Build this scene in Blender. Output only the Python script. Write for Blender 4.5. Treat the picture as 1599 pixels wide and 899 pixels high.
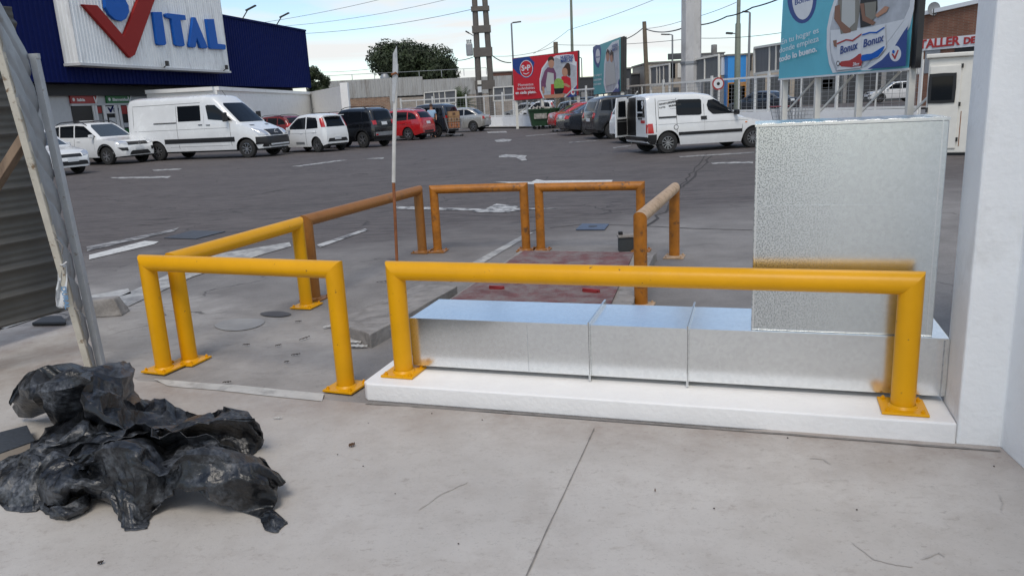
import bpy, bmesh, math, random
from mathutils import Vector, Matrix, noise
from mathutils.bvhtree import BVHTree
R = math.radians
random.seed(7)
scene = bpy.context.scene
for o in list(bpy.data.objects): bpy.data.objects.remove(o)
COL = scene.collection

# ------------------------------------------------------------ camera
PITCH, ROLL, FPX, EYE = R(13.5016), R(2.9), 1200.0, 1.6
cd = bpy.data.cameras.new('camera')
cam = bpy.data.objects.new('camera', cd); COL.objects.link(cam)
cd.sensor_width = 36.0; cd.lens = 36.0 * FPX / 1599.0
cd.clip_start = 0.05; cd.clip_end = 3000
cam.location = (0, 0, EYE)
Mx = Matrix.Rotation(math.pi/2 - PITCH, 4, 'X') @ Matrix.Rotation(-ROLL, 4, 'Z')
cam.rotation_euler = Mx.to_euler()
scene.camera = cam

# ------------------------------------------------------------ world
SUN_EL, SUN_AZ = R(56), R(190)      # low sun behind the camera, softened by cloud
W = bpy.data.worlds.new('World'); scene.world = W; W.use_nodes = True
nt = W.node_tree; nt.nodes.clear()
def N(t, **k):
    n = nt.nodes.new(t)
    for a, b in k.items(): setattr(n, a, b)
    return n
out = N('ShaderNodeOutputWorld'); bg = N('ShaderNodeBackground'); bg.inputs[1].default_value = 0.11
sky = N('ShaderNodeTexSky', sky_type='NISHITA', sun_disc=False, sun_elevation=SUN_EL, sun_rotation=SUN_AZ)
sky.air_density = 1.0; sky.dust_density = 0.3; sky.ozone_density = 2.5
tc = N('ShaderNodeTexCoord'); sep = N('ShaderNodeSeparateXYZ'); nt.links.new(tc.outputs['Generated'], sep.inputs[0])
mx = N('ShaderNodeMath', operation='MAXIMUM'); mx.inputs[1].default_value = 0.0; nt.links.new(sep.outputs[2], mx.inputs[0])
ad = N('ShaderNodeMath', operation='ADD'); ad.inputs[1].default_value = 0.12; nt.links.new(mx.outputs[0], ad.inputs[0])
dx = N('ShaderNodeMath', operation='DIVIDE'); nt.links.new(sep.outputs[0], dx.inputs[0]); nt.links.new(ad.outputs[0], dx.inputs[1])
dy = N('ShaderNodeMath', operation='DIVIDE'); nt.links.new(sep.outputs[1], dy.inputs[0]); nt.links.new(ad.outputs[0], dy.inputs[1])
cb = N('ShaderNodeCombineXYZ'); nt.links.new(dx.outputs[0], cb.inputs[0]); nt.links.new(dy.outputs[0], cb.inputs[1])
mp = N('ShaderNodeMapping'); mp.inputs['Scale'].default_value = (0.55, 0.9, 1); mp.inputs['Rotation'].default_value = (0, 0, R(20)); mp.inputs['Location'].default_value = (1.3, 0.4, 0)
nt.links.new(cb.outputs[0], mp.inputs[0])
nz = N('ShaderNodeTexNoise'); nz.inputs['Scale'].default_value = 0.9; nz.inputs['Detail'].default_value = 9; nz.inputs['Roughness'].default_value = 0.52; nz.inputs['Distortion'].default_value = 0.6
nt.links.new(mp.outputs[0], nz.inputs[0])
cr = N('ShaderNodeValToRGB'); cr.color_ramp.elements[0].position = 0.44; cr.color_ramp.elements[1].position = 0.60
cr.color_ramp.elements[0].color = (.04, .04, .04, 1); cr.color_ramp.elements[1].color = (1, 1, 1, 1)
nt.links.new(nz.outputs[0], cr.inputs[0])
mix = N('ShaderNodeMix', data_type='RGBA')
nt.links.new(cr.outputs[0], mix.inputs[0]); nt.links.new(sky.outputs[0], mix.inputs[6])
mix.inputs[7].default_value = (5.35, 5.42, 5.42, 1)
nt.links.new(mix.outputs[2], bg.inputs[0]); nt.links.new(bg.outputs[0], out.inputs[0])

sd = bpy.data.lights.new('sun', 'SUN'); sd.energy = 1.2; sd.angle = R(24); sd.color = (1, .93, .84)
so = bpy.data.objects.new('sun', sd); COL.objects.link(so)
# Nishita: rotation measured from +Y clockwise
sdir = Vector((math.sin(SUN_AZ)*math.cos(SUN_EL), math.cos(SUN_AZ)*math.cos(SUN_EL), math.sin(SUN_EL)))
so.rotation_euler = sdir.to_track_quat('Z', 'Y').to_euler(); so.location = (0, -5, 20)

scene.view_settings.view_transform = 'Standard'; scene.view_settings.look = 'None'
scene.view_settings.exposure = 0.6; scene.view_settings.gamma = 1.0
scene.render.engine = 'CYCLES'
scene.cycles.max_bounces = 6; scene.cycles.use_denoising = True

# ------------------------------------------------------------ where things stand
_F = Vector((0, math.cos(PITCH), -math.sin(PITCH))); _U = Vector((0, math.sin(PITCH), math.cos(PITCH)))
def ray(x, y):
    a = x - 799.5; b = y - 449.5; c, s = math.cos(ROLL), math.sin(ROLL)
    return _F*FPX + Vector((1, 0, 0))*(a*c - b*s) + _U*(-(a*s + b*c))
def G(x, y, z=0.0):
    d = ray(x, y); t = (z - EYE)/d.z
    return Vector((d.x*t, d.y*t, z))
def AT(x, y, Y):
    d = ray(x, y); t = Y/d.y
    return Vector((d.x*t, Y, EYE + d.z*t))

class Plane:
    """a vertical plane through P0 running along u; n faces the viewer side"""
    def __init__(s, P0, P1):
        s.P = Vector((P0[0], P0[1], 0)); s.u = Vector((P1[0]-P0[0], P1[1]-P0[1], 0)).normalized()
        n = Vector((s.u.y, -s.u.x, 0))
        if n.dot(s.P) > 0: n = -n
        s.n = n
    def pt(s, a, z, off=0.0): return s.P + s.u*a + s.n*off + Vector((0, 0, z))
    def pix(s, x, y):
        d = ray(x, y); o = Vector((0, 0, EYE))
        t = (s.P - o).dot(s.n)/d.dot(s.n); p = o + d*t
        return ((p - s.P).dot(s.u), p.z)

# ------------------------------------------------------------ objects
def tag(o, label=None, cat=None, group=None, kind=None):
    if label: o['label'] = label
    if cat: o['category'] = cat
    if group: o['group'] = group
    if kind: o['kind'] = kind
    return o
def thing(name, label, cat, loc=(0, 0, 0), rz=0.0, group=None):
    o = bpy.data.objects.new(name, None); COL.objects.link(o)
    o.empty_display_size = .2
    o.location = loc; o.rotation_euler = (0, 0, rz)
    return tag(o, label, cat, group)
def local(root):
    m = Matrix.Translation(root.location) @ root.rotation_euler.to_matrix().to_4x4()
    return m
def copy_tree(o, loc=None, rz=None, parent=None):
    c = o.copy(); COL.objects.link(c)
    if parent: c.parent = parent
    if loc is not None: c.location = loc
    if rz is not None: c.rotation_euler = (0, 0, rz)
    for ch in list(o.children): copy_tree(ch, parent=c)
    return c

class MB:
    def __init__(s): s.v = []; s.f = []; s.m = []; s.cur = 0
    def add(s, vs, fs):
        b = len(s.v); s.v += [Vector(v) for v in vs]
        s.f += [tuple(i+b for i in f) for f in fs]; s.m += [s.cur]*len(fs); return s
    def box(s, c, d, rz=0.0, rot=None):
        c = Vector(c); m = rot if rot is not None else Matrix.Rotation(rz, 3, 'Z')
        vs = [c + m @ Vector((sx*d[0]/2, sy*d[1]/2, sz*d[2]/2)) for sx in (-1, 1) for sy in (-1, 1) for sz in (-1, 1)]
        return s.add(vs, [(0, 1, 3, 2), (4, 6, 7, 5), (0, 4, 5, 1), (2, 3, 7, 6), (0, 2, 6, 4), (1, 5, 7, 3)])
    def bar(s, p, q, w, h=None, up=(0, 0, 1)):
        p, q = Vector(p), Vector(q); h = h or w; d = (q-p); L = d.length; d.normalize()
        up = Vector(up)
        if abs(d.dot(up)) > .98: up = Vector((1, 0, 0))
        a = d.cross(up).normalized(); b = a.cross(d).normalized()
        m = Matrix((d, a, b)).transposed()
        return s.box((p+q)/2, (L, w, h), rot=m)
    def tube(s, pts, r, n=12, cap=True, mitre=None):
        """pts: path; r: radius or list"""
        pts = [Vector(p) for p in pts]; k = len(pts); rs = r if isinstance(r, (list, tuple)) else [r]*k
        b0 = len(s.v); ref = None
        for i, p in enumerate(pts):
            d0 = (pts[i]-pts[i-1]).normalized() if i > 0 else None
            d1 = (pts[i+1]-pts[i]).normalized() if i < k-1 else None
            d = d1 if d0 is None else d0 if d1 is None else (d0+d1).normalized()
            if ref is None:
                ref = Vector((0, 0, 1)) if abs(d.z) < .9 else Vector((1, 0, 0))
            a = d.cross(ref).normalized(); b = a.cross(d).normalized(); ref = b
            st = 1.0/max(.5, d.dot(d1)) if (d0 is not None and d1 is not None) else 1.0
            for j in range(n):
                t = 2*math.pi*j/n; s.v.append(p + (a*math.cos(t) + b*math.sin(t))*rs[i])
        for i in range(k-1):
            for j in range(n):
                s.f.append((b0+i*n+j, b0+i*n+(j+1) % n, b0+(i+1)*n+(j+1) % n, b0+(i+1)*n+j)); s.m.append(s.cur)
        if cap:
            s.f.append(tuple(b0+j for j in range(n))[::-1]); s.m.append(s.cur)
            s.f.append(tuple(b0+(k-1)*n+j for j in range(n))); s.m.append(s.cur)
        return s
    def cyl(s, p, q, r, n=20, n0=None, n1=None):
        """cylinder with ends cut on planes of normal n0 / n1 (mitres)"""
        p, q = Vector(p), Vector(q); d = (q-p).normalized()
        a = d.cross(Vector((0, 0, 1)) if abs(d.z) < .9 else Vector((1, 0, 0))).normalized(); b = a.cross(d)
        vs = []
        for e, nn in ((p, n0), (q, n1)):
            for j in range(n):
                t = 2*math.pi*j/n; o = (a*math.cos(t)+b*math.sin(t))*r
                if nn is not None:
                    nv = Vector(nn); o = o - d*(o.dot(nv)/d.dot(nv))
                vs.append(e+o)
        fs = [(j, (j+1) % n, n+(j+1) % n, n+j) for j in range(n)] + [tuple(range(n))[::-1], tuple(range(n, 2*n))]
        return s.add(vs, fs)
    def prism(s, pts, off):
        """extrude a closed 3-D outline along off"""
        pts = [Vector(p) for p in pts]; off = Vector(off); n = len(pts)
        return s.add(pts+[p+off for p in pts], [tuple(range(n))[::-1], tuple(range(n, 2*n))] + [(i, (i+1) % n, n+(i+1) % n, n+i) for i in range(n)])
    def poly(s, pl, pts, off=0.0, th=0.02):
        return s.prism([pl.pt(a, z, off) for a, z in pts], pl.n*th)
    def rect(s, pl, a0, z0, a1, z1, off=0.0, th=0.02):
        return s.poly(pl, [(a0, z0), (a1, z0), (a1, z1), (a0, z1)], off, th)
    def lathe(s, prof, c=(0, 0, 0), axis='Y', n=28):
        """prof: (radius, offset along axis)"""
        c = Vector(c); b0 = len(s.v); k = len(prof)
        for r, h in prof:
            for j in range(n):
                t = 2*math.pi*j/n; x, y = r*math.cos(t), r*math.sin(t)
                s.v.append(c + (Vector((x, h, y)) if axis == 'Y' else Vector((x, y, h))))
        for i in range(k-1):
            for j in range(n):
                s.f.append((b0+i*n+j, b0+i*n+(j+1) % n, b0+(i+1)*n+(j+1) % n, b0+(i+1)*n+j)); s.m.append(s.cur)
        return s
    def grid(s, rows):
        b0 = len(s.v); m = len(rows[0])
        for r in rows: s.v += [Vector(p) for p in r]
        for i in range(len(rows)-1):
            for j in range(m-1):
                s.f.append((b0+i*m+j, b0+i*m+j+1, b0+(i+1)*m+j+1, b0+(i+1)*m+j)); s.m.append(s.cur)
        return s
    def build(s, name, mats, parent=None, world=True, smooth=False, bevel=0, fix=True, angle=35):
        if not isinstance(mats, (list, tuple)): mats = [mats]
        vs = s.v
        if parent is not None and world:
            pm = local(parent)
            if parent.parent is not None: pm = local(parent.parent) @ pm
            mi = pm.inverted(); vs = [mi @ v for v in vs]
        me = bpy.data.meshes.new(name); me.from_pydata([tuple(v) for v in vs], [], s.f)
        for i, k in enumerate(s.m): me.polygons[i].material_index = k
        for m in mats: me.materials.append(m)
        if fix:
            bm = bmesh.new(); bm.from_mesh(me); bmesh.ops.recalc_face_normals(bm, faces=bm.faces); bm.to_mesh(me); bm.free()
        if smooth:
            for p in me.polygons: p.use_smooth = True
            try: me.set_sharp_from_angle(angle=R(angle))
            except Exception: pass
        o = bpy.data.objects.new(name, me); COL.objects.link(o)
        if parent is not None: o.parent = parent
        if bevel:
            b = o.modifiers.new('bevel', 'BEVEL'); b.width = bevel; b.segments = 2; b.limit_method = 'ANGLE'; b.angle_limit = R(40)
        return o

def text_mb(txt, size, pl, a, z, off=0.01, th=0.01, bold=0.0, shear=0.0, align='LEFT', rot=0.0, mb=None, sx=1.0):
    cu = bpy.data.curves.new('lettering', 'FONT'); cu.body = txt; cu.size = size; cu.offset = bold; cu.shear = shear
    cu.align_x = align; cu.resolution_u = 3
    o = bpy.data.objects.new('lettering', cu); COL.objects.link(o)
    dg = bpy.context.evaluated_depsgraph_get(); me = bpy.data.meshes.new_from_object(o.evaluated_get(dg))
    mb = mb or MB(); c, s_ = math.cos(rot), math.sin(rot)
    # pl.u may run right-to-left for the viewer: mirror then
    right = ray(900, 400) - ray(700, 400); sg = 1 if pl.u.dot(right) > 0 else -1
    vs = []
    for v in me.vertices:
        x, y = v.co.x*sx, v.co.y; x, y = x*c - y*s_, x*s_ + y*c
        vs.append((a + sg*x, z + y))
    n = len(vs)
    V = [pl.pt(x, y, off+th) for x, y in vs]; V2 = [pl.pt(x, y, off) for x, y in vs]
    fs = [tuple(p.vertices) for p in me.polygons]
    cnt = {}
    for f in fs:
        for i in range(len(f)):
            e = (f[i], f[(i+1) % len(f)]); cnt[e] = 1
    side = [(e[0], e[1], n+e[1], n+e[0]) for e in cnt if (e[1], e[0]) not in cnt]
    mb.add(V+V2, fs + side)
    bpy.data.objects.remove(o); bpy.data.curves.remove(cu); bpy.data.meshes.remove(me)
    return mb

# ------------------------------------------------------------ materials
def mat(name, col, rough=.6, metal=0.0, var=0.0, vscale=5.0, bump=0.0, bscale=40.0, dirt=None, dscale=2.0, dpos=(.5, .7), coat=0.0, spec=.5, emit=0, stretch=(1, 1, 1), rvar=0.0):
    m = bpy.data.materials.new(name); m.use_nodes = True; t = m.node_tree; P = t.nodes['Principled BSDF']
    c = (*col[:3], 1)
    P.inputs['Base Color'].default_value = c; P.inputs['Roughness'].default_value = rough; P.inputs['Metallic'].default_value = metal
    P.inputs['Coat Weight'].default_value = coat; P.inputs['Coat Roughness'].default_value = .08
    P.inputs['Specular IOR Level'].default_value = spec
    if emit: P.inputs['Emission Color'].default_value = c; P.inputs['Emission Strength'].default_value = emit
    L = t.links
    tcn = t.nodes.new('ShaderNodeTexCoord'); mpn = t.nodes.new('ShaderNodeMapping'); mpn.inputs['Scale'].default_value = stretch
    L.new(tcn.outputs['Object'], mpn.inputs[0])
    last = None
    if var > 0:
        n = t.nodes.new('ShaderNodeTexNoise'); n.inputs['Scale'].default_value = vscale; n.inputs['Detail'].default_value = 6; n.inputs['Roughness'].default_value = .6
        L.new(mpn.outputs[0], n.inputs[0])
        mr = t.nodes.new('ShaderNodeMapRange'); mr.inputs[1].default_value = .3; mr.inputs[2].default_value = .7; mr.inputs[3].default_value = 1-var; mr.inputs[4].default_value = 1+var
        L.new(n.outputs[0], mr.inputs[0])
        mm = t.nodes.new('ShaderNodeVectorMath'); mm.operation = 'SCALE'; mm.inputs[0].default_value = c[:3]; L.new(mr.outputs[0], mm.inputs['Scale'])
        last = mm.outputs[0]
        if rvar:
            r2 = t.nodes.new('ShaderNodeMapRange'); r2.inputs[1].default_value = .3; r2.inputs[2].default_value = .7; r2.inputs[3].default_value = rough-rvar; r2.inputs[4].default_value = rough+rvar
            L.new(n.outputs[0], r2.inputs[0]); L.new(r2.outputs[0], P.inputs['Roughness'])
    if dirt:
        n = t.nodes.new('ShaderNodeTexNoise'); n.inputs['Scale'].default_value = dscale; n.inputs['Detail'].default_value = 8; n.inputs['Roughness'].default_value = .65
        L.new(mpn.outputs[0], n.inputs[0])
        mr = t.nodes.new('ShaderNodeMapRange'); mr.inputs[1].default_value = dpos[0]; mr.inputs[2].default_value = dpos[1]; L.new(n.outputs[0], mr.inputs[0])
        mxn = t.nodes.new('ShaderNodeMix'); mxn.data_type = 'RGBA'; L.new(mr.outputs[0], mxn.inputs[0])
        if last: L.new(last, mxn.inputs[6])
        else: mxn.inputs[6].default_value = c
        mxn.inputs[7].default_value = (*dirt, 1); last = mxn.outputs[2]
    if last: L.new(last, P.inputs['Base Color'])
    if bump:
        n = t.nodes.new('ShaderNodeTexNoise'); n.inputs['Scale'].default_value = bscale; n.inputs['Detail'].default_value = 5
        L.new(mpn.outputs[0], n.inputs[0]); b = t.nodes.new('ShaderNodeBump'); b.inputs['Strength'].default_value = bump; b.inputs['Distance'].default_value = .02
        L.new(n.outputs[0], b.inputs['Height']); L.new(b.outputs[0], P.inputs['Normal'])
    return m
def brick_mat(name, c1, c2, mortar, scale=1.0, along='X'):
    m = bpy.data.materials.new(name); m.use_nodes = True; t = m.node_tree; P = t.nodes['Principled BSDF']; P.inputs['Roughness'].default_value = .85
    tcn = t.nodes.new('ShaderNodeTexCoord'); s = t.nodes.new('ShaderNodeSeparateXYZ'); c = t.nodes.new('ShaderNodeCombineXYZ')
    t.links.new(tcn.outputs['Object'], s.inputs[0]); t.links.new(s.outputs['XYZ'.index(along)], c.inputs[0]); t.links.new(s.outputs[2], c.inputs[1])
    b = t.nodes.new('ShaderNodeTexBrick'); b.inputs['Scale'].default_value = scale
    b.inputs['Color1'].default_value = (*c1, 1); b.inputs['Color2'].default_value = (*c2, 1); b.inputs['Mortar'].default_value = (*mortar, 1)
    b.inputs['Mortar Size'].default_value = .012; b.inputs['Brick Width'].default_value = .26; b.inputs['Row Height'].default_value = .08
    t.links.new(c.outputs[0], b.inputs[0])
    n = t.nodes.new('ShaderNodeTexNoise'); n.inputs['Scale'].default_value = 1.5; t.links.new(tcn.outputs['Object'], n.inputs[0])
    mr = t.nodes.new('ShaderNodeMapRange'); mr.inputs[3].default_value = .6; mr.inputs[4].default_value = 1.4; t.links.new(n.outputs[0], mr.inputs[0])
    v = t.nodes.new('ShaderNodeVectorMath'); v.operation = 'SCALE'; t.links.new(b.outputs[0], v.inputs[0]); t.links.new(mr.outputs[0], v.inputs['Scale'])
    t.links.new(v.outputs[0], P.inputs['Base Color'])
    return m

M = {}
M['yellow'] = mat('yellow_enamel', (.70, .335, .001), .38, var=.06, vscale=5, bump=.06, bscale=25, dirt=(.20, .10, .03), dscale=26, dpos=(.665, .70), spec=.3)
M['ochre'] = mat('old_orange_paint', (.36, .125, .006), .5, var=.28, vscale=7, bump=.2, bscale=40, dirt=(.12, .055, .02), dscale=13, dpos=(.56, .66))
M['brownochre'] = mat('faded_brown_paint', (.30, .118, .018), .5, var=.15, vscale=6, bump=.12, bscale=40, dirt=(.17, .075, .02), dscale=6, dpos=(.5, .75))
M['palepaint'] = mat('bleached_paint', (.46, .32, .20), .6, var=.15, vscale=30, bump=.2, bscale=60, dirt=(.25, .15, .07), dscale=12, dpos=(.5, .75))
M['white'] = mat('white_masonry_paint', (.84, .84, .825), .55, var=.035, vscale=2.2, bump=.2, bscale=35, dirt=(.66, .65, .62), dscale=3, dpos=(.55, .8))
M['plinthwhite'] = mat('white_plinth_paint', (.82, .81, .79), .5, var=.03, vscale=6, bump=.15, bscale=40, dirt=(.5, .48, .45), dscale=25, dpos=(.68, .8))
M['cream'] = mat('cream_paint', (.68, .66, .60), .5, var=.05, vscale=6, dirt=(.45, .40, .33), dscale=4, dpos=(.62, .8))
M['fencewhite'] = mat('fence_white', (.66, .66, .64), .5, var=.06)
M['black'] = mat('black_plastic', (.012, .012, .013), .45)
M['rubber'] = mat('tyre_rubber', (.022, .022, .022), .85, bump=.1)
M['glass'] = mat('dark_glass', (.008, .010, .013), .06, spec=.22)
M['paleglass'] = mat('windscreen_glass', (.05, .06, .065), .03, spec=1.0)
M['chrome'] = mat('chrome', (.75, .75, .76), .15, metal=1)
M['alloy'] = mat('wheel_alloy', (.45, .45, .46), .3, metal=.9)
M['darkmetal'] = mat('dark_metal', (.06, .06, .06), .5, metal=.5, var=.1)
M['greymetal'] = mat('grey_metal', (.28, .29, .30), .45, metal=.4, var=.1)
M['redlens'] = mat('red_lens', (.45, .012, .012), .12, coat=.6)
M['clearlens'] = mat('clear_lens', (.55, .57, .6), .08, metal=.4, coat=.8)
M['orangelens'] = mat('orange_lens', (.7, .2, .02), .15, coat=.5)
M['plate'] = mat('plate_white', (.6, .62, .64), .4)
M['steelgrey'] = mat('aged_steel', (.20, .19, .18), .6, metal=.3, var=.25, vscale=8, dirt=(.12, .07, .04), dscale=6, dpos=(.55, .75))

# ============================================================ ground
def ground_material():
    m = bpy.data.materials.new('asphalt_and_old_concrete'); m.use_nodes = True; t = m.node_tree; P = t.nodes['Principled BSDF']; L = t.links
    P.inputs['Roughness'].default_value = .78; P.inputs['Specular IOR Level'].default_value = .35
    tc = t.nodes.new('ShaderNodeTexCoord')
    def noise_(sc, det=6, ro=.6, stretch=None, dist=0):
        n = t.nodes.new('ShaderNodeTexNoise'); n.inputs['Scale'].default_value = sc; n.inputs['Detail'].default_value = det; n.inputs['Roughness'].default_value = ro; n.inputs['Distortion'].default_value = dist
        if stretch:
            mp = t.nodes.new('ShaderNodeMapping'); mp.inputs['Scale'].default_value = stretch[:3]; mp.inputs['Rotation'].default_value = (0, 0, stretch[3]); L.new(tc.outputs['Object'], mp.inputs[0]); L.new(mp.outputs[0], n.inputs[0])
        else: L.new(tc.outputs['Object'], n.inputs[0])
        return n.outputs[0]
    def rng(s, a, b, c, d):
        r = t.nodes.new('ShaderNodeMapRange'); r.inputs[1].default_value = a; r.inputs[2].default_value = b; r.inputs[3].default_value = c; r.inputs[4].default_value = d; L.new(s, r.inputs[0]); return r.outputs[0]
    def mixc(f, a, b):
        x = t.nodes.new('ShaderNodeMix'); x.data_type = 'RGBA'
        if isinstance(f, float): x.inputs[0].default_value = f
        else: L.new(f, x.inputs[0])
        for i, k in ((6, a), (7, b)):
            if isinstance(k, tuple): x.inputs[i].default_value = (*k, 1)
            else: L.new(k, x.inputs[i])
        return x.outputs[2]
    def math_(op, a, b):
        x = t.nodes.new('ShaderNodeMath'); x.operation = op
        for i, k in ((0, a), (1, b)):
            if isinstance(k, (int, float)): x.inputs[i].default_value = k
            else: L.new(k, x.inputs[i])
        return x.outputs[0]
    asph = mixc(rng(noise_(.35, 8, .65, (1, 2.2, 1, .3)), .35, .65, 0, 1), (.070, .0595, .056), (.118, .102, .0955))
    asph = mixc(rng(noise_(60, 3, .7), .35, .7, 0, .6), asph, (.135, .126, .122))
    asph = mixc(rng(noise_(7, 6, .75, (.5, 2.2, 1, .05)), .44, .60, 0, .8), asph, (.138, .118, .11))
    asph = mixc(rng(noise_(4.2, 7, .75, (.4, 2.5, 1, .08)), .48, .62, 0, .8), asph, (.047, .039, .037))
    # tyre-polished streaks and oil spots
    asph = mixc(rng(noise_(1.1, 6, .6, (.25, 2.4, 1, .12)), .56, .72, 0, .5), asph, (.043, .039, .038))
    asph = mixc(rng(noise_(1.7, 3, .5), .70, .76, 0, .6), asph, (.035, .033, .033))
    asph = mixc(rng(noise_(.9, 8, .7, (.5, 2.0, 1, -.1)), .60, .70, 0, .35), asph, (.18, .168, .16))
    conc = mixc(rng(noise_(1.3, 8, .65), .35, .65, 0, 1), (.18, .166, .155), (.28, .262, .246))
    conc = mixc(rng(noise_(70, 2, .6), .4, .75, 0, .5), conc, (.12, .115, .11))
    conc = mixc(rng(noise_(3.5, 7, .7, (1, 1.8, 1, .5)), .55, .68, 0, .6), conc, (.16, .15, .142))
    sp = t.nodes.new('ShaderNodeSeparateXYZ'); L.new(tc.outputs['Object'], sp.inputs[0])
    wob = rng(noise_(.8, 7, .6), 0, 1, -1.6, 1.6)
    # old concrete in front of the yard; the edge runs from the left (nearer) to the right (farther)
    edge = math_('ADD', math_('SUBTRACT', sp.outputs[1], math_('MULTIPLY', math_('MAXIMUM', sp.outputs[0], -1.5), .35)), wob)
    f = rng(edge, 8.2, 10.6, 1, 0)
    col = mixc(f, asph, conc)
    # paler, smoother pour left of the broken slab; its edge is ragged and dusty
    pale = mixc(rng(noise_(2.1, 8, .65), .35, .65, 0, 1), (.262, .245, .228), (.37, .348, .325))
    pale = mixc(rng(noise_(6, 8, .75, (.8, 1.6, 1, .3)), .52, .68, 0, .55), pale, (.20, .185, .172))
    e2 = math_('ADD', math_('ADD', sp.outputs[1], math_('MULTIPLY', sp.outputs[0], .61)), rng(noise_(1.6, 8, .7), 0, 1, -.9, .9))
    near = rng(sp.outputs[0], -1.15, -.85, 1, 0)
    f2 = math_('MULTIPLY', rng(e2, 4.75, 5.35, 1, 0), near); col = mixc(f2, col, pale)
    # hair cracks and scuffs over everything
    vz = t.nodes.new('ShaderNodeTexVoronoi'); vz.feature = 'DISTANCE_TO_EDGE'; vz.inputs['Scale'].default_value = .55
    wv = t.nodes.new('ShaderNodeVectorMath'); wv.operation = 'ADD'; nn_ = t.nodes.new('ShaderNodeTexNoise'); nn_.inputs['Scale'].default_value = 2.2; nn_.inputs['Detail'].default_value = 6; L.new(tc.outputs['Object'], nn_.inputs[0])
    sc_ = t.nodes.new('ShaderNodeVectorMath'); sc_.operation = 'SCALE'; sc_.inputs['Scale'].default_value = .7; L.new(nn_.outputs['Color'], sc_.inputs[0]); L.new(tc.outputs['Object'], wv.inputs[0]); L.new(sc_.outputs[0], wv.inputs[1]); L.new(wv.outputs[0], vz.inputs[0])
    ck = math_('MULTIPLY', rng(vz.outputs[0], .004, .012, 1, 0), rng(noise_(.5, 4), .50, .60, 0, .75)); col = mixc(ck, col, (.03, .027, .026))
    grit = rng(noise_(28, 5, .8), .60, .70, 0, .5); col = mixc(grit, col, (.21, .195, .185)); grit2 = rng(noise_(22, 5, .8, (1.2, 1, 1, .7)), .60, .70, 0, .5); col = mixc(grit2, col, (.05, .046, .044))
    L.new(col, P.inputs['Base Color'])
    b = t.nodes.new('ShaderNodeBump'); b.inputs['Strength'].default_value = .35; b.inputs['Distance'].default_value = .01
    L.new(noise_(90, 4, .7), b.inputs['Height']); L.new(b.outputs[0], P.inputs['Normal'])
    return m
M['ground'] = ground_material()
mb = MB(); mb.add([(-600, -40, 0), (600, -40, 0), (600, 1500, 0), (-600, 1500, 0)], [(0, 1, 2, 3)])
tag(mb.build('parking_lot_ground', M['ground']), kind='structure')

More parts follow.
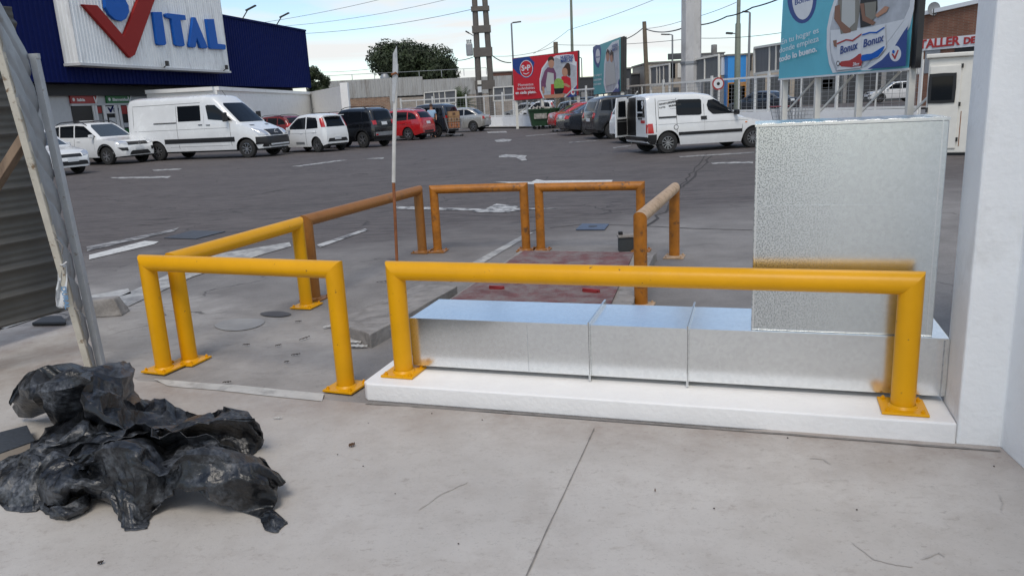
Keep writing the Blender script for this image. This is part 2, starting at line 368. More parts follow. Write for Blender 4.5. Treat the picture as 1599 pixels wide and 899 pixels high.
v_pl = Vector((.3084, .9513, 0)); a0_pl = G(567, 625)
def concrete_material(name, c1, c2, stain, seed):
    m = bpy.data.materials.new(name); m.use_nodes = True; t = m.node_tree; P = t.nodes['Principled BSDF']; L = t.links
    P.inputs['Roughness'].default_value = .62; P.inputs['Specular IOR Level'].default_value = .4
    tc = t.nodes.new('ShaderNodeTexCoord'); mpn = t.nodes.new('ShaderNodeMapping'); mpn.inputs['Location'].default_value = (seed, seed*.7, 0); L.new(tc.outputs['Object'], mpn.inputs[0])
    def nz(sc, det=8, ro=.6, st=(1, 1, 1)):
        mp2 = t.nodes.new('ShaderNodeMapping'); mp2.inputs['Scale'].default_value = st; L.new(mpn.outputs[0], mp2.inputs[0])
        n = t.nodes.new('ShaderNodeTexNoise'); n.inputs['Scale'].default_value = sc; n.inputs['Detail'].default_value = det; n.inputs['Roughness'].default_value = ro; L.new(mp2.outputs[0], n.inputs[0]); return n.outputs[0]
    def rng(s, a, b, c, d):
        r = t.nodes.new('ShaderNodeMapRange'); r.inputs[1].default_value = a; r.inputs[2].default_value = b; r.inputs[3].default_value = c; r.inputs[4].default_value = d; L.new(s, r.inputs[0]); return r.outputs[0]
    def mx_(f, a, b):
        x = t.nodes.new('ShaderNodeMix'); x.data_type = 'RGBA'; L.new(f, x.inputs[0])
        for i, k in ((6, a), (7, b)):
            if isinstance(k, tuple): x.inputs[i].default_value = (*k, 1)
            else: L.new(k, x.inputs[i])
        return x.outputs[2]
    c = mx_(rng(nz(1.1), .35, .65, 0, 1), c1, c2)
    c = mx_(rng(nz(5, 9, .7), .47, .68, 0, .38), c, stain)
    c = mx_(rng(nz(11, 9, .75, (1, 1.6, 1)), .60, .66, 0, .55), c, tuple(k*.82 for k in stain))
    c = mx_(rng(nz(.7, 6, .6), .45, .6, 0, .28), c, (c1[0]*.86, c1[1]*.82, c1[2]*.78))
    c = mx_(rng(nz(2.6, 9, .75, (1, 2.2, 1)), .60, .68, 0, .55), c, stain)
    c = mx_(rng(nz(70, 4, .8), .56, .72, 0, .55), c, tuple(k*.6 for k in c1))
    c = mx_(rng(nz(45, 3, .6), .76, .82, 0, .7), c, (.12, .10, .085))
    c = mx_(rng(nz(17, 7, .8, (1, 1.5, 1)), .585, .625, 0, .5), c, stain)
    c = mx_(rng(nz(33, 3, .6, (1.3, 1, 1)), .77, .82, 0, .8), c, (.75, .74, .72))
    if name.startswith('smooth'):    # brown grit washed up along the plinth
        nv = -v_pl; dotn = t.nodes.new('ShaderNodeVectorMath'); dotn.operation = 'DOT_PRODUCT'; L.new(tc.outputs['Object'], dotn.inputs[0]); dotn.inputs[1].default_value = nv
        sb_ = t.nodes.new('ShaderNodeMath'); sb_.operation = 'ADD'; L.new(dotn.outputs['Value'], sb_.inputs[0]); sb_.inputs[1].default_value = a0_pl.dot(v_pl)
        near = rng(sb_.outputs[0], .0, .55, 1, 0); m_ = t.nodes.new('ShaderNodeMath'); m_.operation = 'MULTIPLY'; L.new(near, m_.inputs[0]); L.new(rng(nz(3, 8, .7), .38, .62, .1, .7), m_.inputs[1])
        c = mx_(m_.outputs[0], c, (.27, .215, .18))
    L.new(c, P.inputs['Base Color'])
    L.new(rng(nz(1.7), .3, .7, .48, .75), P.inputs['Roughness'])
    b = t.nodes.new('ShaderNodeBump'); b.inputs['Strength'].default_value = .12; b.inputs['Distance'].default_value = .01
    L.new(nz(60, 6, .7), b.inputs['Height']); L.new(b.outputs[0], P.inputs['Normal'])
    return m
M['apron'] = concrete_material('smooth_grey_concrete', (.44, .412, .378), (.52, .49, .452), (.33, .29, .255), 3)
M['pad'] = concrete_material('rough_pale_concrete', (.29, .283, .274), (.37, .36, .345), (.235, .215, .198), 11)
def rounded(pix, n=5):
    out = []; k = len(pix)
    for i in range(k):
        a, b, c, d = pix[i-1], pix[i], pix[(i+1) % k], pix[(i+2) % k]
        for j in range(n):
            t = j/n; out.append(tuple(.5*((2*b[q]) + (c[q]-a[q])*t + (2*a[q]-5*b[q]+4*c[q]-d[q])*t*t + (3*b[q]-a[q]-3*c[q]+d[q])*t**3) for q in (0, 1)))
    return out
def sheet(name, pix, z, m, kind='structure'):
    mb = MB(); pts = [G(x, y, z) if len(p_) == 2 else None for p_ in pix for x, y in (p_,)]
    mb.add(pts, [tuple(range(len(pts)))]); o = mb.build(name, m)
    for p in o.data.polygons:
        if p.normal.z < 0: o.data.flip_normals(); break
    return tag(o, kind=kind)
def wig(pix, n=6, a=3):
    out = []
    for i in range(len(pix)-1):
        (x0, y0), (x1, y1) = pix[i], pix[i+1]
        for k in range(n):
            t = k/n; j = 0 if k == 0 and i == 0 else a
            out.append((x0+(x1-x0)*t+random.uniform(-j, j), y0+(y1-y0)*t+random.uniform(-j, j)*.5))
    out.append(pix[-1]); return out
# pale pad of rough concrete between the rails and the apron
edge = wig([(-60, 520), (60, 500), (112, 480), (190, 452), (250, 432), (330, 440), (400, 462), (470, 500), (540, 512), (600, 545), (640, 600)], 7, 4)

ap = wig([(0, 512), (60, 508), (112, 506), (150, 540), (170, 566), (215, 594)], 5, 1.5) + wig([(215, 594), (360, 606), (500, 623), (568, 629)], 6, 1.2)
pts = [Vector((-9, 5.6, .008))] + [G(x, y, .008) for x, y in ap] + [G(1100, 670, .008), Vector((2.6, 3.25, .008)), Vector((2.6, -30, .008)), Vector((-9, -30, .008))]
mb = MB(); mb.add(pts, [tuple(range(len(pts)))[::-1]]); o = mb.build('concrete_apron', M['apron'])
if o.data.polygons[0].normal.z < 0: o.data.flip_normals()
tag(o, kind='structure')
M['palestrip'] = mat('worn_white_strip', (.50, .485, .45), .6, var=.12, vscale=6, dirt=(.32, .31, .29), dscale=9, dpos=(.5, .66))
sheet('painted_edge_strip', wig([(240, 591), (370, 601), (506, 614)], 4, .8) + wig([(503, 626), (370, 612), (262, 602)], 4, .8), .012, M['palestrip'])

# joints and cracks: thin recess-coloured strips lying on the slab
M['joint'] = mat('joint_filler', (.21, .195, .18), .9, var=.3, vscale=20)
M['crackdark'] = mat('crack_dirt', (.045, .04, .038), .95)
def strip_line(name, pix, w, z, m, jit=.0, taper=True):
    P3 = [G(x, y, z) for x, y in pix]; Q = []
    for i in range(len(P3)-1):
        for k in range(6):
            Q.append(P3[i].lerp(P3[i+1], k/6) + Vector((random.uniform(-jit, jit), random.uniform(-jit, jit), 0)))
    Q.append(P3[-1]); rows = []
    for i, p in enumerate(Q):
        d = (Q[min(i+1, len(Q)-1)] - Q[max(i-1, 0)]).normalized(); s = Vector((-d.y, d.x, 0)); ww = w*random.uniform(.6, 1.3)
        rows.append((p-s*ww/2, p+s*ww/2))
    mb = MB(); mb.grid(rows); o = mb.build(name, m)
    if o.data.polygons[0].normal.z < 0: o.data.flip_normals()
    return tag(o, kind='structure')
strip_line('control_joint', [(928, 668), (918, 690), (890, 750), (856, 822), (820, 902)], .0055, .012, M['joint'], .0008)
strip_line('plinth_joint', [(572, 629), (700, 637), (830, 646), (1000, 659), (1200, 675), (1350, 687), (1480, 697), (1562, 703)], .016, .012, M['joint'], .003)
strip_line('slab_crack', [(660, 333), (760, 337), (830, 339), (960, 342)], .012, .004, M['crackdark'], .01)
strip_line('slab_crack', [(860, 356), (905, 350), (1000, 352), (1090, 357), (1175, 359)], .02, .004, M['crackdark'], .015)
strip_line('asphalt_crack', [(1112, 240), (1095, 262), (1075, 285), (1060, 295), (1045, 322), (1010, 352)], .045, .004, M['crackdark'], .05)
strip_line('asphalt_crack', [(1105, 240), (1082, 268), (1062, 292)], .035, .004, M['crackdark'], .04)
strip_line('asphalt_crack', [(842, 355), (810, 375), (790, 388)], .02, .004, M['crackdark'], .02)
strip_line('asphalt_crack', [(410, 302), (432, 298), (446, 296)], .05, .004, M['crackdark'], .03)
strip_line('asphalt_crack', [(550, 273), (565, 271), (576, 272)], .06, .004, M['crackdark'], .03)
strip_line('asphalt_crack', [(215, 352), (260, 349), (275, 347)], .02, .004, M['crackdark'], .02)

# painted markings
M['roadpaint'] = mat('road_paint', (.58, .57, .54), .6, var=.15, vscale=8, dirt=(.16, .15, .145), dscale=7, dpos=(.56, .66))
def worn(name, c, hole, a, b, sc=3):
    m = mat(name, c, .65, var=.12, vscale=9, dirt=hole, dscale=sc, dpos=(a, b)); return m
M['wornpaint'] = worn('worn_road_paint', (.46, .45, .43), (.09, .084, .082), .46, .58, 5)
M['verywornpaint'] = worn('very_worn_road_paint', (.34, .33, .32), (.10, .095, .093), .44, .56, 5)
M['wornpad'] = worn('worn_paint_on_concrete', (.44, .43, .40), (.25, .24, .23), .44, .58, 5)
def marking(name, pix, m, z=.008): return sheet(name, pix, z, m)
marking('lane_marking', [(139, 398), (139, 405), (241, 381), (248, 377), (226, 376)], M['roadpaint'])
marking('lane_marking', [(135, 385), (270, 358), (280, 355), (272, 361), (136, 392)], M['verywornpaint'])
marking('lane_marking', [(180, 470), (188, 462), (330, 398), (452, 378), (455, 384), (400, 400), (300, 432), (200, 478)], M['wornpad'])
marking('lane_marking', [(-20, 506), (40, 480), (200, 450), (205, 458), (70, 492), (0, 515)], M['palestrip'])
marking('lane_marking', [(495, 382), (570, 357), (575, 359), (500, 386)], M['wornpaint'])
marking('direction_arrow', [(618, 322), (758, 326), (775, 318), (810, 322), (805, 325), (878, 325), (812, 328), (785, 332), (738, 331), (742, 329), (618, 326)], M['wornpaint'])
marking('direction_arrow', [(770, 284), (830, 284), (838, 280), (850, 282), (957, 281), (955, 284), (850, 287), (838, 288), (800, 286)], M['roadpaint'])
marking('direction_arrow', [(779, 243), (790, 241), (823, 243), (820, 246), (823, 250), (815, 251), (806, 246), (779, 246)], M['wornpaint'])
marking('direction_arrow', [(772, 219), (785, 217), (800, 218), (795, 221), (776, 222)], M['wornpaint'])
marking('bay_line', [(455, 260), (530, 250), (543, 250), (470, 260)], M['wornpaint'])
marking('bay_line', [(170, 277), (268, 275), (262, 278), (180, 279)], M['wornpaint'])
marking('bay_line', [(238, 265), (285, 263), (280, 265), (240, 267)], M['wornpaint'])
marking('bay_line', [(565, 248), (600, 246), (598, 248)], M['wornpaint'])
marking('bay_line', [(1060, 244), (1178, 237), (1178, 239), (1062, 246)], M['verywornpaint'])
marking('bay_line', [(1110, 254), (1176, 252), (1176, 255), (1112, 256)], M['wornpaint'])
marking('bay_line', [(957, 230), (985, 227), (985, 228), (958, 232)], M['verywornpaint'])
marking('bay_line', [(888, 222), (935, 219), (935, 220), (889, 223)], M['verywornpaint'])
marking('bay_line', [(820, 212), (870, 208), (870, 209), (822, 213)], M['verywornpaint'])
marking('bay_line', [(760, 206), (790, 205), (792, 207), (762, 208)], M['wornpaint'])
marking('painted_edge_strip', [(702, 440), (735, 411), (820, 365), (833, 362), (822, 370), (760, 407), (715, 437)], M['wornpad'], .006)
#marking('lane_marking', [(890, 345), (930, 338), (1000, 345), (1020, 341), (1005, 350), (900, 350)], M['verywornpaint'])
marking('oil_stain', rounded([(406, 489), (420, 486), (440, 486), (455, 490), (440, 494), (415, 493)]), mat('oil_stain', (.07, .062, .058), .6, var=.2))
marking('damp_patch', rounded([(335, 508), (352, 500), (380, 497), (412, 499), (406, 508), (380, 515), (350, 515)]), mat('pale_patch', (.30, .292, .28), .7, var=.15, vscale=4), .006)
M['scuff'] = mat('floor_scuff', (.41, .382, .35), .8, var=.2, vscale=30)
for q_ in ([(1330, 846), (1365, 872), (1395, 880), (1425, 884)], [(1440, 872), (1465, 862), (1475, 868)], [(1562, 772), (1566, 785), (1564, 795)], [(655, 795), (690, 770), (730, 752)], [(1265, 715), (1285, 716), (1296, 724)]): strip_line('floor_scuff', q_, .007, .0105, M['scuff'], .002)

# ============================================================ plinth and white wall
A0 = G(567, 625); u = Vector((.9513, -.3084, 0)); v = Vector((.3084, .9513, 0))
PL = Plane(A0, A0+u)
def pq(a, b, z): return A0 + u*a + v*b + Vector((0, 0, z))
LP = (Vector((1.97, 3.195, 0)) - A0).dot(u)
ZP = .105
root = thing('plinth', 'low white painted concrete plinth under the silver duct and the long yellow rail', 'plinth', A0)
mb = MB()
pts = [(0, 0.03), (0.03, 0), (LP-.002, 0), (LP-.002, .52), (.06, .52), (0, .46)]
mb.prism([pq(a, b, 0) for a, b in pts], (0, 0, ZP)); mb.build('plinth_body', M['plinthwhite'], root, bevel=.008)
mb = MB()   # pillar and the wall that comes towards the viewer
w0 = G(1562, 700); w1 = G(1599, 735); dd = (w1-w0).normalized()
pl_a = A0 + u*LP + v*.0; pl_b = pl_a + v*.30
far = w0 + u*1.6 + v*.31
pts = [pl_a, pl_b, pl_b+u*1.6, w0+dd*6+u*1.4, w0+dd*6, w0]
mb.prism(pts, (0, 0, 4.2))
tag(mb.build('white_wall', M['white'], bevel=.012), 'tall smooth white wall and pillar edge on the right beside the duct', 'wall')

# ============================================================ galvanised duct
def galv(name, speckle, base=(.82, .84, .84), rough=.18):
    m = bpy.data.materials.new(name); m.use_nodes = True; t = m.node_tree; P = t.nodes['Principled BSDF']; L = t.links
    P.inputs['Metallic'].default_value = .96
    tc = t.nodes.new('ShaderNodeTexCoord')
    vo = t.nodes.new('ShaderNodeTexVoronoi'); vo.inputs['Scale'].default_value = 60; L.new(tc.outputs['Object'], vo.inputs[0])
    n1 = t.nodes.new('ShaderNodeTexNoise'); n1.inputs['Scale'].default_value = 150; n1.inputs['Detail'].default_value = 4; L.new(tc.outputs['Object'], n1.inputs[0])
    n2 = t.nodes.new('ShaderNodeTexNoise'); n2.inputs['Scale'].default_value = 1.6; n2.inputs['Detail'].default_value = 5; L.new(tc.outputs['Object'], n2.inputs[0])
    r1 = t.nodes.new('ShaderNodeMapRange'); r1.inputs[1].default_value = .50; r1.inputs[2].default_value = .56; L.new(n1.outputs[0], r1.inputs[0])
    # the dark flowers gather at one side of the sheet
    sx = t.nodes.new('ShaderNodeSeparateXYZ'); L.new(tc.outputs['Object'], sx.inputs[0])
    r3 = t.nodes.new('ShaderNodeMapRange'); r3.inputs[1].default_value = .05; r3.inputs[2].default_value = .42; r3.inputs[3].default_value = 1; r3.inputs[4].default_value = 0.10; L.new(sx.outputs[0], r3.inputs[0])
    r4 = t.nodes.new('ShaderNodeMapRange'); r4.inputs[1].default_value = .38; r4.inputs[2].default_value = .6; L.new(n2.outputs[0], r4.inputs[0])
    m1 = t.nodes.new('ShaderNodeMath'); m1.operation = 'MULTIPLY'; L.new(r1.outputs[0], m1.inputs[0]); L.new(r3.outputs[0], m1.inputs[1])
    m2 = t.nodes.new('ShaderNodeMath'); m2.operation = 'MULTIPLY'; L.new(m1.outputs[0], m2.inputs[0]); m2.inputs[1].default_value = speckle
    x0 = t.nodes.new('ShaderNodeMix'); x0.data_type = 'RGBA'; L.new(vo.outputs['Color'], x0.inputs[0]); x0.inputs[6].default_value = (*[b*.92 for b in base], 1); x0.inputs[7].default_value = (*[b*1.02 for b in base], 1)
    x = t.nodes.new('ShaderNodeMix'); x.data_type = 'RGBA'; L.new(m2.outputs[0], x.inputs[0]); L.new(x0.outputs[2], x.inputs[6]); x.inputs[7].default_value = (.10, .12, .14, 1)
    L.new(x.outputs[2], P.inputs['Base Color'])
    rr = t.nodes.new('ShaderNodeMapRange'); rr.inputs[3].default_value = rough-.05; rr.inputs[4].default_value = rough+.08; L.new(n2.outputs[0], rr.inputs[0]); L.new(rr.outputs[0], P.inputs['Roughness'])
    b = t.nodes.new('ShaderNodeBump'); b.inputs['Strength'].default_value = .06; b.inputs['Distance'].default_value = .01
    n3 = t.nodes.new('ShaderNodeTexNoise'); n3.inputs['Scale'].default_value = 3.5; L.new(tc.outputs['Object'], n3.inputs[0])
    L.new(n3.outputs[0], b.inputs['Height']); L.new(b.outputs[0], P.inputs['Normal'])
    return m
M['galv'] = galv('galvanised_sheet', .12)
M['galvspeckled'] = galv('galvanised_sheet_speckled', .55, (.74, .78, .785), .20)
D0 = G(645, 574, ZP); D1 = G(1478, 625, ZP)
# duct runs parallel to its measured front foot line
D0 = u*-1.902 + v*3.895; D1 = u*.892 + v*3.895; du = (D1-D0).normalized(); dv = Vector((-du.y, du.x, 0)); DL = (D1-D0).length
DP = Plane(D0, D1); DEP = .45; ZB, ZT = .134, .420
def dq(a, b, z): return D0 + du*a + dv*b + Vector((0, 0, z))
root = thing('ventilation_duct', 'galvanised sheet metal air duct lying on the white plinth with a tall speckled riser', 'duct', D0, math.atan2(du.y, du.x))
s1 = DP.pix(921, 545)[0]; s2 = DP.pix(1074, 560)[0]
seg = [(0.0, s1), (s1, s2), (s2, DL)]
for i, (a, b) in enumerate(seg):
    mb = MB(); g = .004
    mb.prism([dq(a+g, 0, ZB), dq(b-g, 0, ZB), dq(b-g, DEP, ZB), dq(a+g, DEP, ZB)], (0, 0, ZT-ZB))
    mb.build('duct_section', M['galv'], root, bevel=.003)
M['sealant'] = mat('grey_sealant', (.33, .34, .35), .6, var=.4, vscale=30)
for a in (s1, s2):
    mb = MB(); F = .022
    for k in (-.003, .003):
        # frame of four strips standing proud of the duct
        for (b0, b1, z0, z1) in ((-F, DEP+F, ZT-.001, ZT+F), (-F, DEP+F, ZB-F, ZB+.001), (-F, .001, ZB+.001, ZT-.001), (DEP-.001, DEP+F, ZB+.001, ZT-.001)):
            mb.prism([dq(a+k-.002, b0, z0), dq(a+k+.002, b0, z0), dq(a+k+.002, b1, z0), dq(a+k-.002, b1, z0)], (0, 0, z1-z0))
    mb.build('flange', M['galv'], root)
sm_ = DP.pix(824, 540)[0]
for a0, a1 in ((sm_, sm_+.001), (DL-.03, DL-.024)):
    mb = MB(); mb.prism([dq(a0, -.0015, ZB), dq(a1, -.0015, ZB), dq(a1, 0.001, ZB), dq(a0, 0.001, ZB)], (0, 0, ZT-ZB)); mb.build('seam', M['sealant'], root)
mb = MB()   # sealed lips along the top edges
for a0, a1 in seg:
    mb.prism([dq(a0+.01, -.006, ZT-.004), dq(a1-.01, -.006, ZT-.004), dq(a1-.01, .012, ZT-.004), dq(a0+.01, .012, ZT-.004)], (0, 0, .009))
mb.build('edge_lip', M['galv'], root)
ra = DP.pix(1173, 500)[0]; rb = DP.pix(1459, 500)[0]; rt = (DP.pix(1177, 196)[1]+DP.pix(1484, 181)[1])/2
rr_ = Plane(dq(0, .02, 0), dq(1, .02, 0))
rsr = thing('tmp', None, None); bpy.data.objects.remove(rsr)
RO = dq(ra, .018, ZT+.006)
mb = MB(); ww = rb-ra
mb.prism([dq(ra, .018, ZT+.006), dq(rb, .018, ZT+.006), dq(rb, DEP-.02, ZT+.006), dq(ra, DEP-.02, ZT+.006)], (0, 0, rt-ZT-.02))
rz_ = math.atan2(du.y, du.x)
o = mb.build('riser', M['galvspeckled'], root, bevel=.004)
# shift the mesh origin to the riser's foot so the spangle starts at its left edge
off = Vector((ra, .018, ZT))
for v_ in o.data.vertices: v_.co -= off
o.location = off
mb = MB()   # riser seams, cap strips and foot lip
for z in (.62, ):
    mb.prism([dq(ra+.002, .0165, ZT+z*(rt-ZT)), dq(rb-.002, .0165, ZT+z*(rt-ZT)), dq(rb-.002, .019, ZT+z*(rt-ZT)), dq(ra+.002, .019, ZT+z*(rt-ZT))], (0, 0, .0015))
for a in (ra+.006, rb-.028):
    mb.prism([dq(a, .0155, ZT+.01), dq(a+.006, .0155, ZT+.01), dq(a+.006, .019, ZT+.01), dq(a, .019, ZT+.01)], (0, 0, rt-ZT-.02))
mb.prism([dq(ra-.045, .0, ZT+.003), dq(rb+.012, .0, ZT+.003), dq(rb+.012, DEP-.05, ZT+.003), dq(ra-.045, DEP-.05, ZT+.003)], (0, 0, .003))
mb.build('riser_trim', M['galv'], root)
mb = MB()
mb.prism([dq(ra-.004, .014, rt-.014), dq(rb+.004, .014, rt-.014), dq(rb+.004, DEP-.016, rt-.014), dq(ra-.004, DEP-.016, rt-.014)], (0, 0, .013))
for k in range(9):
    a = ra + (k+.3)*ww/9
    mb.prism([dq(a, .05, rt), dq(a+ww/14, .05, rt), dq(a+ww/14, DEP-.05, rt), dq(a, DEP-.05, rt)], (0, 0, .0008))
mb.build('riser_cap', M['galv'], root, bevel=.001)

# ============================================================ guard rails
def rail(p, q, zb, zt, r, label, mp, mbar, mplate, platew=.2, ang=None, both=(True, True)):
    p = Vector((p.x, p.y, 0)); q = Vector((q.x, q.y, 0)); d = (q-p).normalized()
    root = thing('guard_rail', label, 'guard rail', (p.x, p.y, zb), math.atan2(d.y, d.x), 'tubular guard rails round the sunken ramp')
    up = Vector((0, 0, 1)); n0 = (d+up).normalized(); n1 = (d-up).normalized()
    tp, tq = p+up*zt, q+up*zt
    for b, t_, n in ((p, tp, n0), (q, tq, n1)):
        mb = MB(); mb.cyl(b+up*(zb+.01), t_, r, 28, None, n); mb.build('post', mp, root, smooth=True)
    mb = MB(); mb.cyl(tp, tq, r, 28, n0, n1); mb.build('top_bar', mbar, root, smooth=True)
    for b in (p, q):
        bp = MB(); w = platew; pr = Matrix.Rotation(ang if ang is not None else math.atan2(d.y, d.x), 3, 'Z')
        bp.box(b+up*(zb+.008), (w, w, .012), rot=pr); o = bp.build('base_plate', mplate, root, bevel=.002)
        wl = MB(); wl.lathe([(r+.001, .014), (r+.012, .014), (r+.002, .026)], b+up*zb, 'Z', 28); wl.build('weld_bead', mplate, o, smooth=True)
        for sx in (-1, 1):
            for sy in (-1, 1):
                c = b + pr @ Vector((sx*w*.38, sy*w*.38, 0)); bm_ = MB()
                bm_.lathe([(0, .030), (.006, .030), (.006, .024), (.011, .024), (.011, .014), (.0, .014)], c+up*zb, 'Z', 6); bm_.build('bolt', mplate, o)
    return root
def base(x, y, z=0): return G(x, y, z)
r_ = .052
rail(base(257, 578), base(541, 607), 0.008, .725, r_, 'bright yellow guard rail nearest the black tarp, standing left of the white plinth', M['yellow'], M['yellow'], M['yellow'])
rail(base(297, 565), base(479, 479), 0.004, .713, r_, 'bright yellow guard rail with a slanting bar just behind the nearest short one', M['yellow'], M['yellow'], M['yellow'])
rail(base(492, 467), base(660, 394), 0.0, .702, r_, 'dull brown guard rail slanting away behind the thin white stake', M['brownochre'], M['brownochre'], M['brownochre'])
rail(base(684, 393), base(822, 391), 0.0, .705, .048, 'orange brown guard rail with a scraped bar, left of the two at the far end', M['ochre'], M['ochre'], M['brownochre'])
rail(base(845, 391), base(1001, 392), 0.0, .695, .048, 'orange guard rail right of the two at the far end, behind the pit cover', M['ochre'], M['ochre'], M['brownochre'])
rail(base(1001, 478), base(1053, 402), 0.0, .70, r_, 'orange guard rail with a bleached pale bar, nearest the tall duct riser', M['ochre'], M['palepaint'], M['palepaint'])
g0 = G(631, 582, ZP); g1 = G(1409, 637, ZP)
rail(g0, g1, ZP, .715, .054, 'long bright yellow guard rail standing on the white plinth in front of the duct', M['yellow'], M['yellow'], M['yellow'], .2)

# ============================================================ kerb slab, pit cover and small things near it
M['kerb'] = mat('weathered_concrete', (.27, .25, .23), .85, var=.2, vscale=8, bump=.5, bscale=30, dirt=(.16, .145, .13), dscale=6, dpos=(.5, .7))
M['redcover'] = mat('worn_red_paint', (.145, .058, .056), .8, var=.3, vscale=5, bump=.4, bscale=50, dirt=(.19, .15, .14), dscale=7, dpos=(.40, .60))
F_, Rr, L_ = G(581, 544), G(716, 463), G(519, 514)
Bk = L_ + (Rr-F_)
F2 = F_; top = lambda p, z: Vector((p.x, p.y, z))
mb = MB()
n1 = 9
def edgepts(a, b, za, zb, n=8, j=.006):
    return [top(a.lerp(b, i/n) + Vector((random.uniform(-j, j), random.uniform(-j, j), 0)), za+(zb-za)*i/n + random.uniform(-j, j)*.6) for i in range(n)]
bot = [top(F_, 0), top(Rr, 0), top(Bk, -.02), top(L_, 0)]
tp = [top(F_, .105), top(Rr, .095), top(Bk, .004), top(L_, .06)]
tops = edgepts(F_, Rr, .105, .095) + edgepts(Rr, Bk, .095, .004) + edgepts(Bk, L_, .004, .06) + edgepts(L_, F_, .06, .105)
bots = [top(p, -.01) for p in tops]
n = len(tops); mb.add(tops+bots, [tuple(range(n))] + [(i, n+i, n+(i+1) % n, (i+1) % n) for i in range(n)])
tag(mb.build('concrete_kerb_slab', M['kerb'], bevel=.006), 'broken raised concrete slab corner between the short yellow rail and the duct', 'slab')
root = thing('pit_cover', 'worn red painted pit cover on a rough concrete frame behind the long yellow rail', 'cover', G(850, 430))
pp = [(815, 392), (1026, 395), (985, 482), (960, 484), (690, 478)]
zc = .085
P5 = [G(x, y, zc) for x, y in [(812, 391), (1024, 394), (984, 480), (692, 474)]]
T = edgepts(P5[3], P5[0], zc, zc, 8, .004) + edgepts(P5[0], P5[1], zc, zc, 8, .008) + edgepts(P5[1], P5[2], zc, zc, 12, .014) + edgepts(P5[2], P5[3], zc, zc, 8, .004)
B_ = [top(p, -.01) for p in T]; n = len(T)
mb = MB(); mb.add(T+B_, [tuple(range(n))] + [(i, n+i, n+(i+1) % n, (i+1) % n) for i in range(n)]); mb.build('concrete_frame', M['kerb'], root, bevel=.004)
mb = MB(); q = [G(x, y, zc+.004) for x, y in [(818, 393), (990, 395.5), (954, 476), (704, 469)]]; mb.prism(q, (0, 0, .012)); mb.build('red_cover', M['redcover'], root, bevel=.002)
M['redhandle'] = mat('dark_red_handle', (.22, .02, .02), .5, var=.2)
for a, b in (((765, 447), (786, 447.5)), ((911, 451), (935, 453))):
    mb = MB(); p, q = G(*a, zc+.035), G(*b, zc+.035); mb.tube([p-Vector((0, 0, .022)), p, q, q-Vector((0, 0, .022))], .011, 10); mb.box((p+q)/2-Vector((0, 0, .012)), ((p-q).length*.9, .05, .014), rz=math.atan2((q-p).y, (q-p).x)); mb.build('lifting_handle', M['redhandle'], root, smooth=True)
root = thing('marker_block', 'small dark block capped with a pale stone behind the red pit cover', 'block', G(978, 393))
b0 = G(978, 393); mb = MB(); mb.box(b0+Vector((.02, .05, .075)), (.19, .1, .15)); mb.build('block_body', mat('dark_slate', (.035, .04, .042), .6, var=.2), root, bevel=.006)
mb = MB(); mb.box(b0+Vector((.02, .05, .166)), (.21, .13, .03)); mb.build('stone_cap', M['kerb'], root, bevel=.008)
mb = MB(); mb.box(b0+Vector((-.055, .03, .20)), (.045, .045, .036)); mb.build('cap_knob', M['black'], root, bevel=.006)
root = thing('manhole_cover', 'square blue grey metal access cover set in the asphalt beyond the far rails', 'manhole cover', G(925, 355))
mb = MB(); q = [G(x, y, .006) for x, y in [(899, 359.5), (944, 359.5), (951, 351), (909, 350.5)]]; mb.prism(q, (0, 0, .014)); mb.build('cover_plate', mat('blue_grey_iron', (.09, .115, .165), .55, metal=.3, var=.15), root, bevel=.003)
c = sum(q, Vector())/4; mb = MB(); mb.lathe([(0, .026), (.05, .026), (.06, .02)], c-Vector((0, 0, .006)), 'Z', 12); mb.build('lift_knob', M['darkmetal'], root)
root = thing('manhole_cover', 'dark flush access cover in the asphalt left of the slanting yellow rail', 'manhole cover', G(300, 366))
mb = MB(); q = [G(x, y, .004) for x, y in [(256, 372), (306, 373.5), (352, 362), (300, 360.5)]]; mb.prism(q, (0, 0, .008)); mb.build('cover_plate', mat('dark_iron', (.05, .055, .065), .55, var=.2), root)

# ---- thin stake
M['stakewhite'] = mat('stake_white', (.58, .57, .54), .6, var=.12, vscale=12)
M['rust'] = mat('stake_rust', (.24, .085, .03), .75, var=.25, vscale=20)
YS = G(622.5, 480).y
root = thing('marker_stake', 'thin tall stake, white above and rusty below, standing behind the long yellow rail', 'stake', G(622.5, 480))
s0, s1_, s2_, s3_ = G(622.5, 480), AT(614.5, 283, YS), AT(617, 165, YS), AT(619, 100, YS)
MB().tube([s0, AT(620, 412, YS), AT(617.2, 345, YS), s1_], .0125, 10).build('rusty_rod', M['rust'], root, smooth=True)
MB().tube([s1_+Vector((0, 0, -.01)), AT(615.5, 220, YS), s2_, s3_], .0155, 10).build('white_rod', M['stakewhite'], root, smooth=True)
mb = MB(); b1, b2, b3, b4, b5 = AT(612, 158, YS-.02), AT(616, 160, YS-.02), AT(621, 110, YS-.02), AT(619.5, 72, YS-.02), AT(613.5, 84, YS-.02)
mb.prism([b1, b2, b3, b4, b5], (0, .012, 0)); mb.build('torn_flag', mat('grey_flag_plastic', (.42, .44, .46), .5, var=.2, vscale=15), root)
MB().tube([AT(611, 117, YS-.025), AT(618, 114, YS-.03), AT(621, 117, YS)], .008, 6).build('wire_tie', M['rust'], root)

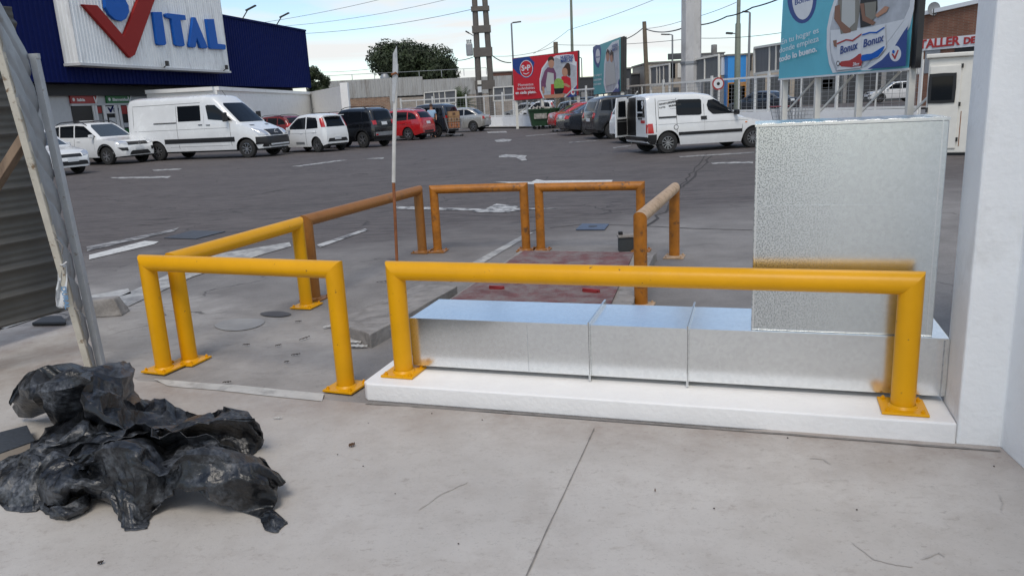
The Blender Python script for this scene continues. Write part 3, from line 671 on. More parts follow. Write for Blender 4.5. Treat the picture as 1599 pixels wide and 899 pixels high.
# ---- leaning sheet gate, hoarding, brace
M['sheetgrey'] = mat('galvanised_cladding_old', (.30, .315, .33), .5, metal=.15, var=.14, vscale=5, dirt=(.2, .18, .16), dscale=7, dpos=(.55, .75))
M['creamsteel'] = mat('cream_painted_steel', (.50, .47, .40), .55, var=.12, vscale=10, dirt=(.17, .11, .06), dscale=18, dpos=(.58, .68))
M['bluesteel'] = mat('pale_grey_steel', (.40, .42, .44), .5, var=.12, vscale=10, dirt=(.2, .17, .14), dscale=20, dpos=(.6, .7))
M['darksheet'] = mat('dark_corrugated_sheet', (.105, .10, .088), .55, metal=.2, var=.15, vscale=4)
gf0 = G(158, 574); Yf = gf0.y
gfT = AT(52, 88, Yf)
gn0 = G(141, 581); gnT = AT(-34, -40, gn0.y-.35)
root = thing('corrugated_gate', 'leaning steel framed gate of grey corrugated sheet seen edge on at the left', 'gate', gf0)
side = (gn0-gf0).normalized()
def seg_bar(mb, a, b, w, h, k=6, j=.004):
    prev = a
    for i in range(1, k+1):
        p = a.lerp(b, i/k)
        mb.bar(prev, p, w, h, up=(0, 1, 0)); prev = p
mb = MB(); mb.bar(gf0+Vector((0, 0, .01)), gfT, .042, .03, up=(0, 1, 0)); mb.bar(gf0+Vector((.0, .035, .01)), gfT+Vector((0, .035, 0)), .012, .05, up=(0, 1, 0)); mb.build('frame_post', M['bluesteel'], root, bevel=.002)
mb = MB(); mb.bar(gn0+Vector((0, 0, .01)), gnT, .042, .03, up=(0, 1, 0)); mb.build('frame_post', M['creamsteel'], root, bevel=.002)
MB().bar(gfT+Vector((.03, .01, -.0)), gfT+Vector((-.075, .01, -.0)), .03, .03).build('top_rail', M['bluesteel'], root, bevel=.002)
rows = []
NZ = 130
for i in range(NZ+1):
    t = i/NZ; zz = t
    a = gn0.lerp(gnT, t) + Vector((.025, 0, .02)); b = gf0.lerp(gfT, t) + Vector((-.035, 0, .02))
    ph = (t*9.5) % 1.0
    prof = 0.0 if ph < .55 else (.5-.5*math.cos((ph-.55)/.45*2*math.pi))
    r = []
    for j in range(13):
        s = j/12; p = a.lerp(b, s)
        wv = noise.noise(Vector((s*2.5, t*4, 3)))*.016*math.sin(math.pi*s) + .015*prof + .005*noise.noise(Vector((s*6, t*16, 7)))
        r.append(p + Vector((-wv*.6, wv*-1.0, 0)))
    rows.append(r)
o = MB().grid(rows).build('corrugated_panel', M['sheetgrey'], root, smooth=True)
o.modifiers.new('s', 'SOLIDIFY').thickness = .0025
mb = MB()
for t, w_ in ((.36, .035), (.17, .025)):
    p = gn0.lerp(gnT, t)+Vector((.03, -.02, 0)); mb = MB(); mb.tube([p+Vector((-.01, 0, .05)), p+Vector((.02, -.01, .035)), p+Vector((w_, -.01, 0)), p+Vector((.02, -.01, -.05))], .004, 6); mb.build('bent_edge', M['steelgrey'], root)
hA, hB = G(107, 481, .15), G(-10, 514, .15); hd = (hB-hA).normalized()
root = thing('corrugated_hoarding', 'dark hoarding of horizontal corrugated sheet at the left edge of the yard', 'hoarding', hA)
rows = []
hn = Vector((hd.y, -hd.x, 0)); hn = -hn if hn.dot(hA) > 0 else hn
for i in range(260):
    z = .15 + i*.009; ph = (z/.20) % 1.0
    d = 0 if ph < .6 else .5-.5*math.cos((ph-.6)/.4*2*math.pi)
    d2 = .15*(.5-.5*math.cos(((z/.05) % 1)*2*math.pi))
    rows.append([hA + hd*(k*.5) + hn*(.03*d+.03*d2 + .008*noise.noise(Vector((k*.7, z*3, 0)))) + Vector((0, 0, z-.15)) for k in range(-0, 8)])
o = MB().grid(rows).build('corrugated_sheet', M['darksheet'], root, smooth=True); o.modifiers.new('s', 'SOLIDIFY').thickness = .002
M['oldwood'] = mat('weathered_wood', (.22, .155, .105), .8, var=.25, vscale=14, stretch=(1, 1, .3), dirt=(.12, .08, .055), dscale=9, dpos=(.5, .7))
Yb = gn0.y-.1
b0, b1 = AT(-60, 372, Yb), AT(46, 205, Yb+.12)
b0 = b0 - (b1-b0)*((b0.z-.03)/(b1.z-b0.z))
tag(MB().bar(b0, b1, .05, .085, up=(0, 1, 0)).build('timber_brace', M['oldwood'], bevel=.004), 'weathered timber brace propping the leaning corrugated gate', 'brace')
# stand the brace on a short foot outside the frame
# wheel stop
w0_, w1_ = G(112, 499), G(191, 493.5); wd = (w1_-w0_).normalized(); wn = Vector((-wd.y, wd.x, 0))
L0 = (w1_-w0_).length; mb = MB()
prof = [(0, 0), (L0, 0), (L0-.06, .15), (.06, .15)]
fr = [w0_+wd*a+wn*(.035 if z > 0 else 0)+Vector((0, 0, z)) for a, z in prof]; bk = [w0_+wd*a+wn*(.15 if z > 0 else .19)+Vector((0, 0, z)) for a, z in prof]
mb.add(fr+bk, [(0, 1, 2, 3), (4, 7, 6, 5), (0, 3, 7, 4), (1, 5, 6, 2), (3, 2, 6, 7), (0, 4, 5, 1)])
tag(mb.build('wheel_stop', M['kerb'], bevel=.012), 'short grey concrete wheel stop at the foot of the corrugated gate', 'wheel stop')
# black strip lying under the hoarding
pts = [(50, 509), (66, 500), (80, 497.5), (97, 497.5), (103, 503), (104, 508)]
mb = MB(); mb.prism([G(x, y, .012) for x, y in pts], (0, 0, .03)); tag(mb.build('plastic_strip', M['black'], bevel=.01), 'black folded plastic strip on the pale ground under the dark hoarding', 'plastic strip')
# little torn bag tied to the gate post
root = thing('torn_bag', 'torn white plastic bag with blue print tied to the gate frame', 'bag', AT(98, 445, gn0.y-.1))
Yg = AT(98, 412, gn0.y-.10).y
outl = [(97, 413, 103, 413), (90, 420, 104, 422), (90, 438, 105, 436), (87, 452, 105, 452), (87, 466, 106, 466), (88, 478, 107, 478), (93, 481, 105, 481)]
rows = [[AT(xa+(xb-xa)*k/6, ya+(yb-ya)*k/6, Yg-.02*math.sin(k*1.3+ya*.1)) for k in range(7)] for xa, ya, xb, yb in outl]
o = MB().grid(rows).build('bag_sheet', mat('bag_plastic', (.62, .64, .66), .35, var=.1), root, smooth=True); o.modifiers.new('s', 'SOLIDIFY').thickness = .002
bp = Plane((AT(98, 445, Yg-.03).x, Yg-.03), (AT(98, 445, Yg-.03).x+1, Yg-.03)); a_, z_ = bp.pix(99, 452)
text_mb('DURAL', .045, bp, a_-.01, z_+.02, .002, .001, rot=-math.pi/2, bold=.0015).build('print', mat('bag_print', (.12, .25, .42), .5), root)
MB().tube([AT(89, 411, Yg), AT(97, 414, Yg-.03), AT(104, 409, Yg)], .005, 6).build('tie', mat('tie_white', (.6, .6, .6), .5), root)

# tile offcut at the left edge
root = thing('tile_slab', 'dark topped stone slab lying at the left beside the black tarp', 'slab', G(20, 700))
P = [G(x, y, .065) for x, y in [(-60, 690), (42, 664), (54, 688), (-60, 728)]]
mb = MB(); mb.prism([p-Vector((0, 0, .004)) for p in P], (0, 0, .006)); mb.build('slab_top', mat('slate_tile', (.06, .07, .085), .35, var=.3, vscale=60), root)
mb = MB(); mb.prism([Vector((p.x, p.y, .012)) for p in P], (0, 0, .048)); mb.build('slab_core', mat('beige_stone', (.40, .35, .30), .7, var=.08), root)

# ============================================================ crumpled black tarp
def TZ(X, Y, z): return G(X/3.211, 560+Y/3.211, z)
def resample(pts, n):
    d = [0]
    for i in range(1, len(pts)): d.append(d[-1] + (pts[i]-pts[i-1]).length)
    out = []
    for k in range(n):
        t = d[-1]*k/(n-1); i = 1
        while i < len(pts)-1 and d[i] < t: i += 1
        s = (t-d[i-1])/max(1e-6, d[i]-d[i-1]); P_ = [pts[max(0, i-2)], pts[i-1], pts[i], pts[min(len(pts)-1, i+1)]]
        out.append(cr_(P_, s)*.55 + pts[i-1].lerp(pts[i], s)*.45)
    return out
def cr_(P, t):
    a, b, c, d = P
    return .5*((2*b) + (c-a)*t + (2*a-5*b+4*c-d)*t*t + (3*b-a-3*c+d)*t**3)
import numpy as np
def buckle(X, grow=1.14, iters=220, pull=.035, bend=.35, seed=1, noise_amp=.006):
    """let a grid of points that is a little too long for its place buckle into creases (position based cloth)"""
    rng = np.random.RandomState(seed); X0 = X.copy(); H, Wd, _ = X.shape
    X = X + rng.normal(0, noise_amp, X.shape)
    gr = grow + .10*np.clip(np.kron(rng.normal(0, 1, (H//8+1, Wd//8+1)), np.ones((8, 8)))[:H, :Wd], -1, 1)
    def seg(d0, d1):
        i = np.arange(H-d0) if d0 >= 0 else np.arange(-d0, H)
        a = (slice(0, H-d0) if d0 >= 0 else slice(-d0, H), slice(0, Wd-d1)); b = (slice(d0, H) if d0 >= 0 else slice(0, H+d0), slice(d1, Wd)); return a, b
    cons = []
    for (d0, d1), k in (((0, 1), 1.0), ((1, 0), 1.0), ((1, 1), .5), ((-1, 1), .5), ((0, 2), bend), ((2, 0), bend), ((0, 4), bend*.35), ((4, 0), bend*.35)):
        a, b = seg(d0, d1); L = np.linalg.norm(X0[b]-X0[a], axis=-1)*gr[a]; L = np.maximum(L, .002); cons.append((a, b, L, k))
    V = np.zeros_like(X)
    for it in range(iters):
        acc = np.zeros_like(X); cnt = np.zeros((H, Wd, 1))
        P = X + V*.85
        for rep in range(3):
            acc[:] = 0; cnt[:] = 0
            for a, b, L, k in cons:
                d = P[b]-P[a]; l = np.linalg.norm(d, axis=-1)+1e-9; c = (k*.5*(l-L)/l)[..., None]*d
                acc[a] += c; acc[b] -= c; cnt[a] += 1; cnt[b] += 1
            P = P + acc/np.maximum(cnt, 1)*1.9
        P = P + (X0-P)*pull
        P[..., 2] = np.maximum(P[..., 2], .011)
        V = P-X; X = P
    return X
def sheet_rows(rows, n=70, sub=10, seed=0, amp=.016):
    Rw = [resample([TZ(*p) for p in r], n) for r in rows]; out = []
    for i in range(len(Rw)-1):
        for k in range(sub + (1 if i == len(Rw)-2 else 0)):
            t = k/sub
            out.append([cr_([Rw[max(0, i-1)][j], Rw[i][j], Rw[i+1][j], Rw[min(len(Rw)-1, i+2)][j]], t) for j in range(n)])
    X = np.array([[tuple(p) for p in r] for r in out])
    X = buckle(X, 1.17, 150, .010, .12, int(seed*10)+3, .012)
    def up(X):
        H, Wd, _ = X.shape; Y = np.zeros((2*H-1, 2*Wd-1, 3)); Y[::2, ::2] = X; Y[1::2, ::2] = (X[1:]+X[:-1])/2; Y[:, 1::2] = (Y[:, 2::2]+Y[:, :-2:2])/2; return Y
    X = buckle(up(X), 1.02, 30, .06, .05, int(seed*10)+4, .001)
    X = buckle(up(X), 1.008, 12, .10, .05, int(seed*10)+5, .0005)
    return [[Vector(p) for p in r] for r in X.tolist()]
GROW, ITERS, PULL, BEND = 1.13, 160, .03, .35
TA = [
 [(250, 80, .24), (330, 50, .30), (430, 42, .3), (520, 54, .3), (590, 55, .3), (650, 100, .28), (720, 172, .2), (800, 215, .18), (900, 250, .15), (1000, 285, .15), (1130, 258, .22), (1215, 262, .22)],
 [(150, 100, .28), (230, 66, .34), (330, 60, .36), (430, 70, .36), (500, 90, .34), (570, 130, .31), (630, 200, .26), (720, 250, .19), (830, 290, .15), (950, 300, .14), (1080, 290, .20), (1220, 280, .24)],
 [(78, 190, .20), (130, 120, .27), (220, 90, .34), (330, 90, .37), (430, 110, .37), (520, 170, .34), (590, 235, .29), (660, 290, .25), (760, 325, .21), (880, 330, .19), (1060, 305, .22), (1240, 310, .22)],
 [(78, 200, .19), (150, 186, .27), (250, 176, .33), (390, 182, .34), (460, 250, .31), (560, 300, .28), (680, 345, .24), (800, 352, .22), (900, 350, .2), (1000, 340, .19), (1130, 345, .16), (1300, 410, .05)],
 [(84, 232, .12), (110, 276, .07), (200, 275, .06), (290, 262, .07), (330, 310, .08), (420, 345, .1), (600, 372, .13), (750, 376, .14), (900, 384, .11), (1050, 405, .07), (1170, 445, .03), (1240, 478, .012)]]
TB = [
 [(345, 270, .10), (380, 270, .14), (450, 300, .2), (560, 335, .22), (700, 350, .22), (800, 360, .2)],
 [(170, 428, .10), (270, 395, .17), (370, 345, .21), (480, 350, .23), (600, 360, .24), (760, 365, .24)],
 [(120, 470, .10), (220, 440, .15), (330, 400, .20), (430, 380, .22), (560, 372, .25), (720, 368, .26)],
 [(0, 540, .04), (100, 500, .10), (230, 455, .17), (340, 450, .16), (470, 405, .22), (640, 390, .26)],
 [(-30, 620, .02), (60, 560, .09), (150, 505, .15), (260, 480, .18), (380, 460, .20), (540, 420, .25)],
 [(-40, 700, .012), (20, 640, .07), (110, 560, .12), (200, 530, .16), (310, 500, .19), (480, 470, .22)],
 [(-40, 715, .012), (20, 700, .03), (80, 650, .08), (170, 600, .12), (280, 560, .14), (420, 540, .16)],
 [(-20, 715, .012), (50, 750, .012), (110, 757, .012), (190, 750, .012), (230, 700, .03), (400, 620, .08)]]
TC = [
 [(320, 510, .18), (420, 440, .22), (560, 400, .26), (690, 366, .28), (830, 371, .28), (930, 383, .26), (1050, 405, .23), (1180, 455, .17), (1290, 508, .13), (1370, 556, .10)],
 [(330, 520, .15), (440, 470, .17), (560, 435, .20), (700, 425, .19), (830, 450, .17), (960, 450, .18), (1080, 460, .18), (1200, 490, .14), (1300, 530, .11), (1385, 585, .08)],
 [(330, 530, .17), (420, 520, .20), (530, 460, .27), (640, 450, .28), (740, 485, .25), (830, 540, .21), (970, 482, .26), (1130, 495, .24), (1240, 520, .2), (1388, 605, .10)],
 [(330, 545, .16), (430, 530, .20), (540, 480, .26), (650, 500, .26), (740, 530, .23), (830, 550, .20), (970, 510, .25), (1130, 525, .23), (1250, 560, .19), (1388, 620, .10)],
 [(350, 570, .14), (450, 560, .17), (570, 560, .20), (680, 590, .19), (760, 600, .17), (830, 600, .15), (930, 580, .20), (1100, 580, .20), (1250, 610, .17), (1384, 650, .08)],
 [(400, 640, .08), (500, 640, .11), (600, 650, .13), (680, 690, .11), (740, 720, .08), (800, 700, .08), (900, 645, .15), (1080, 640, .16), (1250, 680, .10), (1368, 700, .06)],
 [(450, 690, .05), (530, 690, .08), (580, 720, .07), (650, 780, .05), (720, 792, .03), (790, 730, .05), (900, 655, .12), (1020, 665, .12), (1180, 735, .05), (1350, 740, .03)],
 [(500, 700, .03), (560, 730, .05), (600, 800, .02), (640, 850, .012), (740, 840, .012), (730, 790, .02), (890, 665, .09), (1020, 680, .09), (1200, 752, .03), (1310, 802, .012)]]
TD = [
 [(300, 490, .20), (330, 500, .2), (400, 530, .18), (470, 560, .16), (540, 572, .15), (600, 600, .13)],
 [(215, 525, .15), (290, 520, .19), (370, 550, .18), (460, 580, .16), (540, 600, .15), (612, 630, .11)],
 [(178, 590, .09), (240, 580, .16), (340, 600, .17), (430, 620, .15), (520, 640, .12), (608, 645, .08)],
 [(170, 650, .05), (230, 650, .13), (320, 665, .14), (400, 660, .11), (500, 680, .07), (560, 700, .03)],
 [(190, 700, .02), (240, 725, .05), (320, 728, .06), (370, 690, .05), (430, 690, .03), (540, 702, .012)]]
TE = [
 [(180, 690, .03), (240, 735, .05), (330, 735, .06), (400, 700, .07), (460, 670, .07)],
 [(190, 740, .012), (260, 775, .03), (330, 780, .04), (420, 740, .04), (455, 690, .04)],
 [(200, 752, .012), (270, 790, .012), (340, 795, .012), (420, 765, .012), (450, 720, .012)]]
TF = [[(1310, 790, .03), (1345, 765, .04), (1370, 760, .03)], [(1310, 800, .02), (1370, 790, .035), (1432, 815, .015)], [(1330, 850, .012), (1380, 862, .012), (1430, 825, .012)]]
TG = [   # dark hollow of the right flap
 [(750, 360, .17), (900, 355, .17), (1000, 330, .18), (1120, 280, .2), (1215, 264, .22)],
 [(800, 380, .12), (900, 380, .11), (1050, 350, .13), (1170, 320, .15), (1245, 320, .2)],
 [(900, 395, .08), (1000, 410, .08), (1100, 410, .08), (1200, 390, .09), (1300, 405, .08)],
 [(950, 400, .05), (1050, 420, .04), (1150, 450, .02), (1240, 480, .012), (1306, 418, .03)]]
mb = MB()
for k, (rw, am) in enumerate(((TA, .020), (TB, .018), (TC, .020), (TD, .014), (TE, .008), (TF, .006), (TG, .010))):
    mb.grid(sheet_rows(rw, 30 if k < 3 else 15, 3, k*3.7, am))
# slack folds lying flat under the heap
under = [(60, 740), (10, 690), (120, 480), (330, 330), (140, 235), (300, 120), (600, 90), (760, 260), (1100, 330), (1230, 400), (1200, 480), (1330, 600), (1330, 760), (1160, 690), (940, 610), (740, 800), (640, 810), (560, 700), (440, 690), (330, 760), (200, 740)]
M['tarp'] = mat('dusty_black_plastic', (.008, .009, .011), .36, bump=.35, bscale=34, dirt=(.185, .20, .225), dscale=4.5, dpos=(.45, .70), spec=.5)
def tarp_mat():
    m = M['tarp']; t = m.node_tree; L = t.links; P = t.nodes['Principled BSDF']
    for n in list(t.nodes):
        if n.type == 'MIX': dm = n
    tcn = [n for n in t.nodes if n.type == 'TEX_COORD'][0]
    n2 = t.nodes.new('ShaderNodeTexNoise'); n2.inputs['Scale'].default_value = 38; n2.inputs['Detail'].default_value = 7; n2.inputs['Roughness'].default_value = .75; L.new(tcn.outputs['Object'], n2.inputs[0])
    r = t.nodes.new('ShaderNodeMapRange'); r.inputs[1].default_value = .38; r.inputs[2].default_value = .66; L.new(n2.outputs[0], r.inputs[0])
    old = dm.inputs[0].links[0].from_socket
    ml = t.nodes.new('ShaderNodeMath'); ml.operation = 'MULTIPLY'; L.new(old, ml.inputs[0]); L.new(r.outputs[0], ml.inputs[1]); 
    L.new(ml.outputs[0], dm.inputs[0])
    rr = t.nodes.new('ShaderNodeMapRange'); rr.inputs[3].default_value = .30; rr.inputs[4].default_value = .85; L.new(ml.outputs[0], rr.inputs[0]); L.new(rr.outputs[0], P.inputs['Roughness'])
tarp_mat()
o = mb.build('black_tarp', M['tarp'], smooth=True, angle=62)
o.modifiers.new('s', 'SOLIDIFY').thickness = .0025
tag(o, 'crumpled heap of dusty black plastic tarp on the concrete', 'tarp')

# ============================================================ litter
M['paper'] = mat('dirty_paper', (.5, .5, .48), .8, var=.1); M['leafbrown'] = mat('dry_leaf', (.10, .055, .03), .8, var=.3); M['twig'] = mat('dark_twig', (.05, .04, .035), .9)
def scrap(name, px, py, L, w, rz, m, label, cat, group=None, z=.012, th=.006, curl=.3):
    c = G(px, py); mb = MB(); rows = []
    for i in range(7):
        t = i/6-.5; rows.append([Vector((c.x+math.cos(rz)*t*L - math.sin(rz)*s*w*(1-abs(t)*.9), c.y+math.sin(rz)*t*L+math.cos(rz)*s*w*(1-abs(t)*.9), z+th*(.2+abs(math.sin(i*1.7+s)))*(1+curl))) for s in (-.5, 0, .5)])
    o = mb.grid(rows).build(name, m); o.modifiers.new('s', 'SOLIDIFY').thickness = th*.5
    tag(o, label, cat, group)
for px, py, a, lb in ((553, 537, .3, 'pale paper scrap tucked against the broken slab, highest of the little pile'), (562, 544, .5, 'pale paper scrap nearest the slab corner, lowest of the little pile'), (548, 543, .9, 'pale paper scrap touching the right post of the short yellow rail'), (516, 512, 1.2, 'pale paper scrap left of the short yellow rail post, away from the pile')):
    scrap('paper_scrap', px, py, .11, .03, a-.6, M['paper'], lb, 'paper scrap', 'paper scraps by the slab corner')
for px, py, L, a, lb in ((462, 556, .06, .3, 'short dark twig on the pale ground left of the nearest yellow post'), (476, 531, .09, .9, 'long thin twig lying slantwise just behind the right post of the short yellow rail'), (466, 504, .05, .2, 'small dark crumb of wood behind the slanting yellow rail foot'), (435, 542, .04, .5, 'small twig in the middle of the pale ground between the yellow posts'), (448, 568, .03, .1, 'tiny twig nearest the worn white strip between the yellow posts'), (355, 600, .05, .1, 'small curved twig lying on the worn white strip'), (600, 442, .14, .1, 'long thin twig left of the long yellow rail near the stake'), (385, 541, .05, -.1, 'small twig right of the pair of left yellow posts')):
    scrap('twig', px, py, L, .012, a, M['twig'], lb, 'twig', 'twigs scattered on the ground', z=.01)
scrap('cigarette_end', 434, 657, .045, .009, .05, M['paper'], 'pale cigarette end on the concrete right of the tarp', 'cigarette end')
scrap('dry_leaf', 550, 700, .03, .02, .5, M['leafbrown'], 'brown curled leaf on the concrete left of the joint', 'leaf', th=.012)
scrap('dry_leaf', 158, 884, .02, .012, .5, M['twig'], 'dark crumbled leaf on the concrete below the tarp', 'leaf', th=.008)
scrap('twig', 1023, 770, .018, .004, 1.4, M['leafbrown'], 'tiny brown twig on the concrete just right of the joint', 'twig')
peb = [(575, 660, 'tiny dark pebble right below the left end of the white plinth'), (674, 645, 'tiny dark pebble just in front of the plinth, left of its middle'), (527, 709, 'tiny dark pebble left of the dry brown leaf'), (567, 727, 'tiny dark pebble below the dry brown leaf'), (753, 655, 'tiny dark pebble in front of the plinth, left of the floor joint'), (1115, 793, 'tiny dark pebble right of the floor joint, nearest the bottom edge'), (1338, 795, 'tiny dark pebble on the right part of the smooth floor'), (1552, 727, 'tiny dark pebble at the foot of the tall white wall'), (1230, 683, 'tiny dark pebble in the brown grit along the plinth'), (617, 770, 'tiny dark pebble between the tarp and the floor joint'), (716, 848, 'tiny dark pebble left of the lower end of the floor joint')]
for px, py, lb in peb:
    c = G(px, py, .012); bm = bmesh.new(); bmesh.ops.create_icosphere(bm, subdivisions=1, radius=random.uniform(.003, .005))
    for v_ in bm.verts: v_.co *= random.uniform(.7, 1.2); v_.co.z *= .6
    me = bpy.data.meshes.new('pebble'); bm.to_mesh(me); bm.free(); me.materials.append(M['twig'])
    o = bpy.data.objects.new('pebble', me); COL.objects.link(o); o.location = c
    tag(o, lb, 'pebble', 'pebbles on the concrete')

# ============================================================ vehicles
def interp(tab, x):
    if x <= tab[0][0]: return tab[0][1]
    for i in range(len(tab)-1):
        a, b = tab[i], tab[i+1]
        if x <= b[0]:
            t = (x-a[0])/max(1e-6, b[0]-a[0]); 
            return a[1] + (b[1]-a[1])*t
    return tab[-1][1]
def sinterp(tab, x, h=.04):
    return (interp(tab, x-h)+interp(tab, x)*2+interp(tab, x+h))/4
class Car:
    """x forward from the rear axle, y left, z up; built in its own frame"""
    def __init__(s, name, label, cat, S, paint, loc, rz, group=None):
        s.S = S; s.root = thing(name, label, cat, loc, rz, group); s.paint = paint
        s.hw = lambda x: S['w']/2*sinterp(S['plan'], x)
        s.belt = lambda x: sinterp(S['belt'], x); s.roof = lambda x: max(sinterp(S['roof'], x), sinterp(S['belt'], x))
        xs = []; x = S['x0']
        while x < S['x1']: xs.append(x); x += .045
        xs.append(S['x1'])
        ar = S['ra']; wheels = (0.0, S['wb'])
        rows = []
        for x in xs:
            hw = s.hw(x); zb = s.belt(x); zr = s.roof(x)
            z0 = interp(S['sill'], x)
            za = z0
            for xw in wheels:
                d = abs(x-xw)
                if d < ar: za = max(za, S['rw'] + math.sqrt(max(0, ar*ar-d*d)))
            za = min(za, zb-.08)
            side = []
            zs = [za, za+(zb-za)*.25, za+(zb-za)*.5, za+(zb-za)*.75, zb-.03, zb]
            for z in zs:
                t = (z-z0)/max(.05, zb-z0)
                k = 1 - .05*max(0, 1-t*3)**2 - .035*max(0, (t-.62)/.38)**2
                side.append((hw*k, z))
            g = zr-zb; tum = S['tum']
            rc = S.get('rc', .07)
            if g > .10:
                ye = hw*(.955) - tum*g*.9
                for t in (.35, .7): side.append((hw*.955 - tum*(g*t)*.9, zb+g*t))
                side += [(ye+.0, zr-rc), (ye-rc*.35, zr-rc*.35), (ye-rc*1.2, zr+.0), (ye*.5, zr+.028), (0, zr+.035)]
            else:
                for t in (.02, .04, .08, .14, .22, .5, 1.0):
                    side.append((hw*.955*(1-t), zb+g*min(1, t*5)+.045*(1-(1-t)**2)))
            full = [Vector((x, y, z)) for y, z in side]
            rows.append([Vector((p.x, -p.y, p.z)) for p in full] + [p for p in full[-2::-1]])
        mb = MB(); mb.grid(rows); n = len(rows[0])
        mb.f.append(tuple(range(n))); mb.m.append(0); mb.f.append(tuple(range(len(mb.v)-n, len(mb.v)))[::-1]); mb.m.append(0)
        s.bv = BVHTree.FromPolygons([tuple(v) for v in mb.v], mb.f)
        s.body = mb.build('body', paint, s.root, world=False, smooth=True, angle=38)
        # floor pan and inner arches, dark
        fm = MB(); L = S['x1']-S['x0']
        fm.box(((S['x0']+S['x1'])/2, 0, (S['rw']+.55)/2+.03), (L*.93, S['w']*.80, .42)); fm.build('underbody', M['black'], s.root, world=False)
        for xw in wheels:
            for sd in (-1, 1): s.wheel(xw, sd)
        s.P = {}
    def wheel(s, xw, sd):
        S = s.S; r = S['rw']; w = .21; yo = sd*(s.hw(xw)-.02); c = Vector((xw, yo, r))
        mb = MB(); mb.lathe([(r*.60, 0), (r*.64, .0), (r*.93, .004), (r, .03), (r, w-.03), (r*.93, w), (r*.6, w)], (0, 0, 0), 'Y', 32)
        for v in mb.v: v.y *= -sd; v += c
        t = mb.build('wheel', M['rubber'], s.root, world=False, smooth=True)
        m2 = MB(); rr = r*.62
        m2.lathe([(rr, .004), (rr*.93, .002), (rr*.9, .03), (rr*.9, .1)], (0, 0, 0), 'Y', 28)
        m2.lathe([(0, .012), (rr*.24, .014), (rr*.26, .05)], (0, 0, 0), 'Y', 16)
        k = S.get('spokes', 5)
        for i in range(k):
            a = 2*math.pi*i/k + .3
            for da in ((-.12, .12) if k < 8 else (0,)):
                d0 = Vector((math.cos(a), 0, math.sin(a))); d1 = Vector((math.cos(a+da*1.4), 0, math.sin(a+da*1.4)))
                m2.bar(d0*rr*.15+Vector((0, .022, 0)), d1*rr*.94+Vector((0, .018, 0)), rr*.13, .03, up=(0, 1, 0))
        for v in m2.v: v.y *= -sd; v += c
        m2.build('rim', S.get('rim', M['alloy']), t, world=False, smooth=True)
        m3 = MB(); m3.lathe([(0, .07), (rr*.92, .07), (rr*.92, .08)], (0, 0, 0), 'Y', 24)
        for v in m3.v: v.y *= -sd; v += c
        m3.build('brake_disc', M['darkmetal'], t, world=False)
    def patch(s, name, m, poly, face, nu=14, nv=8, off=.006, skirt=.02, parent=None, depth=None):
        """project a column-convex outline on the body. face: 'L','R' sides (x,z); 'F','B' ends (y,z)"""
        us = [p[0] for p in poly]; u0, u1 = min(us), max(us)
        cols = []
        for i in range(nu+1):
            u = u0+(u1-u0)*min(max(i/nu, 1e-4), 1-1e-4); hits = []
            for a in range(len(poly)):
                (ua, va), (ub, vb) = poly[a], poly[(a+1) % len(poly)]
                if (ua-u)*(ub-u) <= 0 and abs(ub-ua) > 1e-9: hits.append(va+(vb-va)*(u-ua)/(ub-ua))
            lo, hi = min(hits), max(hits); col = []
            for j in range(nv+1):
                z = lo+(hi-lo)*j/nv
                if face in 'LR':
                    sy = 1 if face == 'L' else -1
                    o = Vector((u, sy*3, z)); d = Vector((0, -sy, 0))
                else:
                    sx = 1 if face == 'F' else -1
                    o = Vector((s.S['x1']+2 if sx > 0 else s.S['x0']-2, u, z)); d = Vector((-sx, 0, 0))
                h, nrm, _, _ = s.bv.ray_cast(o, d)
                if h is None:
                    col.append(None); continue
                if nrm.dot(d) > 0: nrm = -nrm
                col.append((h + nrm*off, nrm))
            cols.append(col)
        # fill the misses from their neighbours
        for j in range(nv+1):
            for i in range(nu+1):
                if cols[i][j] is None:
                    for k in range(1, nu+nv+2):
                        c = None
                        for (a, b) in ((i, j-k), (i, j+k), (i+k, j), (i-k, j)):
                            if 0 <= a <= nu and 0 <= b <= nv and cols[a][b] is not None: c = cols[a][b]; break
                        if c: cols[i][j] = c; break
        if any(c is None for col in cols for c in col): return None
        mb = MB(); rows = [[c[0] for c in col] for col in cols]; mb.grid(rows)
        # skirt into the body
        ring = [(0, j) for j in range(nv+1)]+[(i, nv) for i in range(1, nu+1)]+[(nu, j) for j in range(nv-1, -1, -1)]+[(i, 0) for i in range(nu-1, 0, -1)]
        b0 = len(mb.v)
        for i, j in ring: mb.v.append(cols[i][j][0]-cols[i][j][1]*(off+skirt))
        n = len(ring)
        for k in range(n):
            i, j = ring[k]; i2, j2 = ring[(k+1) % n]
            mb.f.append((i*(nv+1)+j, i2*(nv+1)+j2, b0+(k+1) % n, b0+k)); mb.m.append(0)
        return mb.build(name, m, parent or s.root, world=False, smooth=True, angle=50)
    def both(s, name, m, poly, **k):
        return [s.patch(name, m, poly, f, **k) for f in 'LR']
    def ends(s, name, m, poly, face, **k):
        """mirror pair on the front or back"""
        return [s.patch(name, m, poly, face, **k), s.patch(name, m, [(-a, z) for a, z in poly], face, **k)]
    def line(s, face, a, b, w=.012, m=None, off=.003):
        (xa, za), (xb, zb) = a, b
        if abs(xb-xa) > abs(zb-za): poly = [(xa, za-w/2), (xb, zb-w/2), (xb, zb+w/2), (xa, za+w/2)]
        else: poly = [(xa-w/2, za), (xa+w/2, za), (xb+w/2, zb), (xb-w/2, zb)]
        if abs(xb-xa) <= abs(zb-za):
            # make columns vertical: sort as narrow quad
            return s.patch('door_gap', m or M['gap'], poly, face, nu=2, nv=14, off=off, skirt=.004)
        return s.patch('door_gap', m or M['gap'], poly, face, nu=16, nv=1, off=off, skirt=.004)
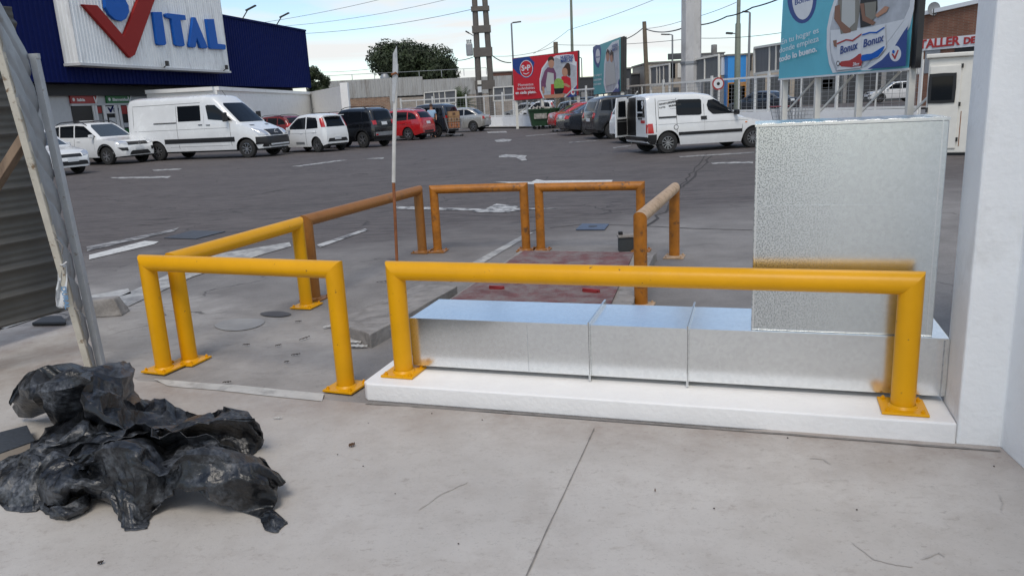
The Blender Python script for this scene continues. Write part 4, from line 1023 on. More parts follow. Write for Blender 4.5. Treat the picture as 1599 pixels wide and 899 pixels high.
    def mirror(s, x, z, m=None):
        for sd in (-1, 1):
            y = sd*(s.hw(x)*.96); mb = MB()
            mb.box((x, y+sd*.10, z+.03), (.10, .20, .14)); 
            o = mb.build('mirror', m or s.paint, s.root, world=False, bevel=.03)
            MB().bar((x, y-sd*.03, z-.02), (x, y+sd*.05, z+.0), .05, .04).build('mirror_arm', M['black'], o, world=False)
    def handles(s, pts, m=None):
        for x, z in pts:
            for sd, f in ((1, 'L'), (-1, 'R')):
                s.patch('door_handle', m or s.paint, [(x-.09, z-.014), (x+.09, z-.014), (x+.09, z+.014), (x-.09, z+.014)], f, nu=4, nv=2, off=.028, skirt=.03)
    def rails(s, x0, x1, m):
        for sd in (-1, 1):
            pts = []
            for i in range(7):
                x = x0+(x1-x0)*i/6; z = s.roof(x); ye = s.hw(x)*.955-s.S['tum']*(z-s.belt(x))*.9-.06
                pts.append((x, sd*ye, z+.02+(.055 if 0 < i < 6 else 0)))
            MB().tube(pts, .016, 8).build('roof_rail', m, s.root, world=False, smooth=True)
M['gap'] = mat('panel_gap', (.02, .02, .02), .8)
def paint(name, c, rough=.25, metal=0, dust=.05): return mat(name, c, rough, metal=metal, var=dust, vscale=2, coat=.7, spec=.5, rvar=.06)
M['carwhite'] = paint('car_white', (.72, .73, .73)); M['carred'] = paint('car_red', (.42, .012, .014)); M['carblack'] = paint('car_black', (.006, .0065, .008))
M['carsilver'] = paint('car_silver', (.42, .41, .38), .3, .4); M['cardark'] = paint('car_dark_blue', (.018, .022, .030)); M['cargrey'] = paint('car_charcoal', (.03, .033, .038), .25)
M['carmaroon'] = paint('car_maroon', (.16, .012, .014))
def scaled(S, kx, kz=1.0):
    T = dict(S)
    for k in ('plan', 'belt', 'roof', 'sill'): T[k] = [(x*kx, (v*kz if k != 'plan' else v)) for x, v in S[k]]
    T['x0'] *= kx; T['x1'] *= kx; T['wb'] *= kx
    return T
HATCH = dict(x0=-.62, x1=3.20, wb=2.42, w=1.68, rw=.30, ra=.36, tum=.24, spokes=5,
    plan=[(-.62, .80), (-.50, .92), (-.2, .98), (.8, 1), (2.2, 1), (2.9, .93), (3.1, .82), (3.2, .62)],
    belt=[(-.62, .72), (-.58, .90), (-.4, .96), (1.9, .92), (2.3, .90), (2.9, .78), (3.1, .66), (3.2, .48)],
    roof=[(-.62, .72), (-.58, .95), (-.52, 1.10), (-.30, 1.46), (.0, 1.52), (.9, 1.54), (1.3, 1.50), (2.2, .95), (2.3, .9), (3.2, .4)],
    sill=[(-.62, .34), (-.3, .24), (2.8, .22), (3.2, .26)])
SUV = dict(x0=-.78, x1=3.44, wb=2.57, w=1.80, rw=.345, ra=.41, tum=.20, spokes=5,
    plan=[(-.78, .86), (-.66, .95), (-.2, 1), (2.6, 1), (3.1, .95), (3.34, .86), (3.44, .72)],
    belt=[(-.78, .85), (-.74, 1.05), (-.5, 1.08), (2.1, 1.03), (2.4, 1.02), (3.1, .93), (3.34, .82), (3.44, .6)],
    roof=[(-.78, .85), (-.74, 1.1), (-.52, 1.60), (-.2, 1.68), (.9, 1.70), (1.4, 1.66), (2.25, 1.07), (2.4, 1.02), (3.44, .6)],
    sill=[(-.78, .42), (-.4, .32), (2.9, .30), (3.44, .34)])
WAGON = dict(x0=-.95, x1=3.45, wb=2.58, w=1.75, rw=.315, ra=.37, tum=.24, spokes=5,
    plan=[(-.95, .80), (-.82, .92), (-.3, .99), (2.6, 1), (3.1, .93), (3.35, .8), (3.45, .62)],
    belt=[(-.95, .70), (-.90, .90), (-.6, .97), (2.1, .92), (2.5, .90), (3.1, .78), (3.35, .66), (3.45, .48)],
    roof=[(-.95, .70), (-.90, .95), (-.62, 1.30), (-.35, 1.47), (.4, 1.52), (1.1, 1.51), (1.5, 1.45), (2.4, .95), (2.5, .9), (3.45, .4)],
    sill=[(-.95, .36), (-.5, .26), (2.9, .24), (3.45, .28)])
SEDAN = dict(x0=-1.05, x1=3.50, wb=2.68, w=1.76, rw=.315, ra=.37, tum=.32, spokes=5,
    plan=[(-1.05, .80), (-.92, .92), (-.3, .99), (2.6, 1), (3.1, .93), (3.38, .8), (3.5, .62)],
    belt=[(-1.05, .74), (-1.0, .94), (-.5, 1.0), (.0, .98), (2.1, .90), (2.5, .88), (3.1, .77), (3.4, .64), (3.5, .48)],
    roof=[(-1.05, .74), (-1.0, .94), (-.48, 1.0), (.1, 1.30), (.45, 1.42), (1.1, 1.44), (1.5, 1.40), (2.3, .95), (2.5, .88), (3.5, .4)],
    sill=[(-1.05, .36), (-.5, .26), (2.9, .24), (3.5, .28)])
def heading(a, b): d = b-a; return math.atan2(d.y, d.x)
def plate(c, face, y, z, w=.40, h=.13, txt='AD 412 KX'):
    o = c.patch('number_plate', M['plate'], [(y-w/2, z-h/2), (y+w/2, z-h/2), (y+w/2, z+h/2), (y-w/2, z+h/2)], face, nu=4, nv=2, off=.018, skirt=.02)
    return o
def place(pr, side_w, hd):
    """rear axle centre from the contact point of the near rear wheel"""
    return pr

# --- white hatchback seen from behind, left row
def common_rear(c, tail, glass, zplate, bumper=None, tl='redlens'):
    c.ends('tail_light', M[tl], tail, 'B', nu=5, nv=6, off=.012)
    c.patch('rear_window', M['glass'], glass, 'B', nu=14, nv=8)
    if zplate: plate(c, 'B', 0, zplate)
def rear_car(name, label, S, pt, near, hd, group=None, **k):
    """near: contact of the wheel nearer to the left side of the picture; hd heading"""
    c = Car(name, label, 'car' if 'cat' not in k else k['cat'], S, pt, (near.x, near.y, 0), hd, group); return c

hN, hF = G(498, 238), G(457, 236.5)
hr = G(527, 236)
KR = .88
hd = math.atan2(.58, -.81)   # nose away to the left
def loc_from_left_wheel(p, hd, S):   # p = ground contact of the rear-left wheel
    yl = (S['w']/2-.12)*KR
    return Vector((p.x + math.sin(hd)*yl, p.y - math.cos(hd)*yl, 0))
def loc_from_right_wheel(p, hd, S):
    yl = S['w']/2-.12
    return Vector((p.x - math.sin(hd)*yl, p.y + math.cos(hd)*yl, 0))
def hatch_details(c, S):
    c.both('side_window', M['glass'], [(-.16, .99), (-.14, 1.20), (.0, 1.40), (.62, 1.44), (.62, .96)], off=.006)
    c.both('side_window', M['glass'], [(.70, .96), (.70, 1.44), (1.30, 1.40), (1.60, 1.22), (1.98, .96)], off=.006)
    for f in 'LR':
        c.line(f, (.66, .30), (.66, .95)); c.line(f, (1.86, .30), (1.90, .92)); c.line(f, (-.05, .72), (.0, .95))
        c.line(f, (-.1, .80), (1.9, .78), .008)
    c.handles([(.12, .82), (1.0, .80)]); c.mirror(1.82, .95)
    c.patch('windscreen', M['paleglass'], [(-.62, .98), (.62, .98), (.50, 1.40), (-.50, 1.40)], 'F', off=.006)
    c.ends('headlight', M['clearlens'], [(.42, .60), (.42, .72), (.72, .80), (.72, .66)], 'F', nu=6, nv=4, off=.012)
    c.patch('grille', M['black'], [(-.38, .58), (.38, .58), (.38, .68), (-.38, .68)], 'F', off=.01)
    c.patch('bumper_intake', M['black'], [(-.6, .32), (.6, .32), (.5, .46), (-.5, .46)], 'F', off=.01)
SC = HATCH
loc = loc_from_left_wheel(G(498, 238), hd, SC)
c = Car('parked_car', 'white hatchback', 'car', SC, M['carwhite'], loc, hd, 'cars in the left row')
c.root['label'] = 'white hatchback with tall red tail lights parked right of the long white van'
hatch_details(c, SC)
c.both('tail_light', M['redlens'], [(-.52, 1.02), (-.36, 1.02), (-.22, 1.36), (-.34, 1.40)], nu=6, nv=8, off=.012)
common_rear(c, [(.64, 1.02), (.71, 1.02), (.66, 1.40), (.60, 1.40)], [(-.58, 1.02), (.58, 1.02), (.50, 1.42), (-.50, 1.42)], .56)
c.patch('bumper_insert', M['black'], [(-.62, .42), (.62, .42), (.58, .56), (-.58, .56)], 'B', off=.01)
c.patch('sill_trim', M['greymetal'], [(.8, .34), (1.4, .34), (1.4, .44), (.8, .44)], 'L', off=.006)
MB().tube([(1.1, 0, 1.56), (.85, 0, 1.80)], .006, 6).build('aerial', M['black'], c.root, world=False)
MB().box((-.72, 0, 1.49), (.02, 1.0, .02))
sp = MB(); sp.box((-.44, 0, 1.47), (.22, 1.15, .03)); sp.build('spoiler', M['carwhite'], c.root, world=False, bevel=.01)

# --- dark boxy SUV (black)
def suv_details(c, glasscut=None):
    c.both('side_window', M['glass'], [(-.50, 1.14), (-.40, 1.52), (-.05, 1.55), (-.05, 1.12)], off=.006)
    c.both('side_window', M['glass'], [(.02, 1.12), (.02, 1.56), (.82, 1.57), (.82, 1.10)], off=.006)
    c.both('side_window', M['glass'], [(.90, 1.10), (.90, 1.57), (1.42, 1.53), (2.08, 1.10)], off=.006)
    for f in 'LR':
        c.line(f, (.86, .40), (.86, 1.06)); c.line(f, (1.98, .40), (2.0, 1.04)); c.line(f, (.08, .78), (.1, 1.06))
    c.handles([(.25, .97), (1.1, .95)]); c.mirror(1.98, 1.10)
    c.patch('windscreen', M['paleglass'], [(-.68, 1.10), (.68, 1.10), (.56, 1.58), (-.56, 1.58)], 'F', off=.006)
    for xw in (0, c.S['wb']):
        for f in 'LR':
            pts = []
            for i in range(13):
                a = math.pi*i/12; pts.append((xw+math.cos(a)*.475, c.S['rw']+math.sin(a)*.475))
            for i in range(12, -1, -1):
                a = math.pi*i/12; pts.append((xw+math.cos(a)*.405, c.S['rw']+math.sin(a)*.405))
            # arch lip in short straight pieces
            for i in range(12):
                a0, a1 = math.pi*i/12, math.pi*(i+1)/12
                for_q = [(xw+math.cos(a0)*.48, c.S['rw']+math.sin(a0)*.48), (xw+math.cos(a1)*.48, c.S['rw']+math.sin(a1)*.48), (xw+math.cos(a1)*.42, c.S['rw']+math.sin(a1)*.42), (xw+math.cos(a0)*.42, c.S['rw']+math.sin(a0)*.42)]
                if i == 0: allq = []
                allq.append(for_q)
            merge_patches(c, 'arch_trim', M['black'], allq, f)
def merge_patches(c, name, m, polys, f):
    mb = MB(); s = 1 if f == 'L' else -1
    for q in polys:
        vs = []
        for x, z in q:
            h, nrm, _, _ = c.bv.ray_cast(Vector((x, s*3, z)), Vector((0, -s, 0)))
            y = h.y if h is not None else s*c.hw(x)
            vs.append(Vector((x, y+s*.014, z)))
        mb.prism(vs, (0, -s*.05, 0))
    return mb.build(name, m, c.root, world=False)
hd = math.atan2(.52, -.85)
loc = loc_from_left_wheel(G(569, 231), hd, SUV)
c = Car('parked_car', 'black boxy four by four with roof rails parked left of the red estate', 'car', SUV, M['carblack'], loc, hd, 'cars in the left row')
suv_details(c)
common_rear(c, [(.58, .98), (.80, .98), (.80, 1.16), (.58, 1.16)], [(-.66, 1.16), (.66, 1.16), (.56, 1.55), (-.56, 1.55)], 1.02)
c.patch('bumper', M['greymetal'], [(-.80, .50), (.80, .50), (.80, .66), (-.80, .66)], 'B', off=.015)
c.ends('reflector', M['redlens'], [(.55, .52), (.70, .52), (.70, .58), (.55, .58)], 'B', nu=3, nv=2, off=.022)
c.rails(-.3, 1.4, M['black'])

# --- red estate
hd = math.atan2(.42, -.91)
loc = loc_from_left_wheel(G(639, 219.5), hd, WAGON)
def wagon_details(c):
    c.both('side_window', M['glass'], [(-.62, 1.06), (-.50, 1.26), (-.30, 1.36), (-.05, 1.40), (-.05, 1.03)], off=.006)
    c.both('side_window', M['glass'], [(.02, 1.02), (.02, 1.41), (.80, 1.43), (.80, .98)], off=.006)
    c.both('side_window', M['glass'], [(.88, .98), (.88, 1.43), (1.45, 1.38), (2.10, .97)], off=.006)
    for f in 'LR':
        c.line(f, (.84, .32), (.84, .96)); c.line(f, (2.0, .32), (2.02, .93)); c.line(f, (.05, .76), (.08, .98)); c.line(f, (-.5, .80), (2.0, .80), .008)
    c.handles([(.22, .86), (1.12, .84)]); c.mirror(1.95, .99)
    c.patch('windscreen', M['paleglass'], [(-.62, 1.0), (.62, 1.0), (.50, 1.40), (-.50, 1.40)], 'F', off=.006)
c = Car('parked_car', 'bright red estate car parked behind the thin stake', 'car', WAGON, M['carred'], loc, hd, 'cars in the left row')
wagon_details(c); common_rear(c, [(.56, .92), (.80, .92), (.76, 1.08), (.56, 1.06)], [(-.62, 1.10), (.62, 1.10), (.52, 1.40), (-.52, 1.40)], .86)
c.rails(-.4, 1.4, M['chrome']); c.patch('bumper_insert', M['black'], [(-.5, .38), (.5, .38), (.5, .48), (-.5, .48)], 'B', off=.01)

# --- dark people carrier with open tailgate beside the trolley
hd = math.atan2(.48, -.88)
MPV = scaled(SUV, 1.0, 1.02); loc = loc_from_left_wheel(G(683, 214.5), hd, MPV)
c = Car('parked_car', 'dark tall car parked behind the loaded trolley and the man in the light blue shirt', 'car', MPV, M['cardark'], loc, hd, 'cars in the left row')
suv_details(c); common_rear(c, [(.66, 1.0), (.80, 1.0), (.80, 1.12), (.66, 1.12)], [(-.6, 1.16), (.6, 1.16), (.56, 1.56), (-.56, 1.56)], .80)
# --- silver sedan
hd = math.atan2(.32, -.95)
SHORTS = dict(SEDAN); SHORTS['x0'] = -.78
for k_ in ('plan', 'belt', 'roof', 'sill'): SHORTS[k_] = [((-.78+(x+1.05)*.74) if x < 0 else x, v) for x, v in SEDAN[k_]]
loc = loc_from_left_wheel(G(740, 206), hd, SHORTS)
def sedan_details(c):
    c.both('side_window', M['glass'], [(-.20, 1.05), (.12, 1.20), (.40, 1.32), (.62, 1.34), (.62, 1.0)], off=.006)
    c.both('side_window', M['glass'], [(.70, 1.0), (.70, 1.35), (1.35, 1.32), (2.05, .95)], off=.006)
    for f in 'LR': c.line(f, (.66, .32), (.66, .98)); c.line(f, (1.92, .32), (1.94, .92)); c.line(f, (-.1, .7), (.0, .98))
    c.handles([(.12, .86), (1.0, .84)]); c.mirror(1.85, .98)
    c.patch('windscreen', M['paleglass'], [(-.60, .98), (.60, .98), (.48, 1.34), (-.48, 1.34)], 'F', off=.006)
    c.patch('rear_bumper', M['cargrey'] if False else c.paint, [(-.8, .42), (.8, .42), (.8, .62), (-.8, .62)], 'B', off=.03, skirt=.03)
c = Car('parked_car', 'pale silver saloon parked farthest in the left row by the white fence', 'car', SHORTS, M['carsilver'], loc, hd, 'cars in the left row')
sedan_details(c); common_rear(c, [(.52, .76), (.78, .76), (.78, .92), (.52, .92)], [(-.56, 1.04), (.56, 1.04), (.46, 1.34), (-.46, 1.34)], .70)
for o_ in [o for o in bpy.data.objects if o.get('group') == 'cars in the left row']: o_.scale = (KR, KR, 1)
# --- two red roofs showing behind the hatchback
for (x, y), S, pt, lab in (((452, 222), WAGON, M['carmaroon'], 'dark red car of which the roof shows above the white hatchback'), ((528, 219), WAGON, M['carred'], 'red car hidden behind the black four by four')):
    hd = math.atan2(.5, -.86); p = G(x, y); c = Car('parked_car', lab, 'car', S, pt, (p.x, p.y, 0), hd, 'cars in the left row'); wagon_details(c); common_rear(c, [(.56, .92), (.80, .92), (.76, 1.08), (.56, 1.06)], [(-.62, 1.10), (.62, 1.10), (.52, 1.40), (-.52, 1.40)], .86); c.rails(-.4, 1.4, M['black'])

# --- white SUV with roof bars, nose to the right
hd = math.atan2(-.42, .91)
SV = scaled(SUV, 1.0, .97); SV['spokes'] = 6
pf = G(172, 257.5)   # near front wheel (right-hand side of the car)
yl = SV['w']/2-.12
fx = Vector((pf.x, pf.y, 0)) - Vector((math.cos(hd), math.sin(hd), 0))*SV['wb'] + Vector((-math.sin(hd), math.cos(hd), 0))*yl
c = Car('parked_car', 'white crossover with black roof rails parked left of the long white van, facing right', 'car', SV, M['carwhite'], fx, hd, 'white cars at the left edge')
suv_details(c)
c.ends('headlight', M['clearlens'], [(.46, .76), (.46, .86), (.82, .95), (.82, .80)], 'F', nu=6, nv=4, off=.012)
c.patch('grille', M['black'], [(-.46, .74), (.46, .74), (.46, .86), (-.46, .86)], 'F', off=.012)
o = c.patch('lower_intake', M['black'], [(-.5, .36), (.5, .36), (.4, .52), (-.4, .52)], 'F', off=.012)
c.ends('fog_lamp_surround', M['black'], [(.55, .52), (.55, .64), (.82, .66), (.78, .54)], 'F', nu=4, nv=3, off=.014)
plate(c, 'F', 0, .62)
b = MB(); b.prism([(3.47, -.06, .80), (3.47, 0, .70), (3.47, .06, .80), (3.47, 0, .90)], (.012, 0, 0)); b.build('badge', M['chrome'], c.root, world=False)
c.rails(-.3, 1.5, M['black'])
b = MB(); 
for x in (.1, 1.0):
    MB().bar((x, -.62, 1.735), (x, .62, 1.735), .06, .03).build('roof_bar', M['chrome'], c.root, world=False)
# --- small white car at the far left
hd2 = math.atan2(-.42, .91); HS = dict(HATCH); p = G(124, 270)
yl = HS['w']/2-.12
fx = Vector((p.x, p.y, 0)) - Vector((math.cos(hd2), math.sin(hd2), 0))*HS['wb'] - Vector((-math.sin(hd2), math.cos(hd2), 0))*yl
c = Car('parked_car', 'white hatchback nose showing beside the leaning corrugated gate', 'car', HS, M['carwhite'], fx, hd2, 'white cars at the left edge')
hatch_details(c, HS); plate(c, 'F', 0, .50)
MB().lathe([(.0, 3.215), (.05, 3.21), (.05, 3.19)], (0, 0, 0), 'Y', 14)

# --- long white high roofed van
VAN = dict(x0=-1.30, x1=5.15, wb=4.25, w=1.99, rw=.36, ra=.45, tum=.10, spokes=8, rc=.14,
    plan=[(-1.30, .93), (-1.2, .97), (-.8, 1), (4.0, 1), (4.6, .95), (4.95, .86), (5.15, .70)],
    belt=[(-1.30, 1.45), (3.2, 1.45), (3.75, 1.38), (4.1, 1.30), (4.85, 1.02), (5.05, .86), (5.15, .60)],
    roof=[(-1.30, 2.35), (-1.2, 2.46), (-.9, 2.50), (2.4, 2.50), (2.85, 2.44), (3.15, 2.18), (4.05, 1.34), (4.2, 1.27), (4.85, 1.0), (5.15, .6)],
    sill=[(-1.3, .42), (-.6, .34), (4.6, .34), (5.15, .36)])
pr, pf = G(251, 251), G(389, 246.5)
hdv = heading(pr, pf); kx = (pf-pr).length/4.25
VN = scaled(VAN, kx, 1.0)
locv = loc_from_right_wheel(pr, hdv, VN)
c = Car('parked_van', 'long white high roofed van with a dark side window and black lower trim', 'van', VN, M['carwhite'], locv, hdv)
K = lambda pts: [(x*kx, z) for x, z in pts]
c.both('side_window', M['glass'], K([(1.20, 1.52), (1.20, 2.12), (2.28, 2.12), (2.28, 1.52)]), off=.008)
c.both('door_window', M['glass'], K([(2.62, 1.56), (2.55, 2.08), (2.62, 2.12), (2.98, 2.10), (3.35, 1.80), (3.75, 1.46), (3.2, 1.50)]), off=.008)
for f in 'LR':
    o = c.patch('side_trim', M['black'], K([(-.05+.5, .66), (3.78, .66), (3.78, .84), (.45, .84)]), f, nu=24, nv=2, off=.014)
    c.patch('side_trim', M['black'], K([(-1.25, .66), (-.5, .66), (-.5, .84), (-1.25, .84)]), f, nu=8, nv=2, off=.014)
    c.line(f, K([(2.45, .45)])[0], K([(2.40, 2.40)])[0], .014); c.line(f, K([(3.62, .50)])[0], K([(3.62, 1.36)])[0], .012); c.line(f, K([(1.12, .45)])[0], K([(1.12, 2.15)])[0], .012)
    c.line(f, K([(-1.0, 1.20)])[0], K([(3.5, 1.20)])[0], .010); c.line(f, K([(-1.0, 2.20)])[0], K([(2.3, 2.22)])[0], .014); c.line(f, K([(-1.0, .52)])[0], K([(3.5, .52)])[0], .008)
    c.patch('slide_rail', M['darkmetal'], K([(.0, 1.46), (1.1, 1.46), (1.1, 1.50), (.0, 1.50)]), f, nu=8, nv=1, off=.02)
    c.line(f, K([(-1.0, 2.18)])[0], K([(-1.02, 1.3)])[0], .012)
c.handles([(2.25*kx, 1.36), (2.62*kx, 1.34)], M['black'])
c.patch('windscreen', M['glass'], [(-.80, 1.40), (.80, 1.40), (.70, 2.16), (-.70, 2.16)], 'F', nu=18, nv=12, off=.010)
c.patch('grille', M['black'], [(-.44, .84), (.44, .84), (.50, 1.06), (-.50, 1.06)], 'F', off=.02)
c.patch('bumper', M['black'], [(-.92, .42), (.92, .42), (.92, .80), (-.92, .80)], 'F', nu=18, nv=4, off=.03)
c.patch('bumper_step', M['plate'], [(-.62, .46), (.62, .46), (.62, .52), (-.62, .52)], 'F', nu=8, nv=1, off=.05)
plate(c, 'F', 0, .52)
c.ends('headlight', M['clearlens'], [(.56, .86), (.56, 1.0), (.80, 1.14), (.92, 1.12), (.90, .86)], 'F', nu=8, nv=5, off=.016)
for sd, f in ((1, 'L'), (-1, 'R')):
    mb = MB(); xm = 3.55*kx; mb.box((xm, sd*1.13, 1.62), (.12, .22, .36)); o = mb.build('mirror', M['black'], c.root, world=False, bevel=.03)
    MB().bar((xm, sd*.95, 1.50), (xm, sd*1.06, 1.55), .06, .05).build('mirror_arm', M['black'], o, world=False)
e = MB(); xg = 5.15*kx-.12
e.lathe([(.105, 0), (.115, .01), (.125, 0), (.115, -.01), (.105, 0)], (0, 0, 0), 'Y', 24)
for a in (90, 210, 330): e.bar((0, 0, 0), (math.cos(R(a))*.11, 0, math.sin(R(a))*.11), .02, .012, up=(0, 1, 0))
hit = c.bv.ray_cast(Vector((9, 0, .95)), Vector((-1, 0, 0)))[0]
for v_ in e.v: v_.x, v_.y, v_.z = hit.x+.045+v_.y, v_.x, v_.z+.95
e.build('badge', M['chrome'], c.root, world=False, smooth=True)
MB().tube([(2.9*kx, 0, 2.46), (2.75*kx, 0, 2.66)], .008, 6).build('aerial', M['black'], c.root, world=False)
mb = MB()
for sd in (-1, 1): c.patch('bonnet_vent', M['black'], [(sd*.5-.12, 1.24), (sd*.5+.12, 1.24), (sd*.5+.12, 1.27), (sd*.5-.12, 1.27)], 'F', nu=6, nv=2, off=.008)

# --- small white van, rear door open
PV = dict(x0=-.62, x1=3.36, wb=2.70, w=1.70, rw=.295, ra=.35, tum=.11, spokes=10, rc=.09,
    plan=[(-.62, .95), (-.56, .98), (-.3, 1), (2.6, 1), (3.0, .93), (3.24, .82), (3.36, .6)],
    belt=[(-.62, 1.0), (1.9, 1.0), (2.25, .96), (2.6, .90), (3.0, .80), (3.24, .66), (3.36, .48)],
    roof=[(-.62, 1.66), (-.56, 1.70), (-.3, 1.74), (.9, 1.73), (1.35, 1.66), (2.25, 1.03), (2.5, .93), (3.36, .45)],
    sill=[(-.62, .34), (-.4, .24), (2.9, .22), (3.36, .26)])
pr, pf = G(1041, 239.5), G(1173, 230.5)
hdp = heading(pr, pf); kx = (pf-pr).length/2.70
PVs = scaled(PV, kx, .94); locp = loc_from_right_wheel(pr, hdp, PVs)
c = Car('parked_van', 'small white panel van with its rear door open and dark side windows', 'van', PVs, M['carwhite'], locp, hdp)
PV_CAR = c; kz = .94
K = lambda pts: [(x*kx, z*kz) for x, z in pts]
for f in 'LR':
    c.patch('side_window', M['glass'], K([(.30, 1.10), (.27, 1.14), (.27, 1.52), (.32, 1.56), (1.02, 1.54), (1.05, 1.50), (1.05, 1.12), (1.0, 1.08)]), f, off=.008, nu=20)
    c.patch('door_window', M['glass'], K([(1.25, 1.22), (1.22, 1.36), (1.25, 1.50), (1.45, 1.52), (1.70, 1.40), (2.16, 1.08), (1.4, 1.08)]), f, off=.008, nu=22)
    c.patch('side_trim', M['black'], K([(.32, .52), (2.32, .52), (2.32, .61), (.32, .61)]), f, nu=20, nv=2, off=.018)
    c.patch('rear_bumper_corner', M['black'], K([(-.61, .30), (-.36, .30), (-.36, .58), (-.61, .58)]), f, nu=8, nv=3, off=.02)
    c.patch('slide_rail', M['black'], K([(-.28, 1.04), (.26, 1.04), (.26, 1.085), (-.28, 1.085)]), f, nu=8, nv=1, off=.018)
    c.line(f, K([(.27, .34)])[0], K([(.27, 1.60)])[0], .012); c.line(f, K([(1.14, .34)])[0], K([(1.12, 1.60)])[0], .012); c.line(f, K([(2.30, .38)])[0], K([(2.36, .92)])[0], .012)
    c.line(f, K([(-.36, .64)])[0], K([(-.36, 1.62)])[0], .012); c.line(f, K([(-.4, .86)])[0], K([(2.9, .86)])[0], .006); c.line(f, K([(-.28, 1.09)])[0], K([(-.28, 1.52)])[0], .01); c.line(f, K([(-.28, 1.54)])[0], K([(.25, 1.56)])[0], .01)
    c.patch('door_lock', M['black'], K([(1.02, .94), (1.20, .94), (1.20, 1.04), (1.02, 1.04)]), f, nu=4, nv=2, off=.02)
    c.patch('fuel_cap', M['black'], [(x*kx, z*kz) for x, z in [(.24+math.cos(a*math.pi/8)*.075, .76+math.sin(a*math.pi/8)*.075) for a in range(16)]], f, nu=12, nv=4, off=.004)
    c.patch('fuel_cap', M['carwhite'], [(x*kx, z*kz) for x, z in [(.24+math.cos(a*math.pi/8)*.058, .76+math.sin(a*math.pi/8)*.058) for a in range(16)]], f, nu=12, nv=4, off=.009)
    c.patch('tail_light', M['redlens'], K([(-.61, .62), (-.44, .62), (-.46, .90), (-.61, .90)]), f, nu=5, nv=6, off=.012)
    c.patch('indicator', M['orangelens'], K([(2.42, .78), (2.48, .78), (2.48, .81), (2.42, .81)]), f, nu=3, nv=2, off=.012)
c.mirror(2.10*kx, 1.08*kz, M['black'])
c.patch('windscreen', M['glass'], [(-.66, 1.06), (.66, 1.06), (.60, 1.56), (-.60, 1.56)], 'F', nu=18, nv=10, off=.010)
c.ends('headlight', M['clearlens'], [(.50, .56), (.50, .70), (.76, .74), (.76, .58)], 'F', nu=6, nv=4, off=.012)
c.patch('bumper', M['black'], [(-.7, .28), (.7, .28), (.7, .48), (-.7, .48)], 'F', nu=10, nv=2, off=.014)
# dark loading opening on the left half of the rear, closed door with window on the right half
c.patch('rear_opening', M['black'], [(0.02, .50), (.74, .50), (.70, 1.56), (.02, 1.58)], 'B', nu=8, nv=8, off=.004)
c.patch('rear_door_window', M['glass'], [(-.62, 1.02), (-.10, 1.02), (-.10, 1.50), (-.58, 1.50)], 'B', nu=8, nv=8, off=.010)
c.patch('tail_light', M['redlens'], [(-.81, .62*kz), (-.72, .62*kz), (-.72, .88*kz), (-.81, .88*kz)], 'B', nu=3, nv=5, off=.012)
c.patch('sticker', mat('red_sticker', (.4, .03, .03), .5), [(-.62, .86), (-.34, .86), (-.34, .94), (-.62, .94)], 'B', nu=3, nv=2, off=.008)
c.patch('rear_bumper', M['black'], [(-.80, .28), (.80, .28), (.80, .48), (-.80, .48)], 'B', nu=10, nv=2, off=.06, skirt=.06)
c.patch('door_pull', M['black'], [(-.42, 1.0), (-.16, 1.0), (-.16, .96), (-.42, .96)], 'B', nu=4, nv=2, off=.016)
# open door, hinged at the far left corner
xr = c.S['x0']; hz = Vector((xr+.0, .74, 0)); a = R(214)
dd_ = Vector((math.cos(a), math.sin(a), 0))
def dpt(t, z, o=0): return hz + dd_*t + Vector((-dd_.y, dd_.x, 0))*o + Vector((0, 0, z))
dw = .60
mb = MB(); mb.prism([dpt(0, .46), dpt(dw, .46), dpt(dw, 1.30), dpt(dw-.06, 1.58), dpt(.04, 1.60), dpt(0, 1.5)], Vector((-dd_.y, dd_.x, 0))*.04)
door = mb.build('rear_door', M['carwhite'], c.root, world=False, bevel=.01)
nn = Vector((-dd_.y, dd_.x, 0))
for sgn, nm in ((-1, 'inner'), (1, 'outer')):
    o_ = -.006 if sgn < 0 else .04
    mb = MB(); mb.prism([dpt(.10, 1.04, o_), dpt(dw-.10, 1.04, o_), dpt(dw-.13, 1.48, o_), dpt(.12, 1.50, o_)], nn*.006); mb.build('door_glass', M['glass'], door, world=False)
mb = MB(); mb.prism([dpt(.06, .52, .041), dpt(dw-.05, .52, .041), dpt(dw-.05, .98, .041), dpt(.06, .98, .041)], nn*.008); mb.build('door_lining', M['black'], door, world=False)
mb = MB(); mb.prism([dpt(.06, .90, .05), dpt(dw-.05, .90, .05), dpt(dw-.05, .92, .05), dpt(.06, .92, .05)], nn*.006); mb.build('lining_strip', M['greymetal'], door, world=False)
# lettering on the flank and window of the small van (right side faces the viewer)
m4 = local(c.root); pa = m4 @ Vector((-.28*kx, -c.hw(0)*1.0, 0)); pb = m4 @ Vector((.3*kx, -c.hw(.3)*1.0, 0))
fp = Plane(pa, pb)
yy = c.bv.ray_cast(Vector((-.1, -3, 1.3)), Vector((0, 1, 0)))[0]
offs = -(abs(yy.y) - c.hw(0)) if False else (abs(yy.y)-c.hw(0))
mb = MB()
for i, (t1, t2) in enumerate((('REPARTOS', 'RAPIDOS'), ('FLETES', 'MUDANZAS'), ('SERVICIO', 'URBANO'))):
    text_mb(t1, .062, fp, .03, 1.34-i*.10, offs+.004, .004, rot=.10, mb=mb, bold=.001); text_mb(t2, .068, fp, .32, 1.375-i*.10, offs+.004, .004, rot=.10, mb=mb, bold=.003)
mb.build('lettering', M['darkmetal'], c.root)
rp = Plane(m4 @ Vector((xr, -.62, 0)), m4 @ Vector((xr, -.1, 0)))
text_mb('9', .30, rp, .12, 1.26, .05, .004, bold=.01).build('number_sticker', M['plate'], c.root)
MB().rect(rp, .04, 1.14, .46, 1.18, .05, .004).build('sticker_band', M['plate'], c.root)

